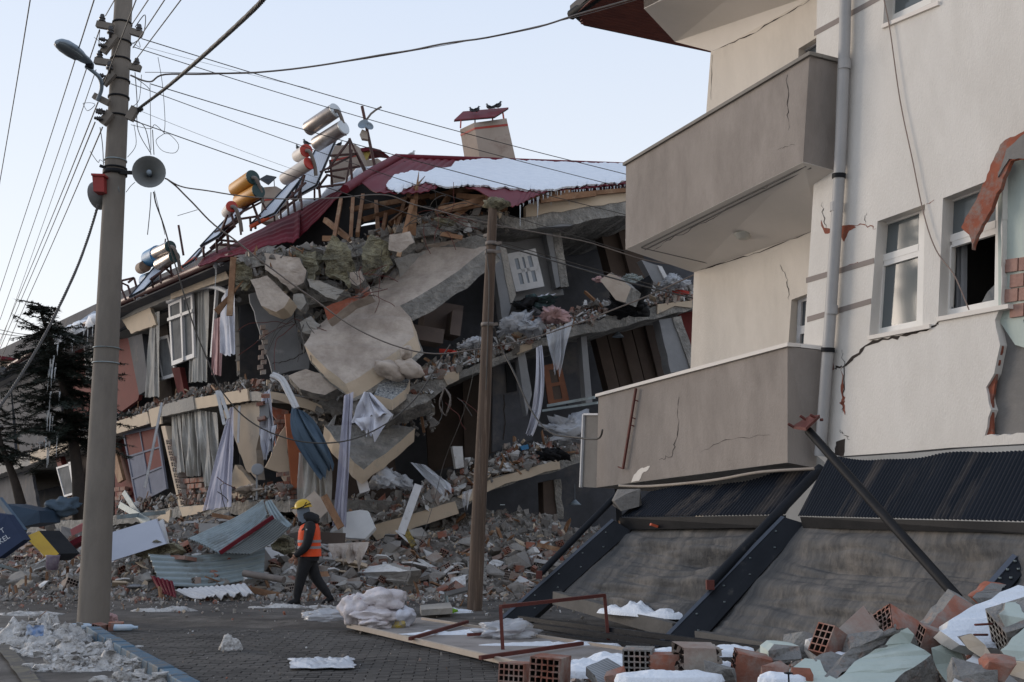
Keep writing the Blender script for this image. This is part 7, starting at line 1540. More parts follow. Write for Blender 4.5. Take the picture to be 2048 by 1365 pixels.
def nslab(pts, D, vec, mats, lab, cat='plaster lump', seed=1, j=.012, name='plaster_lump'):
    P_ = [at(x, y, D + d) for x, y, d in pts]; return rprism(name, P_, V(vec), mats, j, .06, lab, cat, seed=seed)
nslab(((1662, 1372, -.3), (1718, 1318, 0), (1815, 1257, .2), (1828, 1270, .2), (1822, 1286, .2), (1850, 1300, .1), (1862, 1310, .1), (1800, 1352, -.1), (1770, 1385, -.3)), 5.6, (.10, .12, -.16), [m_mint, m_mort], 'big mint green plaster slab slanting up in the near rubble', seed=2)
nslab(((1650, 1352, -.2), (1700, 1300, 0), (1790, 1262, .1), (1812, 1258, .2), (1718, 1320, 0), (1664, 1374, -.3)), 5.62, (-.02, .14, -.05), [m_mort, m_mort], 'grey underside slab left of the big mint slab', seed=3)
nslab(((1560, 1345, 0), (1610, 1318, .1), (1640, 1320, .1), (1650, 1340, 0), (1690, 1372, -.2), (1560, 1375, -.2)), 5.5, (.03, .15, -.06), [m_mint, m_mort], 'flat mint plaster piece low at the bottom with red crumbs', seed=4)
nslab(((1536, 1302, 0), (1548, 1288, .1), (1600, 1292, .1), (1606, 1318, 0), (1560, 1330, 0), (1538, 1322, 0)), 6.0, (.0, .2, .0), [m_mort, m_mint], 'grey mortar lump with a mint tip left of centre', seed=5)
nslab(((1516, 1300, 0), (1536, 1290, .1), (1546, 1310, .0), (1524, 1318, 0)), 6.3, (.0, .1, -.02), [m_mint, m_mort], 'small mint plaster flake above the red bricks', seed=6)
nslab(((1628, 1318, 0), (1662, 1302, .1), (1700, 1318, .1), (1690, 1336, 0), (1650, 1350, -.1)), 5.6, (.0, .15, -.05), [m_mort, m_mort], 'ragged grey mortar chunk between the mint pieces', seed=7)
nslab(((1862, 1296, 0), (1890, 1284, .1), (1922, 1300, .1), (1934, 1345, 0), (1900, 1372, -.1), (1868, 1330, 0)), 5.8, (.1, .2, -.02), [m_mint, m_mort, m_terra], 'mint topped block beside the big mint slab', seed=8)
nslab(((1848, 1262, 0), (1910, 1190, .3), (1952, 1214, .3), (1895, 1292, 0)), 6.1, (.05, .22, .02), [m_brick, m_mort], 'long smooth red block standing at the foot of the black tube', 'brick block', 9, .006, 'brick_block')
nslab(((1946, 1196, 0), (1982, 1166, .2), (2012, 1170, .2), (1996, 1196, 0), (1962, 1212, 0)), 6.5, (.05, .2, .0), [m_mort, m_terra], 'grey broken block above the white foam slab', 'block', 10, .01, 'mortar_block')
nslab(((1880, 1262, -.1), (1896, 1240, .0), (1960, 1205, .2), (2036, 1168, .3), (2080, 1172, .3), (2080, 1300, -.2), (1985, 1296, -.2), (1920, 1290, -.2)), 5.9, (.0, .12, -.05), [m_snow, m_plaster_white], 'large rough white foam slab dusted with snow at right', 'foam slab', 11, .015, 'foam_slab')
nslab(((1996, 1228, 0), (2010, 1204, .1), (2070, 1192, .2), (2070, 1240, .0), (2014, 1262, 0)), 5.5, (.05, .15, -.02), [m_mint, m_mort], 'mint plastered block on the foam slab at the right edge', seed=12)
nslab(((2000, 1300, 0), (2075, 1240, .2), (2085, 1330, 0), (2020, 1325, 0)), 5.3, (.05, .12, -.02), [m_mint, m_mort], 'dark green plastered block low at the right edge', seed=13)
nslab(((1920, 1275, 0), (1944, 1268, .1), (1970, 1290, .1), (1984, 1312, 0), (1966, 1318, 0), (1936, 1298, 0)), 5.4, (.0, .02, -.0), [m_cream, m_mort], 'torn cream plaster sheet curling near the right edge', 'plaster sheet', 14, .012, 'plaster_sheet')
nslab(((1996, 1318, 0), (2080, 1330, .1), (2080, 1372, -.1), (2020, 1350, 0)), 5.2, (.0, .02, -.0), [m_cream, m_mort], 'lower torn cream plaster sheet in the right corner', 'plaster sheet', 15, .012, 'plaster_sheet')
nslab(((1920, 1330, 0), (1960, 1300, .2), (2060, 1385, -.1), (1900, 1385, -.3)), 5.3, (.0, .03, -.02), [m_plaster_white, m_white], 'flat white board at the bottom right corner', 'board', 16, .004, 'white_board')
nslab(((1172, 1334, .1), (1215, 1316, .3), (1262, 1345, .2), (1268, 1372, 0), (1205, 1385, -.2), (1190, 1352, 0)), 6.0, (.0, .03, -.05), [pm('ribbed_mortar', (.20, .21, .22), (.16, .165, .17), 3, .9, .5, 20, wave=('DIAGONAL', 14, 2.5, (.33, .34, .35), .8)), m_mort], 'grey tile back with wavy glue ridges between the bricks', 'tile', 17, .004, 'tile_piece')
for i, (x, y, D, rx, ry, h, lab) in enumerate(((1170, 1338, 6.6, .17, .2, .08, 'snow between the leftmost brick and the ridged tile'), (1330, 1302, 6.2, .10, .08, .03, 'thin snow cap on the plain red brick of the trio'), (1330, 1352, 5.7, .28, .12, .05, 'snow strip in front of the brick trio'), (1455, 1340, 6.2, .16, .16, .09, 'snow pocket right of the upright brick'), (1232, 1320, 6.8, .2, .15, .06, 'snow behind the ridged tile piece'), (1460, 1300, 6.9, .15, .12, .05, 'small snow bit behind the upright brick'), (1560, 1355, 5.4, .12, .08, .04, 'small white crumb snow by the mint pieces'), (1690, 1312, 6.0, .08, .05, .04, 'snow tuft among the red bricks above the mint slabs'))):
    snow_heap('snow_patch', at(x, y, D), rx, ry, h, lab, m_snow, 60 + i, 36, lump=.25)
for (x0, y0, x1, y1) in ((1950, 1250, 1985, 1248), (1948, 1270, 1975, 1270)):
    b = MB(); b.tube([at(x0, y0, 5.5), at(x1, y1, 5.6)], .006, 5); solo('rebar', b, m_rust, 'short rusty bar poking from the mortared brick, %s' % ('upper one' if y0 == 1250 else 'lower one'), 'reinforcing bar')
b = MB(); c = at(1577, 1346, 5.2); b.lathe(c, [(0, .004), (.022, .0), (.02, -.004), (.004, -.008), (.004, -.06), (0, -.06)], 12); solo('plastic_anchor', b, m_black_metal, 'small black plastic anchor standing on the mint piece', 'anchor')
def f_near():
    x = U(990, 2060); y = polyx([(960, 1372), (1150, 1356), (1350, 1350), (1500, 1342), (1620, 1322), (1760, 1300), (1900, 1268), (2048, 1235)], x); v = U(0, .35); return at(x, y + v * 260 - 3, lerp(7.0, 5.0, v))
debris('near_grit', f_near, 2500, .005, .05, (4, 5, 2, .3, 1, 1, 3))
for o in list(COL.objects):
    if o.name.startswith(('plaster_lump', 'mortar_block', 'foam_slab')): roughen(o, 3, .012, 6)

for (x, y, D, r_, m__, lab) in ((1230, 1352, 5.9, .05, m_brick, 'small red shard between the ridged tile and the brick trio'), (1440, 1348, 5.8, .07, m_mort, 'grey mortar lump at the bottom right of the trio'), (1545, 1348, 5.5, .06, m_brick, 'red shard before the grey mortar lump'), (1605, 1352, 5.4, .04, m_brick, 'flat red chip lying on the mint piece'), (1600, 1290, 6.3, .08, m_mort, 'grey mortar lump behind the mint tip lump'),
    (1740, 1300, 6.0, .11, m_mort, 'bulky grey mortar lump behind the big mint slab'), (1770, 1282, 6.1, .10, m_mort, 'upper grey mortar lump behind the big mint slab'), (1640, 1300, 6.2, .07, m_plaster_white, 'white plaster crumb left of the holed brick'), (1940, 1352, 5.2, .08, m_mort, 'dark mortar lump low at the right'), (1995, 1340, 5.2, .07, m_brick, 'red shard under the torn cream sheet')):
    o = solo('rubble_lump', MB().hull(at(x, y, D), (r_ * 1.3, r_, r_), 18), m__, lab, 'rubble lump'); roughen(o, 3, .012, 9)
# ================================================================== CLOTHS
def curtain(name, top, bot, folds, amp, mat, label, mid=None, cat='curtain', hem=0.0, nu=90, nv=40, jg=.04, flare=1.0, seed=0):
    """top/bot: two (px, py, D); mid: optional two points for a bend"""
    T = [at(*p) for p in top]; Bm = [at(*p) for p in bot]; M = [at(*p) for p in mid] if mid else None
    def fn(u, v):
        uu = u + .03 * nz((u * 5, v * 2, seed))
        t, q = T[0].lerp(T[1], uu), Bm[0].lerp(Bm[1], uu)
        if M:
            m = M[0].lerp(M[1], uu); c = 2 * m - .5 * (t + q); p = (1 - v) ** 2 * t + 2 * v * (1 - v) * c + v * v * q
        else: p = t.lerp(q, v)
        a = amp * (.5 + flare * v) * (.55 + .75 * abs(nz((u * 2.3 + 9, v * .8, seed + 7))) * 1.6)
        return p + V((.3 * a * nz((u * folds, v * 1.5, seed)), -a * math.sin(2 * math.pi * folds * .5 * u + 6.0 * nz((u * 2, v * .7, seed + 4))) - .5 * a * nz((u * folds * 2, v * 3, seed)), v * jg * nz((u * 7, 0, seed + 2)) - hem * v * math.sin(math.pi * u)))
    b = MB(); b.grid(fn, nu, nv); return solo(name, b, mat, label, cat)
d1 = lambda x, o=.15: A(x, 900, o).y
c2 = lambda pl, x, y, o: (x, y, pl(x, y, o).y)
def cu(pts, o, pl=A): return tuple((x, y, pl(x, y, o).y) for x, y in pts)
curtain('curtain', cu(((382, 584), (418, 576)), .25), cu(((378, 766), (415, 763)), .2), 6, .06, m_lace, 'straight grey lace curtain in the arched window')
curtain('curtain', cu(((302, 627), (319, 623)), .1), cu(((290, 795), (319, 794)), .1), 4, .06, m_lace, 'narrow lace curtain hanging alone left of the window frame')
curtain('curtain', cu(((443, 598), (468, 556)), -.1), cu(((440, 706), (470, 708)), -.2), 3, .07, m_cloth_white, 'white curtain hanging beside the corner plank', hem=.05)
curtain('curtain', cu(((427, 640), (446, 632)), .1), cu(((423, 750), (443, 752)), .05), 5, .05, m_pink, 'pink striped curtain strip left of the corner plank')
curtain('curtain', cu(((343, 830), (360, 827)), .15), cu(((349, 947), (370, 945)), .0), 4, .06, m_lace, 'leftmost lace curtain of the ground storey row')
curtain('curtain', cu(((363, 826), (400, 819)), .15), cu(((374, 954), (402, 952)), -.05), 7, .11, m_lace, 'second lace curtain of the ground storey row')
curtain('curtain', cu(((396, 820), (434, 826)), .12), cu(((410, 980), (440, 958)), -.2), 6, .12, m_lace, 'third and widest lace curtain above the red bricks')
curtain('curtain', cu(((460, 815), (467, 815)), -.1), cu(((405, 1022), (463, 1013)), -.7), 7, .06, m_lace2, 'lilac curtain gathered at the top and spreading to the ground')
curtain('curtain', ((524, 790, 23.3), (540, 778, 23.3)), ((518, 868, 23.1), (553, 885, 23.2)), 4, .07, m_cloth_white, 'upper white sheet tangled with red bricks at the corner', jg=.2)
curtain('curtain', ((520, 860, 23.1), (553, 850, 23.2)), ((527, 918, 23.1), (545, 905, 23.1)), 4, .09, m_cloth_white, 'lower twisted end of the white sheet at the corner', jg=.2)
for (x, y) in ((521, 808), (524, 838), (531, 792)): inst('broken_brick', BR[1], at(x, y, 23.0), (U(-.3, .3), U(-.4, .4), U(-.5, .5)), .9, 'red brick caught in the white sheet, ' + {808: 'middle one', 838: 'lowest one', 792: 'top one'}[y], 'brick')
b = MB(); b.prism([at(x, y, 23.05) for x, y in ((518, 808), (537, 806), (538, 836), (520, 838))], V((0, .06, 0))); solo('plaster_piece', b, m_grey_wall, 'pale grey plaster piece caught in the white sheet', 'plaster piece')
curtain('cloth', ((584, 815, 22.9), (606, 822, 22.9)), ((640, 958, 22.5), (668, 930, 22.4)), 3, .09, m_blue_cloth, 'slate blue cloth sweeping down from the bent curtain rails', mid=((590, 880, 22.7), (640, 860, 22.6)), cat='cloth', jg=.25)
curtain('curtain', ((598, 905, 22.9), (664, 940, 22.9)), ((594, 1050, 22.7), (662, 1044, 22.7)), 9, .08, m_lace, 'dusty lace curtain below the slate blue cloth')
curtain('curtain', ((688, 792, 22.4), (707, 784, 22.4)), ((664, 1052, 21.6), (692, 1054, 21.6)), 4, .07, m_lace2, 'long narrow lilac lace curtain hanging to the heap', mid=((680, 900, 22.0), (701, 898, 22.0)), nv=70)
curtain('cloth', ((728, 784, 22.3), (742, 786, 22.3)), ((702, 845, 22.1), (787, 830, 22.0)), 4, .10, m_cloth_white, 'upper part of the big white cloth over the slab end', cat='cloth', jg=.2)
curtain('cloth', ((704, 838, 22.1), (785, 828, 22.0)), ((722, 858, 22), (752, 878, 21.9)), 3, .08, m_cloth_white, 'lower pointed corner of the big white cloth', cat='cloth', jg=.2)
curtain('curtain', ((1072, 696, 23.4), (1084, 690, 23.4)), ((1050, 868, 23.2), (1066, 872, 23.2)), 3, .07, m_cloth_white, 'white curtain hanging in the middle storey by the brown door', mid=((1068, 790, 23.3), (1087, 792, 23.3)))
curtain('plastic_sheet', ((1092, 668, 22.9), (1146, 642, 23)), ((1106, 738, 22.7), (1120, 742, 22.7)), 4, .12, m_sheer, 'clear plastic sheet draped from the upper tilting floor', cat='plastic sheet', jg=.3)
curtain('plastic_sheet', ((820, 925, 22.8), (850, 930, 22.9)), ((880, 985, 22.5), (905, 975, 22.5)), 5, .1, m_sheer, 'dirty plastic sheet trailing over the lower floor rubble', cat='plastic sheet', jg=.3)
curtain('plastic_sheet', ((925, 985, 23), (945, 978, 23)), ((925, 1012, 22.9), (935, 1010, 22.9)), 2, .06, m_sheer, 'short torn plastic hanging from the lower slab edge', cat='plastic sheet', jg=.3)
curtain('tarp', ((656, 1088, 19.9), (738, 1084, 20.4)), ((664, 1112, 19.5), (722, 1132, 19.7)), 2, .09, m_slabface, 'beige foam sheet draped over the heap right of the worker', cat='sheet', jg=.3)
def heap_cloth(name, px, py, D, w, h, mat, lab, cat, seed, amp=.6):
    b = MB(); r = random.Random(seed * 5 + 1); s_ = mpp(D); extra = [mat, m_pink, m_black_metal, m_board, m_cloth_white] if name == 'clothes_pile' else [mat]
    for k in range(16):
        a_ = r.uniform(0, 6.28); q = r.random() ** .5; x = math.cos(a_) * q * .42 * w * s_; z = abs(math.sin(a_)) * q * .62 * h * s_ * (1 - .4 * q)
        R_ = Euler((r.uniform(-.6, .6), r.uniform(-.6, .6), r.uniform(0, 6))).to_matrix(); k_ = r.uniform(.35, .8) * h * s_ * .55
        b.blob(at(px, py + h * .42, D) + V((x, r.uniform(-.25, .2), z)), (k_ * r.uniform(1.1, 2.2), k_ * r.uniform(.8, 1.3), k_ * r.uniform(.4, .8)), .75, 2.6, 16, 11, R=R_, seed=seed + k, mi=r.choice([0, 0, 0, 1, 2, 3, 4]) if len(extra) > 1 else 0)
    return solo(name, b, extra, lab, cat)
heap_cloth('clothes_pile', 1075, 600, 25.2, 90, 36, pm('dark_clothes', (.02, .022, .028), (.05, .09, .09), 7, .9, .5, 20, c3=(.30, .22, .12), sc3=6, t3=.68, w3=.02), 'pile of mostly dark clothes below the white interior door', 'clothes', 1)
heap_cloth('plastic_bundle', 1045, 640, 24.8, 80, 40, m_sheer, 'bundle of clear plastic under the dark clothes', 'plastic sheet', 2); heap_cloth('pink_bedding', 1112, 625, 24.8, 56, 34, m_pink, 'pink bedding lump hanging over the floor edge', 'bedding', 3)
heap_cloth('pale_bedding', 1215, 556, 25.8, 60, 22, m_pink, 'pale bedding behind the tipped cupboard', 'bedding', 4); heap_cloth('dark_cloth', 1256, 590, 25.2, 26, 60, m_black_metal, 'black cloth hanging in front of the tipped cupboard', 'cloth', 5); heap_cloth('patterned_cloth', 1268, 562, 25.6, 26, 44, pm('speckle_cloth', (.05, .09, .09), (.35, .35, .33), 30, .9, .2), 'speckled grey green cloth on the cupboard top', 'cloth', 6)
heap_cloth('plastic_bundle', 1350, 560, 26.6, 44, 30, m_sheer, 'plastic bundle in the top storey at far right', 'plastic sheet', 7); heap_cloth('plastic_bundle', 950, 680, 24.3, 50, 26, m_sheer, 'plastic bundle on the middle floor left of the wooden pole', 'plastic sheet', 8)
heap_cloth('plastic_bundle', 780, 950, 23.4, 80, 40, m_sheer, 'plastic bundle in the lower rubble near the second slab', 'plastic sheet', 9); heap_cloth('dark_clothes', 1110, 905, 23.8, 56, 24, m_black_metal, 'black clothes on the lower floor near the low balcony', 'clothes', 10); heap_cloth('plastic_bundle', 1150, 850, 24.2, 36, 60, m_sheer, 'plastic sheet bunched beside the grey box', 'plastic sheet', 11)
b = MB(); c = B(1347, 568, .2); b.lathe(c, [(.0, -.1), (.14, -.08), (.2, .04), (.19, .06), (.0, .02)], 16, Euler((.6, .5, 0)).to_matrix()); solo('brass_basin', b, pm('brass', (.5, .33, .08), (.4, .26, .06), 3, .35, .1, metal=.5), 'round brass basin in the far right top storey rubble', 'basin')
b = MB(); b.hull(at(893, 702, 23.3), (.16, .1, .05), 10); b.hull(at(905, 704, 23.3), (.1, .08, .05), 8); solo('red_shoe', b, m_cap_r, 'bright red object on the middle floor beside the big slab', 'toy')
b = MB(); b.hull(B(1360, 585, 0), (.25, .1, .08), 12); solo('red_blanket', b, m_cap_r, 'bright red cloth scrap at the far right of the top floor', 'cloth')
b = MB(); b.prism([B(x, y, .3) for x, y in ((905, 893), (925, 893), (928, 935), (912, 938))], nB * .2); solo('white_block', b, m_plaster_white, 'white upright fridge like block on the lower tilting floor', 'block')
b = MB(); b.prism([B(x, y, .2) for x, y in ((1040, 893), (1056, 889), (1058, 898), (1044, 901))], nB * .1); solo('blue_book', b, m_bluebar, 'small bright blue box on the lower floor right of the pole', 'box')
b = MB(); b.lathe(at(515, 940, 22.6), [(.0, 0), (.11, .01), (.13, .03), (.12, .04), (0, .03)], 14, V((.2, -1, .3)).to_track_quat('Z', 'Y').to_matrix()); b.tube([at(514, 945, 22.65), at(513, 1000, 22.6)], .025, 6); solo('grey_sign_post', b, m_grey_wall, 'small grey disc on a post above the corrugated peak', 'post')
heap_cloth('beige_sack', 505, 975, 22.8, 36, 24, m_board, 'beige sack beside the grey disc post', 'sack', 12)
b = MB(); P = [A(560, 570, 1.0)]
# ================================================================== FIR TREES
m_fir = pm('fir_needles', (.018, .026, .020), (.030, .038, .028), 3, .8, 0); m_bark = pm('bark', (.045, .035, .03), (.03, .025, .022), 8, .9, .8, 20)
def fir(trunk, D, crown, label, seed, dens=1.0, r0=.14):
    r = random.Random(seed); P = smooth_line([at(*p) for p in trunk], 6); t = thing('fir_tree', P[0], label, 'tree', 'firs before the long wing')
    b = MB(); b.tube(P, [lerp(r0, .02, i / (len(P) - 1)) for i in range(len(P))], 10); part('trunk', b, m_bark, t)
    L_ = MB(); Bb = MB(); n = len(P)
    def tri(a, c, w): L_.add([a - w, a + w, c], [(0, 1, 2)])
    for (h, L) in crown:      # fraction up the trunk, branch length
        k = h * (n - 1); i = min(int(k), n - 2); o = P[i].lerp(P[i + 1], k - i); az = r.uniform(0, 6.28); lift = r.uniform(-.35, .45); d = V((math.cos(az), math.sin(az), lift)).normalized(); L = L * r.uniform(.6, 1.1); q = o.copy(); steps = max(4, int(L / .12)); pts = [q.copy()]
        for s_ in range(steps):
            d = (d + V((r.uniform(-.06, .06), r.uniform(-.06, .06), -.05 + .07 * s_ / steps))).normalized(); q = q + d * (L / steps); pts.append(q.copy())
        Bb.tube(pts, [lerp(.022, .004, j / steps) for j in range(steps + 1)], 4)
        sd = d.cross(Z).normalized()
        for j in range(1, steps + 1):
            f = j / steps; tl = .42 * L * (1 - f * .72) * .6 + .05
            for sgn in (-1, 1):
                for m_ in range(2):
                    if r.random() > dens: continue
                    tdir = (d * r.uniform(.5, .9) + sd * sgn * r.uniform(.6, 1.0) + Z * r.uniform(-.28, .12)).normalized(); ln = tl * r.uniform(.5, 1.1); a = pts[j] + (pts[j - 1] - pts[j]) * r.random(); nn_ = max(3, int(ln / .035))
                    for g in range(nn_):
                        p = a + tdir * ln * g / nn_ + V((0, 0, -.03 * (g / nn_) ** 2)); side = tdir.cross(Z).normalized()
                        for s2 in (-1, 1): tri(p, p + (tdir * .6 + side * s2 * .8 + Z * r.uniform(-.5, .5)).normalized() * r.uniform(.06, .12), tdir * .017)
    part('branch', Bb, m_bark, t, None, 'stuff'); part('crown', L_, m_fir, t, None, 'stuff'); return t
r_ = random.Random(5)
fir(((158, 1040, 22), (156, 960, 22), (146, 880, 22), (132, 800, 22), (112, 715, 22), (92, 655, 22), (76, 606, 22)), 22, [(r_.uniform(.32, .66), 1.35) for _ in range(105)] + [(r_.uniform(.60, .86), .9) for _ in range(50)] + [(r_.uniform(.84, .99), .42) for _ in range(22)], 'dark bent fir with thin top leaning left beside the concrete pole', 3)
fir(((42, 1010, 22.5), (30, 965, 22.5), (14, 920, 22.5), (0, 880, 22.5), (-14, 800, 22.5)), 22, [(r_.uniform(.45, 1), 1.0) for _ in range(36)], 'second dark fir cut by the left edge', 4, r0=.11)
G = 'frozen drips on the fir'
for k in range(26):
    x, y = RND.choice(((106, 700), (100, 720), (108, 770), (96, 820), (112, 850), (92, 880), (104, 730))); p = at(x + U(-10, 12), y + U(-12, 20), 21.6 + U(-.3, .2)); b = MB(); icicle(b, p, U(.15, .5), .018); solo('icicle', b, m_ice, 'frozen drip hanging in the branches of the bent fir', 'icicle', G)
# ================================================================== THE WORKER
DH = hz(610, 1209).y; sc6 = 1 / 4.875
def Q(x, y, dy=0.0): return at(540 + x * sc6, 960 + y * sc6, DH + dy)
wk = thing('person', Q(370, 1222), 'person in yellow helmet, orange vest and black clothes walking to the left', 'person')
m_blk = pm('clothes_black', (.012, .012, .014), (.02, .02, .023), 6, .85, .5, 14, bdist=.02); m_skin = pm('skin', (.34, .19, .13), (.30, .16, .11), 4, .6, .1)
m_hood = pm('hood_grey', (.16, .19, .23), (.13, .155, .19), 5, .95, .4, 40); m_vest = pm('vest_orange', (.80, .085, .018), (.68, .07, .015), 3, .6, .4, 12, bdist=.02); m_hel = pm('helmet_yellow', (.62, .40, .015), (.55, .35, .012), 2, .35, 0, spec=.5); m_refl = pm('reflective', (.30, .29, .30), (.25, .24, .25), 5, .5, 0)
J_ = [('pelvis', Q(362, 775), .155), ('waist', Q(368, 690), .16), ('chest', Q(372, 560), .165), ('uchest', Q(372, 465), .14), ('neck', Q(335, 405), .075), ('head', Q(300, 340), .095), ('crown', Q(312, 275), .085),
      ('hipL', Q(345, 800, -.09), .125), ('kneeL', Q(298, 965, -.10), .094), ('ankL', Q(262, 1135, -.10), .070), ('heelL', Q(266, 1190, -.10), .05), ('toeL', Q(180, 1198, -.12), .04),
      ('hipR', Q(388, 800, .09), .125), ('kneeR', Q(448, 960, .10), .092), ('ankR', Q(565, 1115, .11), .066), ('heelR', Q(592, 1160, .11), .048), ('toeR', Q(520, 1205, .10), .038),
      ('shL', Q(385, 480, -.17), .085), ('elbL', Q(352, 640, -.24), .068), ('wrL', Q(252, 732, -.22), .045), ('palmL', Q(226, 765, -.22), .036),
      ('shR', Q(365, 480, .17), .085), ('elbR', Q(300, 620, .22), .065), ('wrR', Q(262, 740, .18), .045), ('palmR', Q(256, 785, .17), .036)]
E_ = [(0, 1), (1, 2), (2, 3), (3, 4), (4, 5), (5, 6), (0, 7), (7, 8), (8, 9), (9, 10), (10, 11), (0, 12), (12, 13), (13, 14), (14, 15), (15, 16), (3, 17), (17, 18), (18, 19), (19, 20), (3, 21), (21, 22), (22, 23), (23, 24)]
def skin_obj(name, verts, edges, rads, mats, parent, root=0, lv=2):
    me = bpy.data.meshes.new(name); org = ORG[parent]; me.from_pydata([v - org for v in verts], edges, []); o = bpy.data.objects.new(name, me); COL.objects.link(o)
    md = o.modifiers.new('s', 'SKIN'); md.use_smooth_shade = True
    for i, v in enumerate(me.skin_vertices[0].data): v.radius = (rads[i], rads[i]); v.use_root = (i == root)
    s2 = o.modifiers.new('u', 'SUBSURF'); s2.levels = lv; s2.render_levels = lv
    dg = bpy.context.evaluated_depsgraph_get(); m2 = bpy.data.meshes.new_from_object(o.evaluated_get(dg)); o.modifiers.clear(); o.data = m2
    m2.materials.clear(); [m2.materials.append(m) for m in mats]; m2.polygons.foreach_set('use_smooth', [True] * len(m2.polygons)); o.parent = parent; ORG[o] = org; return o
body = skin_obj('body', [j[1] for j in J_], E_, [j[2] for j in J_], [m_blk, m_skin], wk)
hd, wl_, wr_ = J_[5][1], J_[20][1], J_[24][1]
for p in body.data.polygons:
    c = V(p.center) + ORG[wk]
    p.material_index = 1 if (c - hd).length < .15 and c.z > J_[4][1].z + .02 or (c - wl_).length < .06 or (c - wr_).length < .055 else 0
def hand(pw, pp, side, nm='hand'):
    d = (pp - pw).normalized(); lat = V((0, -1, 0)); w = d.cross(lat).normalized(); vs = [pw.lerp(pp, .8), pp]; ed = [(0, 1)]; rd = [.026, .03]
    for k, (o, L) in enumerate(((-.030, .075), (-.010, .085), (.011, .08), (.030, .062))):
        b0 = pp + w * o + d * .02; i = len(vs); vs += [b0 + d * L * .35, b0 + d * L * .7 + lat * .012 * side, b0 + d * L * .85 + lat * .035 * side]; ed += [(1, i), (i, i + 1), (i + 1, i + 2)]; rd += [.0095, .0088, .0075]
    i = len(vs); vs += [pp - w * .04 + lat * .01 * side, pp - w * .055 + d * .035 + lat * .025 * side]; ed += [(1, i), (i, i + 1)]; rd += [.0105, .009]
    return skin_obj(nm, vs, ed, rd, [m_skin], wk, 1, 1)
hand(J_[19][1], J_[20][1], 1); hand(J_[23][1], J_[24][1], -1)
# face details: nose, beard, eye, ear under hood
b = MB(); nl = Q(258, 352); b.tube([Q(272, 322), nl + V((-.006, 0, 0)), Q(268, 362)], [.010, .020, .010], 8); part('nose', b, m_skin, wk)
b = MB(); b.blob(Q(284, 388), (.055, .065, .045), .15, 3, 16, 10); part('beard', b, pm('beard_dark', (.03, .022, .018), (.05, .035, .03), 20, .9, .4), wk)
b = MB()
for dy in (-.045, .045): b.blob(Q(264, 325, dy), (.008, .012, .008), 0, 1, 8, 6); b.blob(Q(266, 312, dy), (.008, .02, .004), 0, 1, 8, 6)
b.blob(Q(262, 374, -.0), (.006, .022, .005), 0, 1, 8, 6); part('eyes', b, m_crack, wk)
# grey hood, jacket collar hood, helmet
b = MB(); loft(b, [(Q(328, 262), V((1, 0, 0)), V((0, 1, 0)), .085, .095, .095), (Q(325, 300), V((1, 0, 0)), V((0, 1, 0)), .11, .115, .115), (Q(326, 340), V((1, 0, .2)), V((0, 1, 0)), .105, .112, .112), (Q(330, 380), V((1, 0, .3)), V((0, 1, 0)), .095, .11, .11), (Q(345, 415), V((1, 0, .4)), V((0, 1, 0)), .10, .12, .12)], 20); part('grey_hood', b, m_hood, wk)
b = MB(); c = Q(400, 375); b.blob(c, (.155, .165, .10), .15, 1.6, 26, 16, R=Euler((0, .35, 0)).to_matrix()); b.blob(Q(318, 415), (.09, .11, .06), .1, 2, 20, 12, R=Euler((0, -.5, 0)).to_matrix()); part('jacket_hood', b, m_blk, wk)
b = MB(); hc = Q(322, 268); Rh = Euler((0, -.15, 0)).to_matrix(); b.lathe(hc, [(.150, -.012), (.152, 0), (.142, .012), (.136, .04), (.118, .08), (.085, .112), (.045, .13), (.004, .137)], 26, Rh); b.lathe(hc, [(.148, -.012), (.12, .0), (.0, .02)], 26, Rh)
b.blob(hc + V((-.145, 0, -.012)), (.06, .10, .010), 0, 1, 16, 8, R=Rh); hel = part('helmet', b, m_hel, wk)
b = MB(); b.tube([Q(262, 285, -.145), Q(330, 262, -.155), Q(352, 222, -.10), Q(375, 205, -.0)], .008, 6); b.tube([Q(300, 272, -.15), Q(385, 232, -.11), Q(398, 235, 0)], .008, 6); part('helmet_strap', b, m_black_metal, hel)
b = MB(); b.box(Q(240, 275), (.035, .05, .04)); b.lathe(Q(236, 275), [(.0, 0), (.018, 0), (.02, -.02)], 10, Euler((0, 1.57, 0)).to_matrix()); part('head_lamp', b, m_black_metal, hel)
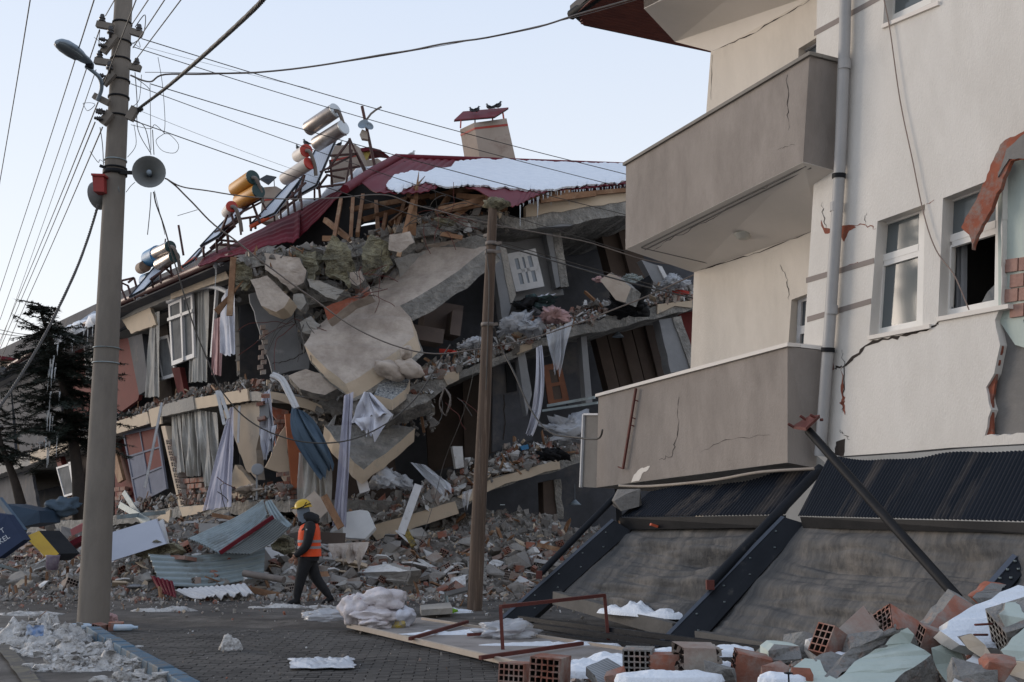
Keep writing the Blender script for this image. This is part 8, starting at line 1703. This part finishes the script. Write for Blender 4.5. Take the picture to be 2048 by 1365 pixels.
# orange vest: loft shell around torso, with open arm hole shown by the sleeve in front
def vest_sec(x, y, rx, ry, n=28): return (Q(x, y), V((1, 0, 0)), V((0, 1, 0)), rx, ry, ry)
b = MB(); secs = [vest_sec(388, 745, .188, .205), vest_sec(386, 700, .190, .20), vest_sec(384, 640, .186, .198), vest_sec(382, 570, .184, .20), vest_sec(384, 500, .176, .212), vest_sec(388, 450, .150, .20), vest_sec(392, 415, .105, .14)]
loft(b, secs, 32); vst = part('hi_vis_vest', b, m_vest, wk)
for y in (598, 658):
    b = MB(); c = Q(384, y); b.lathe(c, [(1, -.021), (1, .021)], 32); k = 0
    rx, ry = .193, .205
    b.v = [(c.x + (x_ - c.x) * rx, c.y + (y_ - c.y) * ry, z_ + 0.02 * 0) for x_, y_, z_ in b.v]; part('reflective_band', b, m_refl, vst)
# puffy near sleeve in front of the vest
b = MB(); sl = smooth_line([Q(392, 440, -.18), Q(390, 500, -.25), Q(372, 590, -.28), Q(350, 650, -.28), Q(300, 700, -.26), Q(252, 738, -.235)], 6); rr_ = [.085, .09, .088, .082, .085, .08, .082, .078, .08, .075, .078, .073, .075, .072, .074, .07, .072, .068, .07, .066, .068, .065, .066, .063, .062, .06, .056, .052, .05, .046, .044]; b.tube(sl, rr_[:len(sl)], 16); b.blob(Q(388, 462, -.17), (.10, .10, .10), .05, 1, 18, 12); part('sleeve', b, m_blk, wk)
b = MB(); b.box(Q(355, 485, -.345), (.022, .006, .022)); part('sleeve_badge', b, m_white, wk)
b = MB(); loft(b, [vest_sec(372, 790, .170, .185), vest_sec(376, 740, .178, .19)], 28); part('jacket_hem', b, m_blk, wk)
# shoes
for (a, c, dy) in (((282, 1190), (172, 1208), -.10), ((608, 1160), (508, 1208), .10)):
    h_, t_ = Q(a[0], a[1], dy), Q(c[0], c[1], dy - .02 * (dy < 0)); b = MB(); d = (t_ - h_).normalized(); s_ = V((0, 1, 0)); u_ = s_.cross(d) * -1
    if u_.z < 0: u_ = -u_
    Ls = (t_ - h_).length
    loft(b, [(h_.lerp(t_, f) + u_ * oo, s_, u_, rx, ry, .032) for f, rx, ry, oo in ((-.12, .025, .04, .0), (-.06, .036, .075, 0), (.15, .040, .085, 0), (.38, .042, .062, 0), (.6, .048, .045, 0), (.85, .050, .038, 0), (1.0, .040, .026, -.003), (1.08, .015, .01, -.008))], 16); sh = part('shoe', b, m_black_metal, wk)
    b = MB(); loft(b, [(h_.lerp(t_, f) - u_ * .034, s_, u_, rx, .010, .010) for f, rx in ((-.14, .022), (-.08, .038), (.3, .040), (.7, .052), (1.0, .044), (1.1, .012))], 14); part('sole', b, m_crack, sh)
